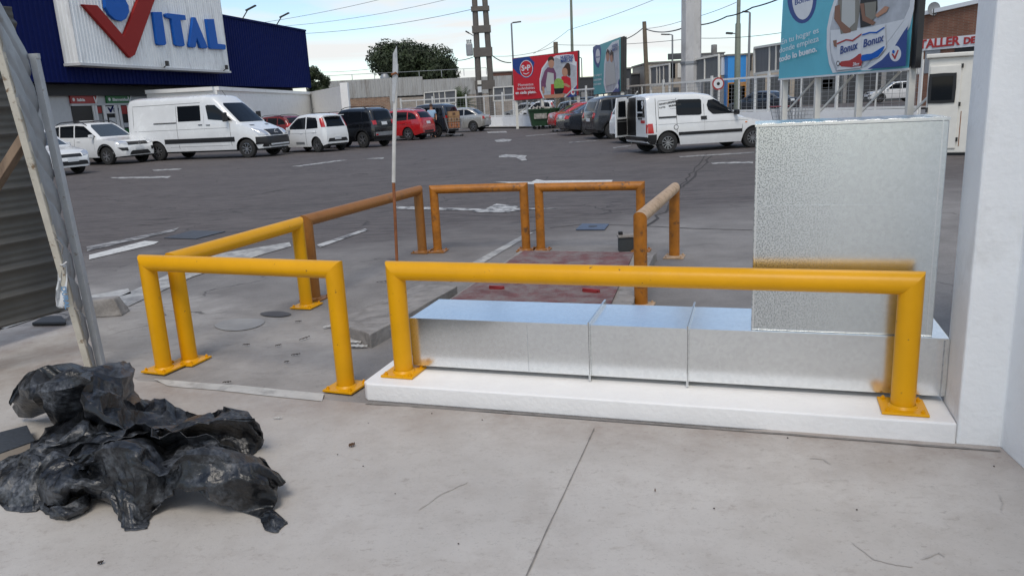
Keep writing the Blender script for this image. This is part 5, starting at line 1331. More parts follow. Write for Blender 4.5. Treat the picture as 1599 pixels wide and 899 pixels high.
# --- right row behind the small van, all parallel to it, rears towards the left
hdr = hdp
def rrow(px, py, S, pt, lab, det, tail, glass, zp, extra=None):
    pr = G(px, py); loc = loc_from_right_wheel(pr, hdr, S)
    c = Car('parked_car', lab, 'car', S, pt, loc, hdr, 'cars in the right row'); det(c); common_rear(c, tail, glass, zp); return c
c = rrow(1000, 224, HATCH, M['carwhite'], 'white car mostly hidden behind the open door of the small white van', lambda c: hatch_details(c, HATCH), [(.62, .85), (.76, .85), (.74, 1.10), (.62, 1.1)], [(-.58, 1.02), (.58, 1.02), (.50, 1.42), (-.50, 1.42)], .56)
c = rrow(957, 217, scaled(SUV, .98, .98), M['cargrey'], 'charcoal hatchback with round red tail lights, nearest to the small white van', suv_details, [(.52, .88), (.54, 1.02), (.64, 1.07), (.76, 1.02), (.76, .88), (.62, .82)], [(-.60, 1.12), (.60, 1.12), (.52, 1.48), (-.52, 1.48)], .78)
c.ends('exhaust', M['chrome'], [(.40, .36), (.52, .36), (.52, .42), (.40, .42)], 'B', nu=4, nv=3, off=.03)
c = rrow(918, 211, SEDAN, M['cardark'], 'dark blue saloon between the charcoal hatchback and the red coupe', sedan_details, [(.50, .78), (.80, .76), (.80, .92), (.52, .92)], [(-.56, 1.04), (.56, 1.04), (.46, 1.34), (-.46, 1.34)], .84)
c = rrow(898, 205, SEDAN, M['carred'], 'bright red low car farthest in the right row by the dumpster', sedan_details, [(.50, .78), (.80, .76), (.80, .92), (.52, .92)], [(-.56, 1.04), (.56, 1.04), (.46, 1.34), (-.46, 1.34)], .80)
c = rrow(893, 199, HATCH, M['cargrey'], 'grey car behind the red low car of the right row', lambda c: hatch_details(c, HATCH), [(.62, .85), (.76, .85), (.74, 1.10), (.62, 1.1)], [(-.58, 1.02), (.58, 1.02), (.50, 1.42), (-.50, 1.42)], .56)

# ============================================================ the store
FD = Vector((.2, 1, 0)).normalized()
def fx_(Y, off=0.0):   # a point of the facade line at depth Y; off > 0 is towards the yard
    return Vector((-20.9+.2*(Y-35.5), Y, 0)) + Vector((FD.y, -FD.x, 0))*off
M['navy'] = mat('navy_cladding', (.003, .009, .078), .7, var=.08, vscale=3, spec=.12)
M['signwhite'] = mat('aged_white_cladding', (.80, .82, .83), .5, var=.05, vscale=2, dirt=(.50, .51, .52), dscale=1.6, dpos=(.52, .75), stretch=(1.5, 1.5, .35))
M['storewall'] = mat('store_wall', (.55, .56, .57), .7, var=.05)
M['logored'] = mat('logo_red', (.27, .014, .012), .5, var=.05, spec=.15); M['logoblue'] = mat('logo_blue', (.012, .105, .43), .5, var=.05, spec=.15)
M['signgreen'] = mat('sign_green', (.02, .16, .05), .4); M['signred'] = mat('sign_red', (.36, .03, .03), .4); M['letterwhite'] = mat('letter_white', (.78, .78, .78), .5)
def corrugated(mb, pl, a0, a1, z0, z1, off, pitch=.3, d=.04):
    prof = []; a = a0
    while a < a1:
        for t, h in ((0, 0), (.55, 0), (.65, d), (.9, d)): prof.append((min(a+t*pitch, a1), h))
        a += pitch
    prof.append((a1, 0)); mb.grid([[pl.pt(p, z0, off+h) for p, h in prof], [pl.pt(p, z1, off+h) for p, h in prof]])
FP = Plane(fx_(35.5), fx_(36.5)); 
if FP.n.x < 0: FP.n = -FP.n
store = thing('store_building', 'large store with a navy corrugated upper front and a recessed white ground floor', 'building', fx_(43))
a0, a1 = FP.pt(0, 0).y, 0
A_of = lambda Y: (fx_(Y)-FP.P).dot(FP.u)
aL, aR = A_of(24), FP.pix(484, 120)[0]; zB, zT = 3.57, FP.pix(475, 48)[1]
mb = MB(); corrugated(mb, FP, aL, aR, zB, zT, 0); mb.build('upper_cladding', M['navy'], store, fix=False)
mb = MB(); mb.prism([FP.pt(aL, zB+.02, -.03), FP.pt(aR, zB+.02, -.03), FP.pt(aR, zB+.02, -25), FP.pt(aL, zB+.02, -25)], (0, 0, zT-zB-.1)); mb.build('upper_storey', M['navy'], store)
mb = MB(); mb.rect(FP, aL, zT-.06, aR, zT+.06, -.06, .16); mb.build('roof_flashing', M['navy'], store)
mb = MB(); mb.rect(FP, aL, 0, aR-1, zB+.01, -3.4, 2.0); mb.build('ground_floor_wall', M['storewall'], store)
mb = MB(); mb.rect(FP, aL, zB-.55, aR-1, zB-.02, -1.395, .3); mb.build('soffit_shade_band', mat('soffit_shade_dark', (.02, .022, .028), .6), store)  # near-black band painted for the shade in the recess under the overhang
RP = Plane(FP.pt(0, 0, -1.39), FP.pt(1, 0, -1.39)); RP.n = FP.n
def rpix(*p): return [RP.pix(*q) for q in p]
def panel(mb, pl, pts, off, th): return mb.poly(pl, [pl.pix(*p) for p in pts], off, th)
def rfit(pl, x0, x1, y0, y1):
    a, z1_ = pl.pix(x0, y0); b, z0_ = pl.pix(x1, y1); a2, zb2 = pl.pix(x0, y1); b2, zt2 = pl.pix(x1, y0)
    return a, b, (z0_+zb2)/2, (z1_+zt2)/2
ds = thing('entrance', None, None); bpy.data.objects.remove(ds)
ea, eb, ez0, ez1 = rfit(RP, 110, 203, 165, 200); ez0 = 0.02
mb = MB(); mb.rect(RP, ea, .02, eb, ez1, .0, .03); ent = mb.build('entrance', M['black'], store)
MB().rect(RP, ea-.05, ez1, eb+.05, ez1+.10, .0, .12).build('door_head', M['storewall'], ent)
for px0, px1 in ((146, 148), (148.7, 150.2), (162, 163.5), (180.5, 182), (186, 188), (200, 202)):
    a, b, _, _ = rfit(RP, px0, px1, 165, 200); MB().rect(RP, a, .02, b, ez1, .03, .06).build('door_post', M['letterwhite'], ent)
for nm, x0, x1, y0, y1, m in (('poster', 149.5, 158, 167, 177, 'signred'), ('poster', 151, 161, 178, 196, 'greymetal'), ('poster', 163.7, 180, 166.5, 177.5, 'letterwhite'), ('poster', 187.5, 201, 165.5, 178, 'signred'), ('poster', 192, 201, 192, 199, 'plate'), ('poster', 192, 205, 201, 209, 'signgreen'), ('poster', 169, 181, 184, 196, 'plate')):
    a, b, z0, z1 = rfit(RP, x0, x1, y0, y1); MB().rect(RP, a, z0, b, z1, .035, .02).build(nm, M[m], ent)
a, b, z0, z1 = rfit(RP, 166, 179, 168, 176); mb = MB(); hgt = (z1-z0)
mb.poly(RP, [(a, z1), (a+.10, z1), (a+.2, z0+.15), (a+.42, z1+.1), (a+.52, z1+.1), (a+.24, z0), (a+.16, z0)], .06, .02); text_mb('ITAL', .30, RP, a+.42, z0+.02, .06, .02, mb=mb, sx=1.1).build('lettering', M['navy'], ent)
for (x0, x1, y0, y1, m, tx) in ((106.5, 149, 150, 162, 'signred', 'Salida'), (163, 202, 149.5, 161.5, 'signgreen', 'Bienvenidos')):
    a, b, z0, z1 = rfit(RP, x0, x1, y0, y1); h = z1-z0
    o = MB().rect(RP, a, z0, b, z1, .01, .10).build('entrance_sign', M[m], store)
    w = b-a; mb = text_mb(tx, h*.52, RP, a+w*.22, z0+h*.30, .112, .01, bold=.008, sx=1.25)
    c0 = a+w*.10; zc_ = z0+h*.5; rr = h*.22
    mb.poly(RP, [(c0+math.cos(t*math.pi/8)*rr, zc_+math.sin(t*math.pi/8)*rr) for t in range(16)], .112, .01)
    d0 = a+w*.88; mb.poly(RP, [(d0, zc_+.15), (d0+.07, zc_+.15), (d0+.13, zc_-.05), (d0+.3, zc_+.25), (d0+.38, zc_+.25), (d0+.16, zc_-.2), (d0+.10, zc_-.2)], .112, .01)
    mb.build('lettering', M['letterwhite'], o)
# flood lamp arms on the roof edge
for px in (378, 430):
    a, z = FP.pix(px, 42); p = FP.pt(a, zT, .1)
    o = MB().bar(p, p+Vector((.5, -.2, .55)), .05).build('roof_lamp_arm', M['darkmetal'], store); MB().bar(p+Vector((.35, -.15, .5)), p+Vector((1.1, -.4, .75)), .16, .08).build('lamp_head', M['darkmetal'], o)
# the sign box
SO = .9; SP = Plane(FP.pt(0, 0, SO), FP.pt(1, 0, SO)); SP.n = FP.n
s0, zb0 = SP.pix(126, 101); s1b, zb1 = SP.pix(359, 112); zsb = (zb0+zb1)/2; zst = zsb + 6.2
sign = thing('store_sign', 'big aged white corrugated sign box with a red tick and blue raised letters', 'sign', SP.pt((s0+s1b)/2, zsb))
mb = MB(); mb.prism([FP.pt(s0, zsb+.05, .045), FP.pt(s1b, zsb+.05, .045), FP.pt(s1b, zsb+.05, SO-.045), FP.pt(s0, zsb+.05, SO-.045)], (0, 0, zst-zsb)); mb.build('sign_box', M['signwhite'], sign)
mb = MB(); corrugated(mb, SP, s0, s1b, zsb+.05, zst, -.04, .22, .025); mb.build('face_cladding', M['signwhite'], sign, fix=False)
sdp = Plane(FP.pt(s0, 0, 0), FP.pt(s0, 0, 1)); sdp.n = -FP.u
mb = MB(); corrugated(mb, sdp, .05, SO-.04, zsb+.05, zst, .005, .2, .025); mb.build('side_cladding', M['signwhite'], sign, fix=False)
mb = MB(); mb.prism([FP.pt(s0-.06, zsb-.06, .045), FP.pt(s1b+.06, zsb-.06, .045), FP.pt(s1b+.06, zsb-.06, SO+.05), FP.pt(s0-.06, zsb-.06, SO+.05)], (0, 0, .12)); mb.build('bottom_trim', M['storewall'], sign)
q4 = lambda pts: [SP.pix(x/4.0, y/4.0) for x, y in pts]
def logo(nm, pts, m, d=.17):
    pts = q4(pts); o = MB().poly(SP, pts, .012, d).build(nm, M[m], sign, bevel=.02); return o
logo('red_tick', [(495, 30), (588, 36), (755, 228), (845, 0), (885, -100), (985, -95), (950, 0), (825, 345), (795, 365)], 'logored')
logo('blue_drop', [(636, 0), (640, 50), (665, 95), (700, 125), (740, 137), (770, 120), (788, 80), (785, 40), (765, 0), (748, -45), (715, -75), (672, -70), (645, -40)], 'logoblue')
logo('letter_shape', [(938, 78), (993, 78), (1022, 275), (1013, 285), (975, 285), (965, 275)], 'logoblue')
logo('letter_shape', [(1015, 92), (1030, 85), (1140, 98), (1145, 128), (1110, 130), (1138, 285), (1128, 293), (1090, 290), (1080, 280), (1055, 122), (1022, 112)], 'logoblue')
logo('letter_shape', [(1190, 110), (1205, 112), (1282, 298), (1272, 306), (1240, 303), (1213, 238), (1207, 292), (1200, 300), (1170, 298), (1166, 285)], 'logoblue')
logo('letter_shape', [(1272, 122), (1320, 122), (1345, 276), (1388, 280), (1395, 288), (1393, 312), (1305, 308), (1297, 300)], 'logoblue')
for px, py in ((254, 101), (347, 104)):
    a, z = SP.pix(px, py); c = SP.pt(a, zsb+.08, .28); o = MB().box(c+Vector((0, 0, .16)), (.16, .34, .26), rz=.2).build('flood_light', M['black'], sign, bevel=.02)
    MB().bar(SP.pt(a, zsb+.03, .02), c+Vector((0, 0, .1)), .04).build('lamp_arm', M['darkmetal'], o)

# ---- white yard wall right of the store
wp = [(-19.2, 43.2), (-15.5, 43.0), (-15.4, 64.0), (-10.6, 53.0)]
root = thing('yard_wall', 'long white yard wall with a capping, right of the navy store front', 'wall', (-15.4, 53, 0))
mb = MB()
for i in range(3):
    p, q = Vector((*wp[i], 0)), Vector((*wp[i+1], 0)); mb = MB(); h = 3.05 if i < 2 else 3.25
    mb.bar(p+Vector((0, 0, h/2)), q+Vector((0, 0, h/2)), .25, h); mb.build('wall_panel', M['white'], root)
    if i < 2: MB().bar(p+Vector((0, 0, h+.09)), q+Vector((0, 0, h+.09)), .5, .2).build('coping', M['white'], root)
MB().box((-10.45, 52.9, 1.72), (.5, .5, 3.44)).build('end_pier', M['white'], root, bevel=.02)

# ---- far warehouse
WY = 86; WP = Plane((-30, WY), (30, WY)); ax = lambda px, y=140: AT(px, y, WY).x+30
M['palecorr'] = mat('pale_cladding', (.36, .36, .35), .7, var=.08, dirt=(.22, .20, .18), dscale=1.2, dpos=(.5, .75), stretch=(1, 1, .3))
M['brickbrown'] = brick_mat('brown_brick', (.22, .12, .075), (.27, .16, .10), (.30, .25, .2), .55)
M['brickpale'] = brick_mat('pale_brick', (.26, .22, .18), (.33, .28, .23), (.36, .33, .3), .55)
wh = thing('warehouse', 'pale corrugated warehouse over brick walls beyond the white yard wall', 'building', (-10, WY, 0))
mb = MB(); corrugated(mb, WP, ax(478), ax(661), 2.95, 4.85, 0, .5, .06); mb.build('upper_cladding', M['palecorr'], wh, fix=False)
mb = MB(); corrugated(mb, WP, ax(661), ax(800), 2.75, 4.5, 0, .5, .06); mb.build('upper_cladding', M['palecorr'], wh, fix=False)
MB().prism([WP.pt(ax(478), 2.9, -.02), WP.pt(ax(800), 2.9, -.02), WP.pt(ax(800), 2.9, -14), WP.pt(ax(478), 2.9, -14)], (0, 0, 1.55)).build('hall', M['palecorr'], wh)
MB().rect(WP, ax(478), 0, ax(608), 2.95, -.3, .28).build('brick_wall', M['brickbrown'], wh); MB().rect(WP, ax(612), 0, ax(800), 2.75, -.3, .28).build('brick_wall', M['brickpale'], wh)
MB().rect(WP, ax(607.5), 0, ax(612.5), 2.95, -.3, .4).build('pier', M['palecorr'], wh)
c = AT(601, 122, WY+4); m_ = MB(); m_.lathe([(0, .55), (.35, .45), (.55, .15), (.55, -.1), (.4, -.3), (.4, -.7), (0, -.7)], (c.x, c.y, 5.0), 'Z', 14); m_.build('roof_vent', M['greymetal'], wh, smooth=True)
for i in range(9):   # roof walk rail
    p = AT(480+i*35, 122, WY+3); p.z = 4.8; MB().bar(p, p+Vector((0, 0, .75)), .06).build('rail_post', M['greymetal'], wh)
p, q = AT(480, 122, WY+3), AT(760, 122, WY+3); p.z = q.z = 5.55; MB().bar(p, q, .05).build('roof_rail', M['greymetal'], wh)

# ---- trees
M['leaf'] = mat('dark_foliage', (.020, .032, .008), .7, var=.45, vscale=.9); M['leaf2'] = mat('foliage', (.05, .085, .02), .6, var=.4, vscale=1.2); M['bark'] = mat('bark', (.09, .07, .055), .9, var=.2)
def tree(name, label, x, y, h, wdt, z0, nleaf, m, lobes=9, seed=1, ls=.22, group=None):
    rnd = random.Random(seed); root = thing(name, label, 'tree', (x, y, 0), 0, group)
    tr = MB(); tr.tube([(x, y, 0), (x+.1, y, z0*.6), (x, y+.1, z0+.3), (x+.1, y, z0+(h-z0)*.5)], [.28, .22, .17, .07], 8)
    for k in range(6):
        a = k*1.05; tr.tube([(x, y, z0*.75), (x+math.cos(a)*wdt*.18, y+math.sin(a)*wdt*.18, z0+.4), (x+math.cos(a)*wdt*.34, y+math.sin(a)*wdt*.34, z0+(h-z0)*.45)], [.12, .08, .03], 6)
    tr.build('trunk', M['bark'], root, smooth=True)
    L = []
    for k in range(lobes):
        a = rnd.uniform(0, 2*math.pi); rr = wdt*.5*rnd.uniform(.25, .70); lr = wdt*rnd.uniform(.16, .24)
        zt = z0 + (h-z0)*rnd.uniform(.25, .75); zt = min(zt, h-lr*.75)
        L.append((x+math.cos(a)*rr, y+math.sin(a)*rr, zt, lr))
    L.append((x, y, h-wdt*.22, wdt*.24)); L.append((x, y, z0+(h-z0)*.4, wdt*.30))
    mb = MB(); vs, fs = [], []
    for _ in range(nleaf):
        cx, cy, cz, lr = rnd.choice(L); d = Vector((rnd.gauss(0, 1), rnd.gauss(0, 1), rnd.gauss(0, 1))).normalized()
        r = lr*(.62+.42*rnd.random()**.7)*(1+.25*noise.noise(d*2.2+Vector((cx, cy, cz)))); p = Vector((cx, cy, cz)) + Vector((d.x, d.y, d.z*.82))*r
        if p.z < z0*.8: continue
        n = (d + Vector((rnd.uniform(-.8, .8), rnd.uniform(-.8, .8), rnd.uniform(-.3, .9)))).normalized(); a = n.orthogonal().normalized(); b = n.cross(a); s = ls*rnd.uniform(.6, 1.4); t = rnd.uniform(0, 6.28)
        a, b = a*math.cos(t)+b*math.sin(t), b*math.cos(t)-a*math.sin(t); k = len(vs)
        vs += [p-a*s, p-b*s*.5, p+a*s, p+b*s*.5]; fs.append((k, k+1, k+2, k+3))
    mb.add(vs, fs); mb.build('crown', m, root, fix=False)
    return root
ty = 97; c = AT(650, 105, ty)
tree('round_tree', 'broad dark rounded tree behind the warehouse roof', c.x, ty, 9.2, 11.2, 3.6, 42000, M['leaf'], 18, 3, .19)
c = AT(490, 120, 78); tree('small_tree', 'small dark tree showing past the right end of the navy store front', c.x, 78, 6.1, 2.6, 2.6, 5000, M['leaf'], 7, 5, .12)
c = AT(507, 124, 80); tree('small_tree', 'low bushy tree between the navy store and the warehouse roof', c.x, 80, 5.2, 2.0, 2.6, 1200, M['leaf'], 5, 9, .18)
def palm(label, x, y, h, r, n, seed):
    rnd = random.Random(seed); root = thing('palm', label, 'palm', (x, y, 0)); MB().tube([(x, y, 0), (x, y, h*.35)], [.3, .22], 10).build('trunk', M['bark'], root)
    mb = MB()
    for k in range(n):
        a = rnd.uniform(0, 6.28); el = rnd.uniform(.1, 1.35); L = r*rnd.uniform(.75, 1.1); P = []
        for i in range(7):
            t = i/6; P.append(Vector((x+math.cos(a)*math.cos(el)*L*t, y+math.sin(a)*math.cos(el)*L*t, h*.38 + math.sin(el)*L*t - .55*L*t*t*math.cos(el))))
        s = Vector((-math.sin(a), math.cos(a), 0))
        for i in range(1, 7):
            for sg in (-1, 1):
                for q in (0, .5):
                    p = P[i-1].lerp(P[i], q); l = .42*r*(1-(i/7)**2*.6)*.55; tip = p + s*sg*l + (P[i]-P[i-1])*1.2 - Vector((0, 0, l*.25)); k0 = len(mb.v)
                    mb.v += [p, p+(P[i]-P[i-1])*.28, tip]; mb.f.append((k0, k0+1, k0+2)); mb.m.append(0)
    mb.build('fronds', M['leaf2'], root, fix=False)
c = AT(720, 150, 72); palm('low bushy palm behind the white mesh fence by the twin pole', c.x, 72, 4.0, 2.1, 60, 4)
c = AT(790, 108, 110); palm('far palm crown over the brown roof by the red billboard', c.x, 110, 10.5, 1.8, 30, 6)

# ---- white fence with low wall
def fence(A, B, label, n, posts_h=2.35, mesh=True, top=2.15, low=.72):
    A, B = Vector((*A, 0)), Vector((*B, 0)); d = (B-A); L = d.length; u_ = d.normalized(); root = thing('yard_fence', label, 'fence', A, math.atan2(d.y, d.x), 'white mesh fences round the yard')
    MB().bar(A+Vector((0, 0, low/2)), B+Vector((0, 0, low/2)), .18, low).build('low_wall', M['white'], root)
    MB().bar(A+Vector((0, 0, top)), B+Vector((0, 0, top)), .05, .08).build('top_rail', M['fencewhite'], root)
    MB().bar(A+Vector((0, 0, low+.06)), B+Vector((0, 0, low+.06)), .06, .08).build('bottom_rail', M['fencewhite'], root)
    for i in range(n+1):
        p = A + d*(i/n); MB().box(p+Vector((0, 0, posts_h/2)), (.09, .09, posts_h), rz=math.atan2(d.y, d.x)).build('post', M['fencewhite'], root)
        if i < n:
            p2 = A + d*((i+.5)/n); MB().box(p2+Vector((0, 0, (top+low)/2)), (.05, .05, top-low), rz=math.atan2(d.y, d.x)).build('slim_post', M['fencewhite'], root)
    if mesh:
        mb = MB(); k = int(L/.30)
        for i in range(k): p = A+u_*(i+.5)*L/k; mb.box(p+Vector((0, 0, (top+low)/2+.05)), (.012, .012, top-low-.1))
        z = low+.22
        while z < top-.05: mb.bar(A+Vector((0, 0, z)), B+Vector((0, 0, z)), .012); z += .16
        tag(mb.build('wire_mesh', M['greymetal'], root), kind='stuff')
    return root, A, B
M['meshpanel'] = mat('grey_board_back', (.13, .135, .14), .6, var=.15, vscale=2, stretch=(3, 3, .5))
fence((-7.7, 60), (0, 54), 'white mesh fence on a low wall behind the silver saloon', 3)
fence((0, 54), (14.3, 27), 'long white mesh fence on a low wall running behind the small white van', 9)
def board_back(x0, x1, yt0, yt1, yb0, yb1, Y0, Y1, label, bars, m='meshpanel'):
    p = [AT(x0, yb0, Y0), AT(x1, yb1, Y1)]; pl = Plane(p[0], p[1]); cs = [pl.pix(x0, yb0), pl.pix(x1, yb1), pl.pix(x1, yt1), pl.pix(x0, yt0)]
    root = thing('empty_board', label, 'empty billboard', pl.pt(cs[0][0], 0), 0, 'empty grey boards standing over the fence')
    MB().poly(pl, cs, -.05, .05).build('board_panel', M[m], root)
    for i in range(4):
        a, b = cs[i], cs[(i+1) % 4]; MB().bar(pl.pt(*a, .02), pl.pt(*b, .02), .09).build('frame_bar', M['cream'], root)
    for k in bars:
        lo = (cs[0][0]+(cs[1][0]-cs[0][0])*k, cs[0][1]+(cs[1][1]-cs[0][1])*k); hi = (lo[0], cs[3][1]+(cs[2][1]-cs[3][1])*k); MB().bar(pl.pt(*lo, .02), pl.pt(*hi, .02), .06).build('upright', M['cream' if k > .3 else 'darkmetal'], root)
    for a, zt in ((cs[0][0]+.05, cs[0][1]), (cs[1][0]-.05, cs[1][1])): MB().bar(pl.pt(a, 0), pl.pt(a, zt), .10).build('leg', M['fencewhite'], root)
    return root
board_back(663, 712, 145, 141, 163, 160, 60.5, 58, 'wide grey empty board over the fence left of the twin concrete pole', (.33, .5, .68), 'meshpanel')
board_back(771, 802, 137, 135, 158, 156, 55.5, 54.2, 'grey empty board over the fence touching the red billboard', (.55,))
board_back(1016, 1046, 105, 100, 135, 132, 45, 43, 'grey empty board left of the thick concrete pillar', (.35, .5, .7))
board_back(1081, 1123, 94, 86, 128, 122, 38.5, 36.5, 'dark grey empty board right of the thick concrete pillar', (.48,))
board_back(1179, 1222, 75, 68, 116, 110, 35, 32, 'tall grey empty board behind the big blue billboard', (.55, .78))

# ---- pillar, poles, wires
M['concpole'] = mat('pole_concrete', (.50, .49, .48), .8, var=.12, vscale=1.5, bump=.2, dirt=(.28, .27, .26), dscale=1.4, dpos=(.5, .7), stretch=(1, 1, .4))
M['oldconc'] = mat('old_pole_concrete', (.115, .103, .092), .85, var=.15, vscale=2)
M['greenpole'] = mat('green_grey_pole', (.16, .18, .14), .5, var=.1); M['lampgrey'] = mat('lamp_pole_grey', (.22, .23, .24), .5); M['wood'] = mat('pole_wood', (.15, .12, .085), .85, var=.2)
p0, p1, p2 = AT(1079, 147, 38.6), AT(1078.5, 40, 38.6), AT(1081, 0, 38.6)
mb = MB(); mb.lathe([(.50, 0), (.48, 6), (.46, 11), (.45, 14)], (p0.x, p0.y, 0), 'Z', 8); root = thing('concrete_pillar', 'thick tall pale concrete pillar standing behind the small white van', 'pillar', (p0.x, p0.y, 0)); mb.build('shaft', M['concpole'], root)
MB().lathe([(.54, 3.0), (.54, 3.12), (.5, 3.12)], (p0.x, p0.y, 0), 'Z', 8).build('band', M['greymetal'], root)
T0 = AT(745, 150, 62); tw = thing('twin_pole', 'twin concrete electricity pole with cross beams and a small transformer', 'utility pole', (T0.x, 62, 0))
def dirp(x0, y0, x1, y1, Y): a, b = AT(x0, y0, Y), AT(x1, y1, Y); k = (b-a)/(b.z-a.z); return a-k*a.z, a+k*(14.5-a.z)
pa = dirp(749.5, 170, 741, 0, 62); pb = dirp(768, 150, 757, 0, 62)
for q in (pa, pb): MB().tube([q[0], q[1]], [.26, .20], 10).build('pole', M['oldconc'], tw, smooth=True)
for y in (14, 46, 82, 133):
    z = AT(752, y, 62).z; l = pa[0].lerp(pa[1], z/14.5); r = pb[0].lerp(pb[1], z/14.5); e = (r-l).normalized()*.30; h = .34 if y > 20 else .22
    MB().bar(l-e, r+e, .62, h*2 if y in (82, 133) else h*1.5).build('cross_beam', M['oldconc'], tw)
z = AT(733, 78, 62).z; c = AT(733, 78, 62); o = MB().box(c, (.5, .45, .9)).build('transformer', M['greymetal'], tw, bevel=.06)
for k in (-.14, 0, .14): MB().lathe([(.03, .3), (.06, .2), (.03, .12), (.06, .04), (.03, 0)], (c.x+k, c.y, c.z+.45), 'Z', 8).build('insulator', M['darkmetal'], o)
c1, c2 = AT(739, 56, 62), AT(727, 49, 62); o = MB().bar(c1, c2, .06).build('lamp_arm', M['darkmetal'], tw); MB().bar(c2, c2+(c1-c2)*.45, .22, .10).build('lamp_head', M['darkmetal'], o)
MB().box(AT(749, 140, 61.6), (.3, .04, .45)).build('notice_plate', M['plate'], tw); MB().box(AT(748.6, 129, 61.6), (.3, .04, .3)).build('notice_plate', M['cream'], tw)
def lamp(label, x, yt, Y, arm, m='lampgrey', r=.07, yb=None, x2=None, head=True, hl=.7):
    t = AT(x, yt, Y); b = AT(x2 if x2 else x+(yb or 160-yt)*.0, 170, Y); b = Vector((t.x, Y, 0)) if x2 is None else Vector((b.x, Y, 0))
    root = thing('street_lamp', label, 'street lamp', b, 0, 'street lamps beyond the fence'); MB().tube([b, t], [r*1.4, r], 10).build('pole', M[m], root, smooth=True)
    if head:
        e = t+Vector((arm, 0, .05)); o = MB().tube([t, t+Vector((arm*.5, 0, .08)), e], r*.6, 8).build('arm', M[m], root); MB().bar(e-Vector((math.copysign(hl, arm)*.5, 0, 0)), e+Vector((math.copysign(hl, arm)*.5, 0, .05)), .22, .09).build('lamp_head', M['darkmetal'], o)
lamp('slim grey street lamp rising behind the left edge of the red billboard', 798.5, 37, 66, .45)
lamp('small slim street lamp between the red and the blue billboards', 908, 91, 90, -.45, r=.06)
lamp('slim street lamp right of the leaning timber pole', 1050, 55, 68, -.6)
lamp('slim tall street lamp right of the green pole', 1171, 20, 60, -.35, r=.08, hl=.4)
b = AT(1151, 165, 44); t = AT(1155, -60, 44); root = thing('street_lamp', 'thick green grey lamp post with a short arm behind the fence', 'street lamp', (b.x, 44, 0), 0, 'street lamps beyond the fence')
MB().tube([(b.x, 44, 0), AT(1152.5, 38, 44), AT(1152.8, 36, 44), t], [.19, .15, .11, .09], 12).build('pole', M['greenpole'], root, smooth=True)
e1, e2 = AT(1150, 53, 44), AT(1134, 52, 44); o = MB().bar(e1, e2, .06).build('arm', M['lampgrey'], root); MB().bar(e2, e2+(e1-e2)*.6, .22, .10).build('lamp_head', M['darkmetal'], o)
t = AT(891, -30, 70); tag(MB().tube([(t.x+.2, 70, 0), AT(893.5, 80, 70), t], [.16, .13, .10], 10).build('steel_mast', M['greenpole'], smooth=True), 'tall plain steel mast rising behind the red billboard', 'mast')
def wood(label, xb, xt, yt, Y, r=.14):
    b = AT(xb, 150, Y); t = AT(xt, yt, Y); d = (t-b)/(t.z-b.z); tag(MB().tube([b-d*b.z, t], [r*1.25, r], 10).build('timber_pole', M['wood'], smooth=True), label, 'utility pole')
wood('leaning timber pole carrying the wires left of the grey board', 1011, 1006, 34, 56)
wood('short timber pole top showing over the red billboard', 870, 867.5, 66, 62, .18)
M['wire'] = mat('wire_black', (.03, .03, .033), .6)
def wire(pts, r, label, sag=.3):
    P = [AT(x, y, Y) for x, y, Y in pts]; Q = []
    for i in range(len(P)-1):
        for k in range(12):
            t = k/12; p = P[i].lerp(P[i+1], t); p.z -= sag*4*t*(1-t); Q.append(p)
    Q.append(P[-1]); tag(MB().tube(Q, r, 6).build('overhead_wire', M['wire'], smooth=True), label, 'wire', 'overhead wires')
wire([(300, 48, 70), (600, -2, 60)], .014, 'topmost thin wire crossing the sky over the store front', .3)
wire([(430, 42, 72), (700, -1, 62)], .014, 'middle thin wire crossing the sky over the store front', .3)
wire([(470, 53, 72), (737, 15, 62)], .018, 'lowest thin wire from the store to the twin pole', .3)
wire([(500, 113, 90), (587, 107, 88)], .02, 'faint wire left of the broad dark tree', .1)
wire([(765, 84, 62), (798, 98, 60)], .04, 'thick sagging cable from the twin pole to the slim lamp', .2)
wire([(712, 95, 66), (738, 90, 62)], .03, 'short wire left of the twin pole', .05)
wire([(770, 88, 62), (867, 72, 62)], .018, 'thin wire above the red billboard', .25)
wire([(867, 70, 62), (1066, 62, 45)], .016, 'thin wire running behind the blue billboard', .15)
wire([(1092, 60, 45), (1230, 50, 40)], .016, 'thin wire between the concrete pillar and the big billboard', .1)
wire([(833, 84, 75), (888, 47, 70), (1026, -2, 62)], .016, 'thin rising wire crossing behind the steel mast', .1)
wire([(972, 63, 56), (1003, 45, 56)], .035, 'short thick cable from the blue billboard to the timber pole', .1)
wire([(1009, 46, 56), (1067, 44, 42)], .035, 'thick cable from the timber pole to the concrete pillar', .2)
wire([(1095, 39, 38.6), (1135, 26, 38), (1175, 12, 36), (1240, -12, 34)], .032, 'thick cable rising right from the concrete pillar', .06)
wire([(1009, 45, 56), (1068, 32, 50), (1150, 4, 46)], .014, 'thin wire rising right from the timber pole', .08)

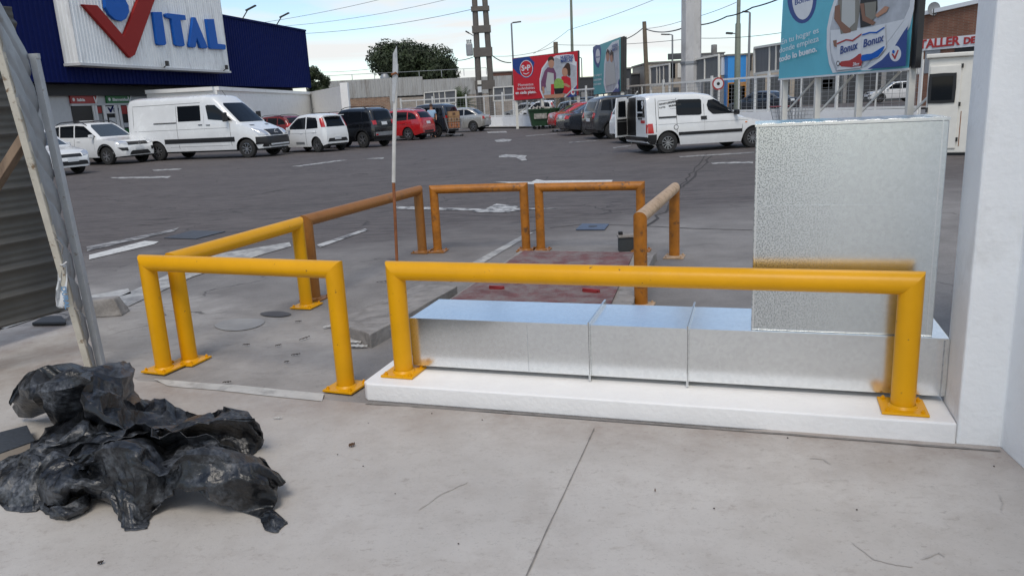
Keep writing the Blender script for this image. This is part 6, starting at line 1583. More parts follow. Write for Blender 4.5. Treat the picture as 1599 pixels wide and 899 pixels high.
# ---- billboards
M['bbred'] = mat('poster_red', (.50, .018, .03), .45); M['bbteal'] = mat('poster_teal', (.10, .42, .52), .45, var=.05, vscale=2); M['bbblue'] = mat('poster_blue', (.02, .055, .22), .45); M['bbwhite'] = mat('poster_white', (.62, .64, .66), .45, var=.04)
M['bbgrey'] = mat('poster_kitchen_grey', (.40, .42, .45), .45, var=.2, vscale=2.5); M['skin'] = mat('skin', (.42, .22, .14), .55); M['skin2'] = mat('skin_brown', (.22, .11, .07), .55); M['hair'] = mat('hair_brown', (.05, .025, .015), .6)
M['plum'] = mat('poster_plum', (.16, .06, .12), .5, var=.2, vscale=12); M['apronpale'] = mat('poster_apron', (.45, .46, .44), .5); M['leafgreen'] = mat('poster_green', (.22, .38, .08), .5, var=.2, vscale=9); M['aprondark'] = mat('poster_apron_dark', (.20, .19, .16), .5)
M['bbtealdark'] = mat('poster_teal_green', (.06, .36, .38), .45)
def smooth_poly(pts, n=4):
    out = []; k = len(pts)
    for i in range(k):
        a, b, c, d = pts[i-1], pts[i], pts[(i+1) % k], pts[(i+2) % k]
        for j in range(n):
            t = j/n; out.append(tuple(.5*((2*b[q]) + (c[q]-a[q])*t + (2*a[q]-5*b[q]+4*c[q]-d[q])*t*t + (3*b[q]-a[q]-3*c[q]+d[q])*t**3) for q in (0, 1)))
    return out
class Board:
    def __init__(s, label, corners, Y0, Y1, base, legs, back=.18):
        (xl, yl), (xr, yr) = corners[0], corners[1]   # bottom left, bottom right
        s.pl = Plane(AT(xl, yl, Y0), AT(xr, yr, Y1)); pl = s.pl; s.c = [pl.pix(*p) for p in corners]
        s.root = thing('billboard', label, 'billboard', pl.pt(s.c[0][0], 0)); s.k = 1
        MB().poly(pl, s.c, -back, back-.004).build('panel', M['darkmetal'], s.root); MB().poly(pl, s.c, -.003, .005).build('poster', M[base], s.root)
        for i in range(4):
            a, b = s.c[i], s.c[(i+1) % 4]; MB().bar(pl.pt(*a, -back/2-.03), pl.pt(*b, -back/2-.03), .06, .06).build('frame_bar', M['darkmetal'], s.root)
        for x in legs:
            a, z = pl.pix(x, (corners[0][1]+corners[1][1])/2); zz = s.c[0][1]+(s.c[1][1]-s.c[0][1])*(a-s.c[0][0])/(s.c[1][0]-s.c[0][0])
            MB().bar(pl.pt(a, 0, -.12), pl.pt(a, zz+.02, -.12), .13, .16).build('leg', M['cream'], s.root)
            MB().bar(pl.pt(a+.05, .9, -.2), pl.pt(a+1.0, zz-.05, -.6), .05).build('brace', M['cream'], s.root)
    def shape(s, name, m, pix, sm=0):
        pts = [s.pl.pix(*p) for p in pix]
        if sm: pts = smooth_poly(pts, sm)
        o = MB().poly(s.pl, pts, .003*s.k, .0028).build(name, M[m] if isinstance(m, str) else m, s.root); s.k += 1; return o
    def ell(s, name, m, cx, cy, rx, ry, n=28):
        return s.shape(name, m, [(cx+rx*math.cos(t*2*math.pi/n), cy+ry*math.sin(t*2*math.pi/n)) for t in range(n)])
    def txt(s, t, x0, x1, y, h, m, bold=.0, rot=0.0, shear=0.0):
        a, z = s.pl.pix(x0, y); b, _ = s.pl.pix(x1, y); hh = (s.pl.pix(x0, y-h)[1]-z)
        size = hh/.70; mb = text_mb(t, size, s.pl, 0, 0, 0, .001, bold=bold*size, shear=shear)
        w = max((v-s.pl.P).dot(s.pl.u) for v in mb.v) - min((v-s.pl.P).dot(s.pl.u) for v in mb.v)
        m2 = text_mb(t, size, s.pl, a, z, .003*s.k, .002, bold=bold*size, shear=shear, sx=abs(b-a)/w, rot=rot); o = m2.build('lettering', M[m], s.root); s.k += 1; return o
# red one
B = Board('red billboard advertising food with two printed figures cooking, over the dumpsters', [(803, 157), (903, 149), (902, 80), (800, 92)], 49.5, 46, 'bbred', (804, 845, 901))
P_ = lambda pts: [(780+x/5.29, 60+y/5.29) for x, y in pts]
B.shape('blue_corner', 'bbblue', P_([(107, 172), (245, 152), (290, 200), (270, 300), (220, 330), (150, 290), (110, 245)]))
cc = P_([(222, 252)])[0]; B.ell('badge_rim', 'bbblue', cc[0], cc[1], 11.2, 14.4); B.ell('badge_ring', 'bbwhite', cc[0], cc[1], 10.2, 13.4); B.ell('badge', 'bbred', cc[0], cc[1], 9.4, 12.4)
x0, y = P_([(183, 270)])[0]; x1, _ = P_([(258, 270)])[0]; B.txt('S•P', x0, x1, y, 8.5, 'bbwhite', .03)
B.shape('smile', 'bbwhite', P_([(198, 286), (222, 293), (246, 280), (246, 286), (222, 300), (198, 292)]))
B.shape('picture_ground', 'bbwhite', P_([(362, 497), (335, 430), (332, 340), (350, 250), (400, 180), (470, 143), (560, 133), (615, 135), (625, 190), (640, 195), (640, 388), (600, 430), (545, 488)]))
B.shape('kitchen', 'bbgrey', P_([(372, 495), (345, 430), (342, 340), (360, 255), (400, 200), (470, 160), (560, 200), (636, 230), (636, 385), (590, 430), (530, 488)]))
B.shape('shirt', 'plum', P_([(345, 360), (375, 270), (400, 240), (450, 245), (470, 290), (470, 340), (440, 420), (400, 430), (380, 400), (365, 440), (348, 430)]))
B.shape('apron', 'apronpale', P_([(400, 280), (450, 290), (455, 440), (395, 440), (385, 380)]))
B.ell('face', 'skin', *P_([(430, 205)])[0], 4.6, 8); B.shape('hair', 'hair', P_([(405, 195), (405, 165), (430, 148), (452, 165), (452, 190), (440, 178), (418, 182)]), 2)
B.shape('arm', 'skin', P_([(355, 400), (372, 400), (375, 450), (362, 460)]))
B.shape('shirt', 'bbred', P_([(515, 320), (545, 305), (590, 330), (595, 420), (560, 460), (525, 450)]))
B.ell('face', 'skin', *P_([(545, 275)])[0], 4.8, 7.5); B.shape('hair', 'hair', P_([(530, 250), (560, 205), (585, 215), (590, 300), (570, 310), (565, 260), (545, 245)]), 2)
B.shape('arm', 'skin', P_([(512, 365), (560, 375), (590, 395), (580, 408), (520, 385)]))
B.shape('salad', 'leafgreen', P_([(460, 350), (490, 330), (530, 350), (535, 410), (480, 425), (455, 400)]), 2)
B.shape('bowl', 'black', P_([(455, 415), (540, 410), (525, 455), (465, 462)])); B.shape('carton', 'bbred', P_([(430, 380), (455, 378), (458, 475), (430, 480)]))
B.shape('table_top', 'skin', P_([(370, 470), (545, 455), (535, 488), (380, 497)]))
B.shape('corner', 'bbblue', P_([(560, 487), (610, 440), (640, 390), (641, 480)])); B.ell('mark', 'bbwhite', *P_([(614, 444)])[0], 3.6, 4.6); B.ell('mark_dot', 'bbred', *P_([(614, 444)])[0], 1.6, 2)
x0, y = P_([(510, 172)])[0]; B.txt('NUESTRAS', x0, P_([(615, 0)])[0][0], y, 4.8, 'bbblue', .03); x0, y = P_([(512, 200)])[0]; B.txt('MARCAS', x0, P_([(608, 0)])[0][0], y, 4.8, 'bbblue', .03)
for t, (xa, ya), xb, bd in (('Momentos', (160, 398), 285, .0), ('inolvidables', (155, 427), 297, .0), ('en cada plato.', (140, 462), 312, .035)):
    x0, y = P_([(xa, ya)])[0]; B.txt(t, x0, P_([(xb, 0)])[0][0], y, 4.3, 'bbwhite', bd)
# blue green one
B = Board('narrow looking blue green billboard seen at a slant beside the red one', [(927, 148), (969, 143), (969, 58), (926, 74)], 44.5, 38.3, 'bbtealdark', (929, 948, 968), .3)
Q_ = lambda pts: [(800+x/4, y/4) for x, y in pts]
B.shape('corner', 'bbblue', Q_([(506, 295), (548, 282), (555, 340), (540, 425), (518, 400), (506, 350)]), 2); B.ell('badge', 'bbwhite', *Q_([(535, 352)])[0], 3.4, 11.5)
x0, y = Q_([(525, 365)])[0]; B.txt('Bonux', x0, Q_([(548, 0)])[0][0], y, 3, 'bbblue', .02)
B.shape('picture_ground', 'bbwhite', Q_([(585, 580), (572, 520), (575, 400), (590, 310), (625, 265), (668, 248), (672, 500), (640, 575)])); B.shape('kitchen', 'bbgrey', Q_([(590, 570), (580, 500), (585, 400), (600, 320), (640, 285), (668, 290), (666, 500), (630, 570)]))
B.ell('face', 'skin', *Q_([(598, 350)])[0], 2.6, 9); B.ell('face', 'skin', *Q_([(622, 355)])[0], 2.6, 9); B.shape('hair', 'hair', Q_([(588, 330), (598, 306), (610, 322), (609, 345), (598, 325), (590, 345)])); B.shape('hair', 'hair', Q_([(612, 335), (622, 312), (634, 330), (634, 385), (627, 340), (614, 350)])); B.shape('figure', 'apronpale', Q_([(585, 400), (640, 390), (650, 520), (590, 540)]))
B.shape('corner', 'bbblue', Q_([(628, 578), (655, 545), (672, 490), (674, 574)])); B.ell('mark', 'bbwhite', *Q_([(661, 540)])[0], 1.6, 4)
for t, xa, ya, xb in (('En tu hogar es', 514, 480, 562), ('donde empieza', 512, 508, 562), ('todo lo bueno.', 512, 535, 562)):
    x0, y = Q_([(xa, ya)])[0]; B.txt(t, x0, Q_([(xb, 0)])[0][0], y, 4, 'bbwhite', .01)
x0, y = Q_([(628, 300)])[0]; B.txt('NUESTRAS', x0, Q_([(664, 0)])[0][0], y, 4.5, 'bbblue', .02); x0, y = Q_([(630, 322)])[0]; B.txt('MARCAS', x0, Q_([(662, 0)])[0][0], y, 4.5, 'bbblue', .02)
# big one
B = Board('big light blue billboard with soap packs and a blue corner', [(1216, 123), (1419, 106), (1430, -34), (1224, -22)], 25.5, 19.5, 'bbteal', (1221, 1272, 1337, 1417), .32)
pl = B.pl; MB().bar(pl.pt(B.c[1][0]+.05, B.c[1][1]-.02, -.1), pl.pt(B.c[1][0]+.05, B.c[2][1], -.1), .40, .14).build('side_frame', M['black'], B.root)
MB().bar(pl.pt(B.c[0][0], B.c[0][1]-.03, .0), pl.pt(B.c[1][0], B.c[1][1]-.03, .0), .05, .05).build('lower_hem', M['bbwhite'], B.root)
S_ = lambda pts: [(1199+x/4, y/4) for x, y in pts]
B.ell('badge_rim', 'bbblue', 1252.5, -4, 23, 41); B.ell('badge', 'bbwhite', 1253.5, -4, 16.5, 35); x0, y = S_([(168, 35)])[0]; B.txt('Bonux', x0, 1270, y, 8, 'bbblue', .02, .05)
B.shape('white_sweep', 'bbwhite', S_([(408, 457), (385, 400), (370, 300), (372, 180), (392, 80), (430, -40), (470, -100), (930, -130), (915, 60), (890, 170), (810, 290), (720, 370), (600, 435)]))
B.shape('kitchen', 'bbgrey', S_([(430, 450), (400, 380), (388, 280), (392, 180), (412, 90), (450, -30), (480, -90), (905, -120), (890, 40), (850, 130), (740, 260), (620, 420)]))
B.shape('worktop', 'bbwhite', S_([(395, 190), (640, 170), (860, 120), (740, 280), (600, 420), (440, 440), (400, 330)]))
B.shape('figure_torso', 'aprondark', S_([(440, -60), (575, -80), (580, 60), (560, 190), (460, 215), (445, 120)])); B.shape('figure_torso', 'apronpale', S_([(470, -30), (550, -40), (550, 140), (500, 190), (465, 150)]))
B.shape('arm', 'skin2', S_([(425, 40), (455, 30), (460, 130), (525, 185), (520, 212), (480, 210), (420, 120)])); B.shape('figure_torso', 'black', S_([(590, -60), (690, -70), (690, 60), (650, 160), (585, 175), (580, 60)]))
B.shape('figure_torso', 'aprondark', S_([(610, 20), (685, 10), (680, 110), (650, 135), (620, 130)])); B.shape('arm', 'skin2', S_([(583, 25), (608, 22), (615, 100), (680, 140), (665, 160), (600, 130)])); B.shape('arm', 'skin', S_([(680, 95), (740, 40), (765, 45), (750, 75), (690, 112)]))
B.shape('arm', 'skin2', S_([(415, 255), (440, 250), (445, 300), (422, 290)]))
B.shape('soap_pack', 'bbwhite', S_([(440, 222), (595, 190), (598, 400), (588, 425), (440, 440)])); B.shape('soap_pack', 'bbwhite', S_([(596, 185), (742, 150), (748, 300), (700, 360), (600, 385)]))
B.shape('pack_wave', 'signred', S_([(468, 385), (520, 378), (560, 355), (592, 335), (594, 412), (468, 416)]), 2); B.shape('pack_wave', 'logoblue', S_([(600, 345), (660, 335), (710, 305), (742, 290), (700, 355), (602, 384)]), 2)
B.shape('pack_swoosh', 'signred', S_([(443, 270), (500, 245), (540, 250), (597, 210), (597, 218), (542, 260), (500, 254), (443, 280)])); B.shape('pack_swoosh', 'logoblue', S_([(602, 215), (650, 200), (690, 200), (742, 168), (742, 176), (692, 210), (650, 209), (602, 224)]))
x0, y = S_([(462, 340)])[0]; B.txt('Bonux', x0, S_([(572, 0)])[0][0], y, 12, 'bbblue', .02, .12, .15); x0, y = S_([(608, 298)])[0]; B.txt('Bonux', x0, S_([(735, 0)])[0][0], y, 12, 'bbblue', .02, .12, .15)
B.ell('pack_mark', 'darkmetal', *S_([(452, 397)])[0], 2.4, 4.2); B.ell('pack_mark', 'bbwhite', *S_([(453, 397)])[0], 1.5, 2.8); x0, y = S_([(545, 412)])[0]; B.txt('3kg', x0, S_([(585, 0)])[0][0], y, 5, 'bbwhite', .02)
B.shape('white_band', 'bbwhite', S_([(595, 440), (690, 385), (790, 290), (860, 200), (893, 120), (890, 175), (876, 250), (750, 400), (650, 440)])); B.shape('blue_corner', 'bbblue', S_([(640, 433), (730, 375), (810, 290), (870, 195), (892, 165), (880, 412)]))
B.ell('tick_disc', 'bbwhite', *S_([(815, 335)])[0], 9, 12.3); B.shape('tick', 'signred', S_([(792, 338), (800, 335), (812, 352), (830, 312), (838, 314), (816, 370), (810, 370)])); B.ell('tick_dot', 'logoblue', *S_([(805, 324)])[0], 2, 2.8)
for t, xa, ya, xb, bd in (('En tu hogar es', 100, 280, 330, 0), ('donde empieza', 88, 333, 333, 0), ('todo lo bueno.', 88, 388, 325, .03)):
    x0, y = S_([(xa, ya)])[0]; B.txt(t, x0, S_([(xb, 0)])[0][0], y, 8.6, 'bbwhite', bd, .085)

# ---- guard booth
p0 = G(1440, 243.5); bu = Vector((.87, -.5, 0)).normalized(); p1 = p0+bu; bn = Vector((-bu.y, bu.x, 0))
if bn.dot(p0) < 0: bn = -bn
BP = Plane(p0, p1); bo = thing('guard_booth', 'cream painted guard booth with a small dark window beside the white wall', 'booth', p0)
hB_ = BP.pix(1445, 92)[1]; wB = 2.0
MB().prism([p0+Vector((0, 0, .06)), p0+bu*wB+Vector((0, 0, .06)), p0+bu*wB+bn*2+Vector((0, 0, .06)), p0+bn*2+Vector((0, 0, .06))], (0, 0, hB_-.06)).build('cabin', M['cream'], bo, bevel=.02)
MB().prism([p0+bu*.05+bn*.05, p0+bu*(wB-.05)+bn*.05, p0+bu*(wB-.05)+bn*1.95, p0+bu*.05+bn*1.95], (0, 0, .07)).build('plinth', M['black'], bo)  # black inset block standing in for the shaded gap under the cabin
MB().prism([p0-bu*.06-bn*.07+Vector((0, 0, hB_)), p0+bu*(wB+.1)-bn*.07+Vector((0, 0, hB_)), p0+bu*(wB+.1)+bn*2.1+Vector((0, 0, hB_)), p0-bu*.06+bn*2.1+Vector((0, 0, hB_))], (0, 0, .09)).build('roof', M['cream'], bo, bevel=.02)
da, db, dz0, dz1 = BP.pix(1446, 200)[0], BP.pix(1494, 200)[0], .16, BP.pix(1470, 103)[1]
dr = MB().rect(BP, da, dz0, db, dz1, .002, .03).build('door', M['cream'], bo, bevel=.01)
a_, b_, z0, z1 = rfit(BP, 1451.5, 1490.5, 115, 161); fr = MB().poly(BP, smooth_poly([(a_, z0+.06), (a_+.06, z0), (b_-.06, z0), (b_, z0+.06), (b_, z1-.06), (b_-.06, z1), (a_+.06, z1), (a_, z1-.06)], 2), .033, .02).build('window_frame', M['black'], dr)
MB().rect(BP, a_+.06, z0+.06, b_-.06, z1-.06, .054, .006).build('pane', M['glass'], dr)
a2, z2 = BP.pix(1443, 172); MB().box(BP.pt(a2+.05, z2, .05), (.03, .05, .10)).build('handle', M['darkmetal'], dr)
for zz in (.35, 1.1, 1.9): MB().box(BP.pt(db+.01, zz, .035), (.03, .04, .09)).build('hinge', M['black'], dr)
MB().rect(BP, db+.05, .2, db+.065, .95, .002, .004).build('rust_crack', M['rust'], bo)

# ---- brick workshop across the street
BY = 52; KP = Plane(AT(1432, 90, BY+2), AT(1540, 80, BY-2)); M['workbrick'] = brick_mat('workshop_brick', (.16, .065, .035), (.20, .085, .05), (.18, .12, .09), .8)
ws = thing('workshop', 'brick workshop with a white sign band behind the guard booth', 'building', KP.pt(0, 0)); a0_, zt_ = KP.pix(1433, 25); a1_ = KP.pix(1600, 10)[0]; zt2 = KP.pix(1520, 10)[1]
MB().poly(KP, [(a0_-.3, 0), (a1_, 0), (a1_, zt2+.5), (a0_-.3, zt_-.05)], -8, 8).build('wall', M['workbrick'], ws)
MB().poly(KP, [(a0_-.4, zt_-.1), (a1_, zt2+.35), (a1_, zt2+.6), (a0_-.4, zt_+.15)], -.1, .3).build('roof_edge', M['bbwhite'], ws)
a, b, z0, z1 = rfit(KP, 1430, 1600, 62, 79); MB().poly(KP, [KP.pix(1425, 64), KP.pix(1600, 47), KP.pix(1600, 66), KP.pix(1425, 81)], .0, .1).build('sign_band', M['bbwhite'], ws)
o = text_mb('TALLER', 1.0, KP, 0, 0, .0, .01); w = max((v-KP.P).dot(KP.u) for v in o.v)-min((v-KP.P).dot(KP.u) for v in o.v)
a, z = KP.pix(1437, 76.5); b, zb_ = KP.pix(1499, 70); sz = (KP.pix(1437, 63.5)[1]-z)/.70; rt_ = math.atan2(zb_-z, b-a)
lt = text_mb('TALLER', sz, KP, a, z, .105, .04, sx=(b-a)/w/sz, rot=rt_, bold=.03*sz); a, z = KP.pix(1506, 69); text_mb('DE MOTOS', sz*.72, KP, a, z, .105, .04, sx=1.1, rot=rt_, bold=.03*sz, mb=lt); lt.build('lettering', M['signred'], ws)
c = KP.pt(*KP.pix(1461, 14), .2); dm = MB(); dm.lathe([(0, .12), (.25, .08), (.42, -.02)], (0, 0, 0), 'Y', 18)
for v_ in dm.v: v_ += c
dm.build('satellite_dish', M['greymetal'], ws, smooth=True); MB().bar(c, c-Vector((0, 0, .5)), .05).build('dish_mast', M['darkmetal'], ws)
for x0, x1, y0, y1, m in ((1446, 1468, 78, 90, 'greymetal'), (1492, 1530, 70, 82, 'black'), (1434, 1442, 78, 92, 'cream')):
    a, b, z0, z1 = rfit(KP, x0, x1, y0, y1); MB().rect(KP, a, z0-1, b, z1, .0, .05).build('window', M[m], ws)

# ---- buildings along the street
def house(name, label, x0, x1, Y, yt, m, D=8, parts=(), z=None):
    a = AT(x0, 150, Y); b = AT(x1, 150, Y); zt = z or AT((x0+x1)/2, yt, Y).z; root = thing(name, label, 'building', ((a.x+b.x)/2, Y, 0))
    MB().box(((a.x+b.x)/2, Y+D/2, zt/2), (b.x-a.x, D, zt)).build('wall', M[m], root, bevel=0)
    MB().box(((a.x+b.x)/2, Y+D/2, zt+.06), (b.x-a.x+.2, D+.2, .12)).build('parapet', M['steelgrey'], root)
    for nm, u0, u1, z0, z1, mm in parts:
        xa = a.x+(b.x-a.x)*u0; xb = a.x+(b.x-a.x)*u1; MB().box(((xa+xb)/2, Y-.03, (z0+z1)/2), (xb-xa, .08, z1-z0)).build(nm, M[mm], root)
    return root
M['shutter'] = mat('dark_shutter', (.06, .065, .07), .5, var=.15, vscale=1); M['greywall'] = mat('grey_render', (.26, .255, .25), .85, var=.12, dirt=(.16, .15, .14), dscale=.8, dpos=(.5, .7)); M['beigewall'] = mat('beige_render', (.38, .33, .27), .85, var=.12); M['darkroof'] = mat('dark_roof', (.035, .037, .042), .7, var=.2); M['brownroof'] = mat('brown_roof', (.10, .045, .03), .8, var=.2)
M['orangewall'] = mat('orange_wall', (.45, .20, .04), .8, var=.1); M['skyblue'] = mat('shop_sign_blue', (.03, .25, .62), .45, var=.05)
D_ = lambda *a: a
house('house', 'brown roofed low house between the twin pole and the red billboard', 772, 806, 92, 113, 'brownroof')
house('house', 'dark long shed between the red and the blue billboards', 898, 930, 88, 122, 'darkroof', parts=(D_('door', .3, .6, 0, 2.4, 'greywall'),))
house('shop', 'black fronted shop with a small pale sign right of the blue billboard', 970, 986, 66, 108, 'darkroof', parts=(D_('sign', .1, .8, 2.2, 3.1, 'greywall'), D_('door', .1, .6, 0, 2.1, 'shutter')))
house('house', 'low dark roofed house at the foot of the timber pole', 986, 1013, 72, 116, 'darkroof', parts=(D_('window', .2, .7, .8, 1.8, 'glass'),))
house('house', 'beige two storey house behind the grey board left of the concrete pillar', 1012, 1068, 68, 98, 'beigewall', parts=(D_('window', .62, .75, 3.0, 4.2, 'glass'), D_('window', .82, .95, 3.0, 4.2, 'cream'), D_('sign', .55, .98, 4.5, 5.0, 'shutter'), D_('door', .7, .85, 0, 2.2, 'shutter')))
house('shop', 'grey shop with a white sign panel beside the bright blue one', 1098, 1137, 62, 90, 'greywall', parts=(D_('sign', .70, .98, 2.9, 4.4, 'bbwhite'), D_('shutter', .05, .6, 0, 2.6, 'shutter'), D_('awning', .1, .7, 2.6, 2.9, 'orangewall')))
r_b = house('shop', 'shop with a bright blue sign panel over its shutters', 1136, 1164, 61, 87, 'skyblue', parts=(D_('shutter', .05, .45, 0, 2.2, 'shutter'), D_('wall_panel', 0, 1, 0, 2.3, 'orangewall'), D_('shutter', .5, .95, 0, 2.0, 'shutter')))
house('house', 'beige house between the blue shop sign and the tall grey board', 1163, 1240, 64, 84, 'beigewall', parts=(D_('window', .05, .12, 3.2, 4.4, 'glass'), D_('window', .15, .22, 3.2, 4.4, 'shutter'), D_('shutter', .1, .4, 0, 2.6, 'shutter'), D_('shutter', .5, .9, 0, 2.6, 'shutter')))
house('shop', 'long dark shuttered shop front seen under the big billboard', 1236, 1445, 76, 96, 'greywall', z=4.9, parts=(D_('shutter', .02, .18, 0, 2.7, 'shutter'), D_('shutter', .20, .38, 0, 2.7, 'shutter'), D_('sign', .20, .30, 1.4, 2.3, 'orangewall'), D_('shutter', .41, .66, 0, 2.7, 'darkroof'), D_('shutter', .7, .97, 0, 2.7, 'shutter')))
house('house', 'grey low house far behind the dumpsters', 806, 900, 96, 128, 'greywall', parts=(D_('shutter', .1, .35, 0, 2.4, 'shutter'), D_('shutter', .5, .8, 0, 2.4, 'darkroof')))
house('house', 'distant grey block above the dark board right of the pillar', 1096, 1130, 95, 84, 'greywall')
c = AT(1115, 80, 95); tag(MB().lathe([(.0, 1.2), (.34, 1.15), (.36, .3), (.3, 0)], (c.x, 95, AT(1115, 86, 95).z), 'Z', 14).build('water_tank', M['greywall'], smooth=True), 'round grey water tank on the distant roof right of the pillar', 'water tank')
# street and pavement past the fence
def ribbon(name, pts, w0, w1, z, m):
    mb = MB(); rows = []
    for i, p in enumerate(pts):
        p = Vector((*p, 0)); a = Vector((*pts[max(0, i-1)], 0)); b = Vector((*pts[min(len(pts)-1, i+1)], 0)); d = (b-a).normalized(); s = Vector((-d.y, d.x, 0)); rows.append([p+s*w0+Vector((0, 0, z)), p+s*w1+Vector((0, 0, z))])
    mb.grid(rows); o = mb.build(name, m)
    if o.data.polygons[0].normal.z < 0: o.data.flip_normals()
    return tag(o, kind='structure')
M['street'] = mat('street_asphalt', (.15, .148, .146), .85, var=.12, vscale=.6); M['paving'] = mat('pavement', (.30, .285, .265), .85, var=.12, vscale=1)
line = [(-60, 78), (0, 68), (14, 52), (40, 30)]
ribbon('street', line, -9, 4, .006, M['street']); 
mb = MB()
ribbon('pavement', line, -9.2, -11.5, .09, M['paving']); ribbon('pavement', line, 4.2, 7.5, .11, M['paving'])
# no entry style roundel on the fence
c = G(1121, 176); rp_ = AT(1121, 131, 35.4); root = thing('road_sign', 'round white road sign with a red rim on the fence', 'road sign', (rp_.x, 35.4, 0)); MB().bar((rp_.x, 35.42, 0), (rp_.x, 35.42, rp_.z+.3), .05).build('post', M['greymetal'], root)
for r1, m, o_ in ((.27, 'signred', 0), (.21, 'bbwhite', -.006), (.07, 'black', -.012)):
    dm = MB(); dm.lathe([(0, o_-.03), (r1, o_-.03), (r1, .0)], (rp_.x, 35.36, rp_.z), 'Y', 24); dm.build('disc', M[m], root)

# ============================================================ trolleys, boxes, dumpsters, person
def trolley(label, loc, rz, group='shopping trolleys'):
    r = thing('shopping_trolley', label, 'trolley', loc, rz, group); m = M['chrome2']
    bz0, bz1 = .42, .95; bot = [(-.35, -.2), (.35, -.16), (.35, .16), (-.35, .2)]; tp = [(-.45, -.28), (.45, -.22), (.45, .22), (-.45, .28)]
    mb = MB()
    for k in range(5):
        t = k/4; q = [Vector((b[0]+(c_[0]-b[0])*t, b[1]+(c_[1]-b[1])*t, bz0+(bz1-bz0)*t)) for b, c_ in zip(bot, tp)]
        for i in range(4): mb.bar(q[i], q[(i+1) % 4], .010)
    for i in range(4):
        for k in range(7):
            t = k/7; b = Vector((*bot[i], bz0)).lerp(Vector((*bot[(i+1) % 4], bz0)), t); c_ = Vector((*tp[i], bz1)).lerp(Vector((*tp[(i+1) % 4], bz1)), t); mb.bar(b, c_, .008)
    for k in range(6): y = -.18+.07*k; mb.bar((-.35, y, bz0), (.35, y*.85, bz0), .008)
    mb.build('wire_basket', m, r, world=False)
    for sy in (-1, 1):
        MB().tube([(.38, sy*.2, .10), (-.42, sy*.26, .16), (-.36, sy*.24, .42), (-.52, sy*.26, 1.02)], .014, 8).build('side_frame', m, r, world=False, smooth=True)
        for x in (.38, -.40):
            w = MB(); w.lathe([(0, -.015), (.062, -.015), (.062, .015), (0, .015)], (x, sy*.23, .062), 'Y', 14); w.build('castor', M['rubber'], r, world=False)
    MB().tube([(-.52, -.26, 1.02), (-.52, .26, 1.02)], .018, 8).build('push_bar', M['signred'], r, world=False)
    return r
M['chrome2'] = mat('trolley_wire', (.42, .43, .45), .35, metal=.7)
t0 = trolley('shopping trolley loaded with brown boxes beside the dark tall car', G(710, 213.5), .25); t0.scale = (1, 1, 1)
t1 = copy_tree(t0, G(689, 213.5), .3); t1['label'] = 'empty shopping trolley left of the loaded one'
M['card'] = mat('cardboard', (.30, .18, .09), .8, var=.15, vscale=4); M['card2'] = mat('cardboard_orange', (.42, .15, .05), .7, var=.1)
b0 = G(710, 213.5); rzq = .25; M['cardlabel'] = mat('carton_print', (.10, .05, .03), .7)
for i, (dx_, dy_, z, s, m, lb) in enumerate(((-.15, 0, .46, (.29, .34, .30), 'card2', 'lower left orange brown carton in the trolley'), (.15, 0, .46, (.29, .34, .30), 'card2', 'lower right orange brown carton in the trolley'), (-.15, 0, .77, (.28, .38, .28), 'card', 'middle left brown carton in the trolley'), (.15, 0, .77, (.28, .38, .28), 'card', 'middle right brown carton in the trolley'), (0, 0, 1.06, (.60, .40, .26), 'card', 'long brown carton on top of the loaded trolley'))):
    c = Vector((dx_*math.cos(rzq), dx_*math.sin(rzq), 0)) + Vector((b0.x, b0.y, z+s[2]/2)); rt_ = thing('carton', lb, 'box', c-Vector((0, 0, s[2]/2)), rzq, 'cartons in the trolley')
    MB().box((0, 0, s[2]/2), s).build('box_body', M[m], rt_, world=False, bevel=.01); MB().box((0, -s[1]/2-.003, s[2]*.5), (s[0]*.25, .004, s[2]*.5)).build('print', M['cardlabel'], rt_, world=False); MB().box((0, 0, s[2]+.002), (s[0], .05, .003)).build('tape', M['card2'], rt_, world=False)
t2 = copy_tree(t0, G(877, 206), 2.6); t2['label'] = 'shopping trolley standing by the green dumpster and the red low car'
for i, (px, py) in enumerate(((1228, 212), (1238, 211.5), (1248, 211))):
    q = copy_tree(t0, G(px, py), .1); q['label'] = ('left trolley of the short row beneath the big billboard', 'middle trolley of the short row beneath the big billboard', 'right trolley of the short row beneath the big billboard')[i]
M['dumpgreen'] = mat('dumpster_green', (.012, .045, .018), .5, var=.2, vscale=2); M['waste'] = mat('waste_paper', (.32, .30, .27), .8, var=.5, vscale=7)
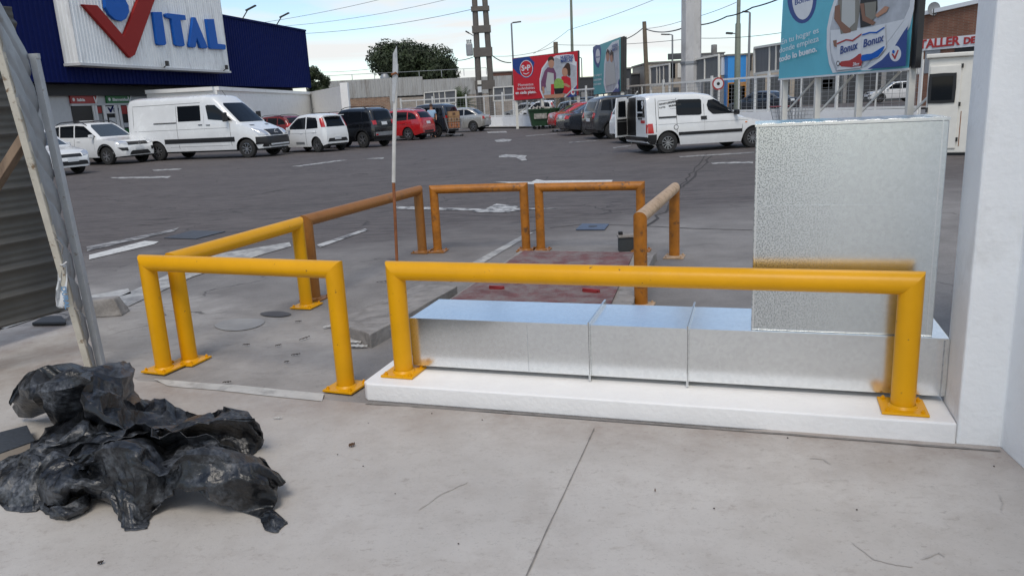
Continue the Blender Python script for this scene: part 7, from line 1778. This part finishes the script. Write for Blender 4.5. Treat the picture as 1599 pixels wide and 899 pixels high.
def dumpster(label, px0, px1, py, m, posters):
    a, b = G(px0, py), G(px1, py-1.5); L = (b-a).length; r = thing('dumpster', label, 'dumpster', a, math.atan2((b-a).y, (b-a).x), 'dumpsters by the fence')
    pr = [(-.05, 1.15), (L+.05, 1.15), (L-.15, .2), (.15, .2)]
    fr = [Vector((x, 0 if z < 1 else -.12, z)) for x, z in pr]; bk = [Vector((x, 1.0, z)) for x, z in pr]; mb = MB(); mb.add(fr+bk, [(0, 1, 2, 3), (7, 6, 5, 4), (0, 3, 7, 4), (1, 5, 6, 2), (3, 2, 6, 7)]); o = mb.build('tub', m, r, world=False); o.modifiers.new('s', 'SOLIDIFY').thickness = .04
    mb = MB(); mb.bar((-.08, -.14, 1.15), (L+.08, -.14, 1.15), .08); mb.build('rim', m, r, world=False)
    for x in (.3, L-.3):
        for y in (.15, .85):
            w = MB(); w.lathe([(0, -.03), (.09, -.03), (.09, .03), (0, .03)], (x, y, .09), 'Y', 14); w.build('castor', M['rubber'], r, world=False)
    w = MB(); rnd = random.Random(3)
    rows = [[Vector((L*i/14, .05+.9*j/5, 1.08+.28*noise.noise(Vector((i*.8, j*.9, L))) + (.12 if 2 < i < 12 else 0))) for i in range(15)] for j in range(6)]
    w.grid(rows); w.build('waste', M['waste'], r, world=False)
    for (x0, x1) in posters: MB().prism([(x0, -.10, .62), (x1, -.10, .62), (x1, -.13, .92), (x0, -.13, .92)], (0, -.02, 0)).build('poster', M['waste'], r, world=False)
dumpster('wide dark dumpster with pale posters on its front under the red billboard', 828, 857, 203, M['dumpgreen'], ((.25, 1.0),))
dumpster('green dumpster right of the postered one', 858, 871, 201.5, mat('dumpster_bright_green', (.012, .07, .022), .5, var=.2), ())

# ---- man by the dark car
def skin_mesh(name, pts, edges, rad, m, root, sub=2):
    me = bpy.data.meshes.new(name); me.from_pydata(pts, edges, []); me.materials.append(m); o = bpy.data.objects.new(name, me); COL.objects.link(o); o.parent = root
    s = o.modifiers.new('skin', 'SKIN'); 
    if not me.skin_vertices: me.skin_vertices_new() if hasattr(me, 'skin_vertices_new') else None
    sv = me.skin_vertices[0].data if me.skin_vertices else None
    if sv is None:
        bm = bmesh.new(); bm.from_mesh(me); bm.verts.layers.skin.verify(); bm.to_mesh(me); bm.free(); sv = me.skin_vertices[0].data
    for i, r in enumerate(rad): sv[i].radius = (r, r*.8) if isinstance(r, float) else r; sv[i].use_root = (i == 0)
    b = o.modifiers.new('sub', 'SUBSURF'); b.levels = sub; b.render_levels = sub
    for p in me.polygons: p.use_smooth = True
    return o
c = G(676.5, 215.5)
man = thing('person', 'man in a light blue shirt and dark trousers standing behind the red estate car', 'person', c, R(15))
P = [(0, 0, .95), (0, 0, 1.15), (0, -.01, 1.38), (0, 0, 1.48), (0, -.02, 1.58), (0, -.03, 1.70),
     (-.17, 0, 1.40), (-.24, .0, 1.15), (-.20, -.16, .98), (-.18, -.24, .96), (.17, 0, 1.40), (.24, .02, 1.15), (.21, -.12, .96), (.20, -.20, .93),
     (-.09, 0, .88), (-.10, -.01, .50), (-.11, .02, .09), (-.11, -.14, .04), (.09, 0, .88), (.10, -.01, .50), (.11, .02, .09), (.11, -.14, .04)]
E_ = [(0, 1), (1, 2), (2, 3), (3, 4), (4, 5), (2, 6), (6, 7), (7, 8), (8, 9), (2, 10), (10, 11), (11, 12), (12, 13), (0, 14), (14, 15), (15, 16), (16, 17), (0, 18), (18, 19), (19, 20), (20, 21)]
rd = [.145, .14, .16, .055, .085, .075, .065, .045, .032, .035, .065, .045, .032, .035, .085, .06, .042, .035, .085, .06, .042, .035]
skin_mesh('body', P, E_, rd, M['skin'], man)
skin_mesh('shirt', [P[0], P[1], P[2], (0, 0, 1.44), P[6], (-.22, 0, 1.24), P[10], (.22, .01, 1.24)], [(0, 1), (1, 2), (2, 3), (2, 4), (4, 5), (2, 6), (6, 7)], [.165, .16, .18, .075, .085, .075, .085, .075], mat('light_blue_shirt', (.30, .45, .62), .8, var=.05), man)
skin_mesh('trousers', [(0, 0, .93), P[14], P[15], (-.11, .02, .10), P[18], P[19], (.11, .02, .10)], [(0, 1), (1, 2), (2, 3), (0, 4), (4, 5), (5, 6)], [.16, .105, .08, .06, .105, .08, .06], mat('dark_trousers', (.02, .022, .03), .8), man)
h = MB(); h.lathe([(0, .125), (.05, .115), (.085, .07), (.095, .0), (.09, -.03)], (0, 0, 0), 'Z', 14)
for v_ in h.v: v_.y = v_.y*1.15; v_ += Vector((0, .0, 1.66))
h.build('hair', M['hair'], man, world=False, smooth=True)

# ---- cars in the street beyond the fence
src = {o['label'].split()[0]: o for o in bpy.data.objects if o.get('category') == 'car' and 'label' in o}
def street_car(key, x, y, Y, rz, label):
    s = [o for o in bpy.data.objects if o.get('category') == 'car' and o.get('label', '').startswith(key)][0]
    p = AT(x, y, Y); q = copy_tree(s, (p.x, Y, .1), rz); q['label'] = label; q['group'] = 'cars parked along the street'
street_car('white crossover', 1420, 140, 66, R(172), 'white pickup like car parked in the street under the big billboard')
street_car('pale silver', 838, 170, 66, R(150), 'pale silver car in the street seen over the left dumpster')
street_car('white hatchback with', 862, 168, 64, R(150), 'white car in the street seen over the right dumpster')
street_car('dark blue saloon', 1215, 160, 50, R(125), 'dark car parked in the street left of the big billboard legs')
street_car('charcoal hatchback', 930, 160, 70, R(140), 'charcoal car in the street beneath the slanted billboard')
import OpenImageIO as oiio,sys
b=oiio.ImageBuf('/workdir/render_main.png');a=b.get_pixels(oiio.FLOAT)
for n,(x,y) in dict(sky_top=(600,20),sky_hor=(550,100),floor_mid=(1000,800),floor_l=(500,760),floor_r=(1400,780),asph_mid=(700,230),asph_near=(1110,330),pad=(380,560),duct_front=(1000,550),duct_top=(800,490),riser=(1350,300),wall=(1570,300),plinth_front=(1000,630),plinth_top=(1000,605),railG=(1000,432),navy=(420,90),sign=(130,60)).items():
    x=int(x*.6404);y=int(y*.6404);r=a[y-4:y+5,x-4:x+5,:3].mean((0,1))*255;print(n,[int(v) for v in r])
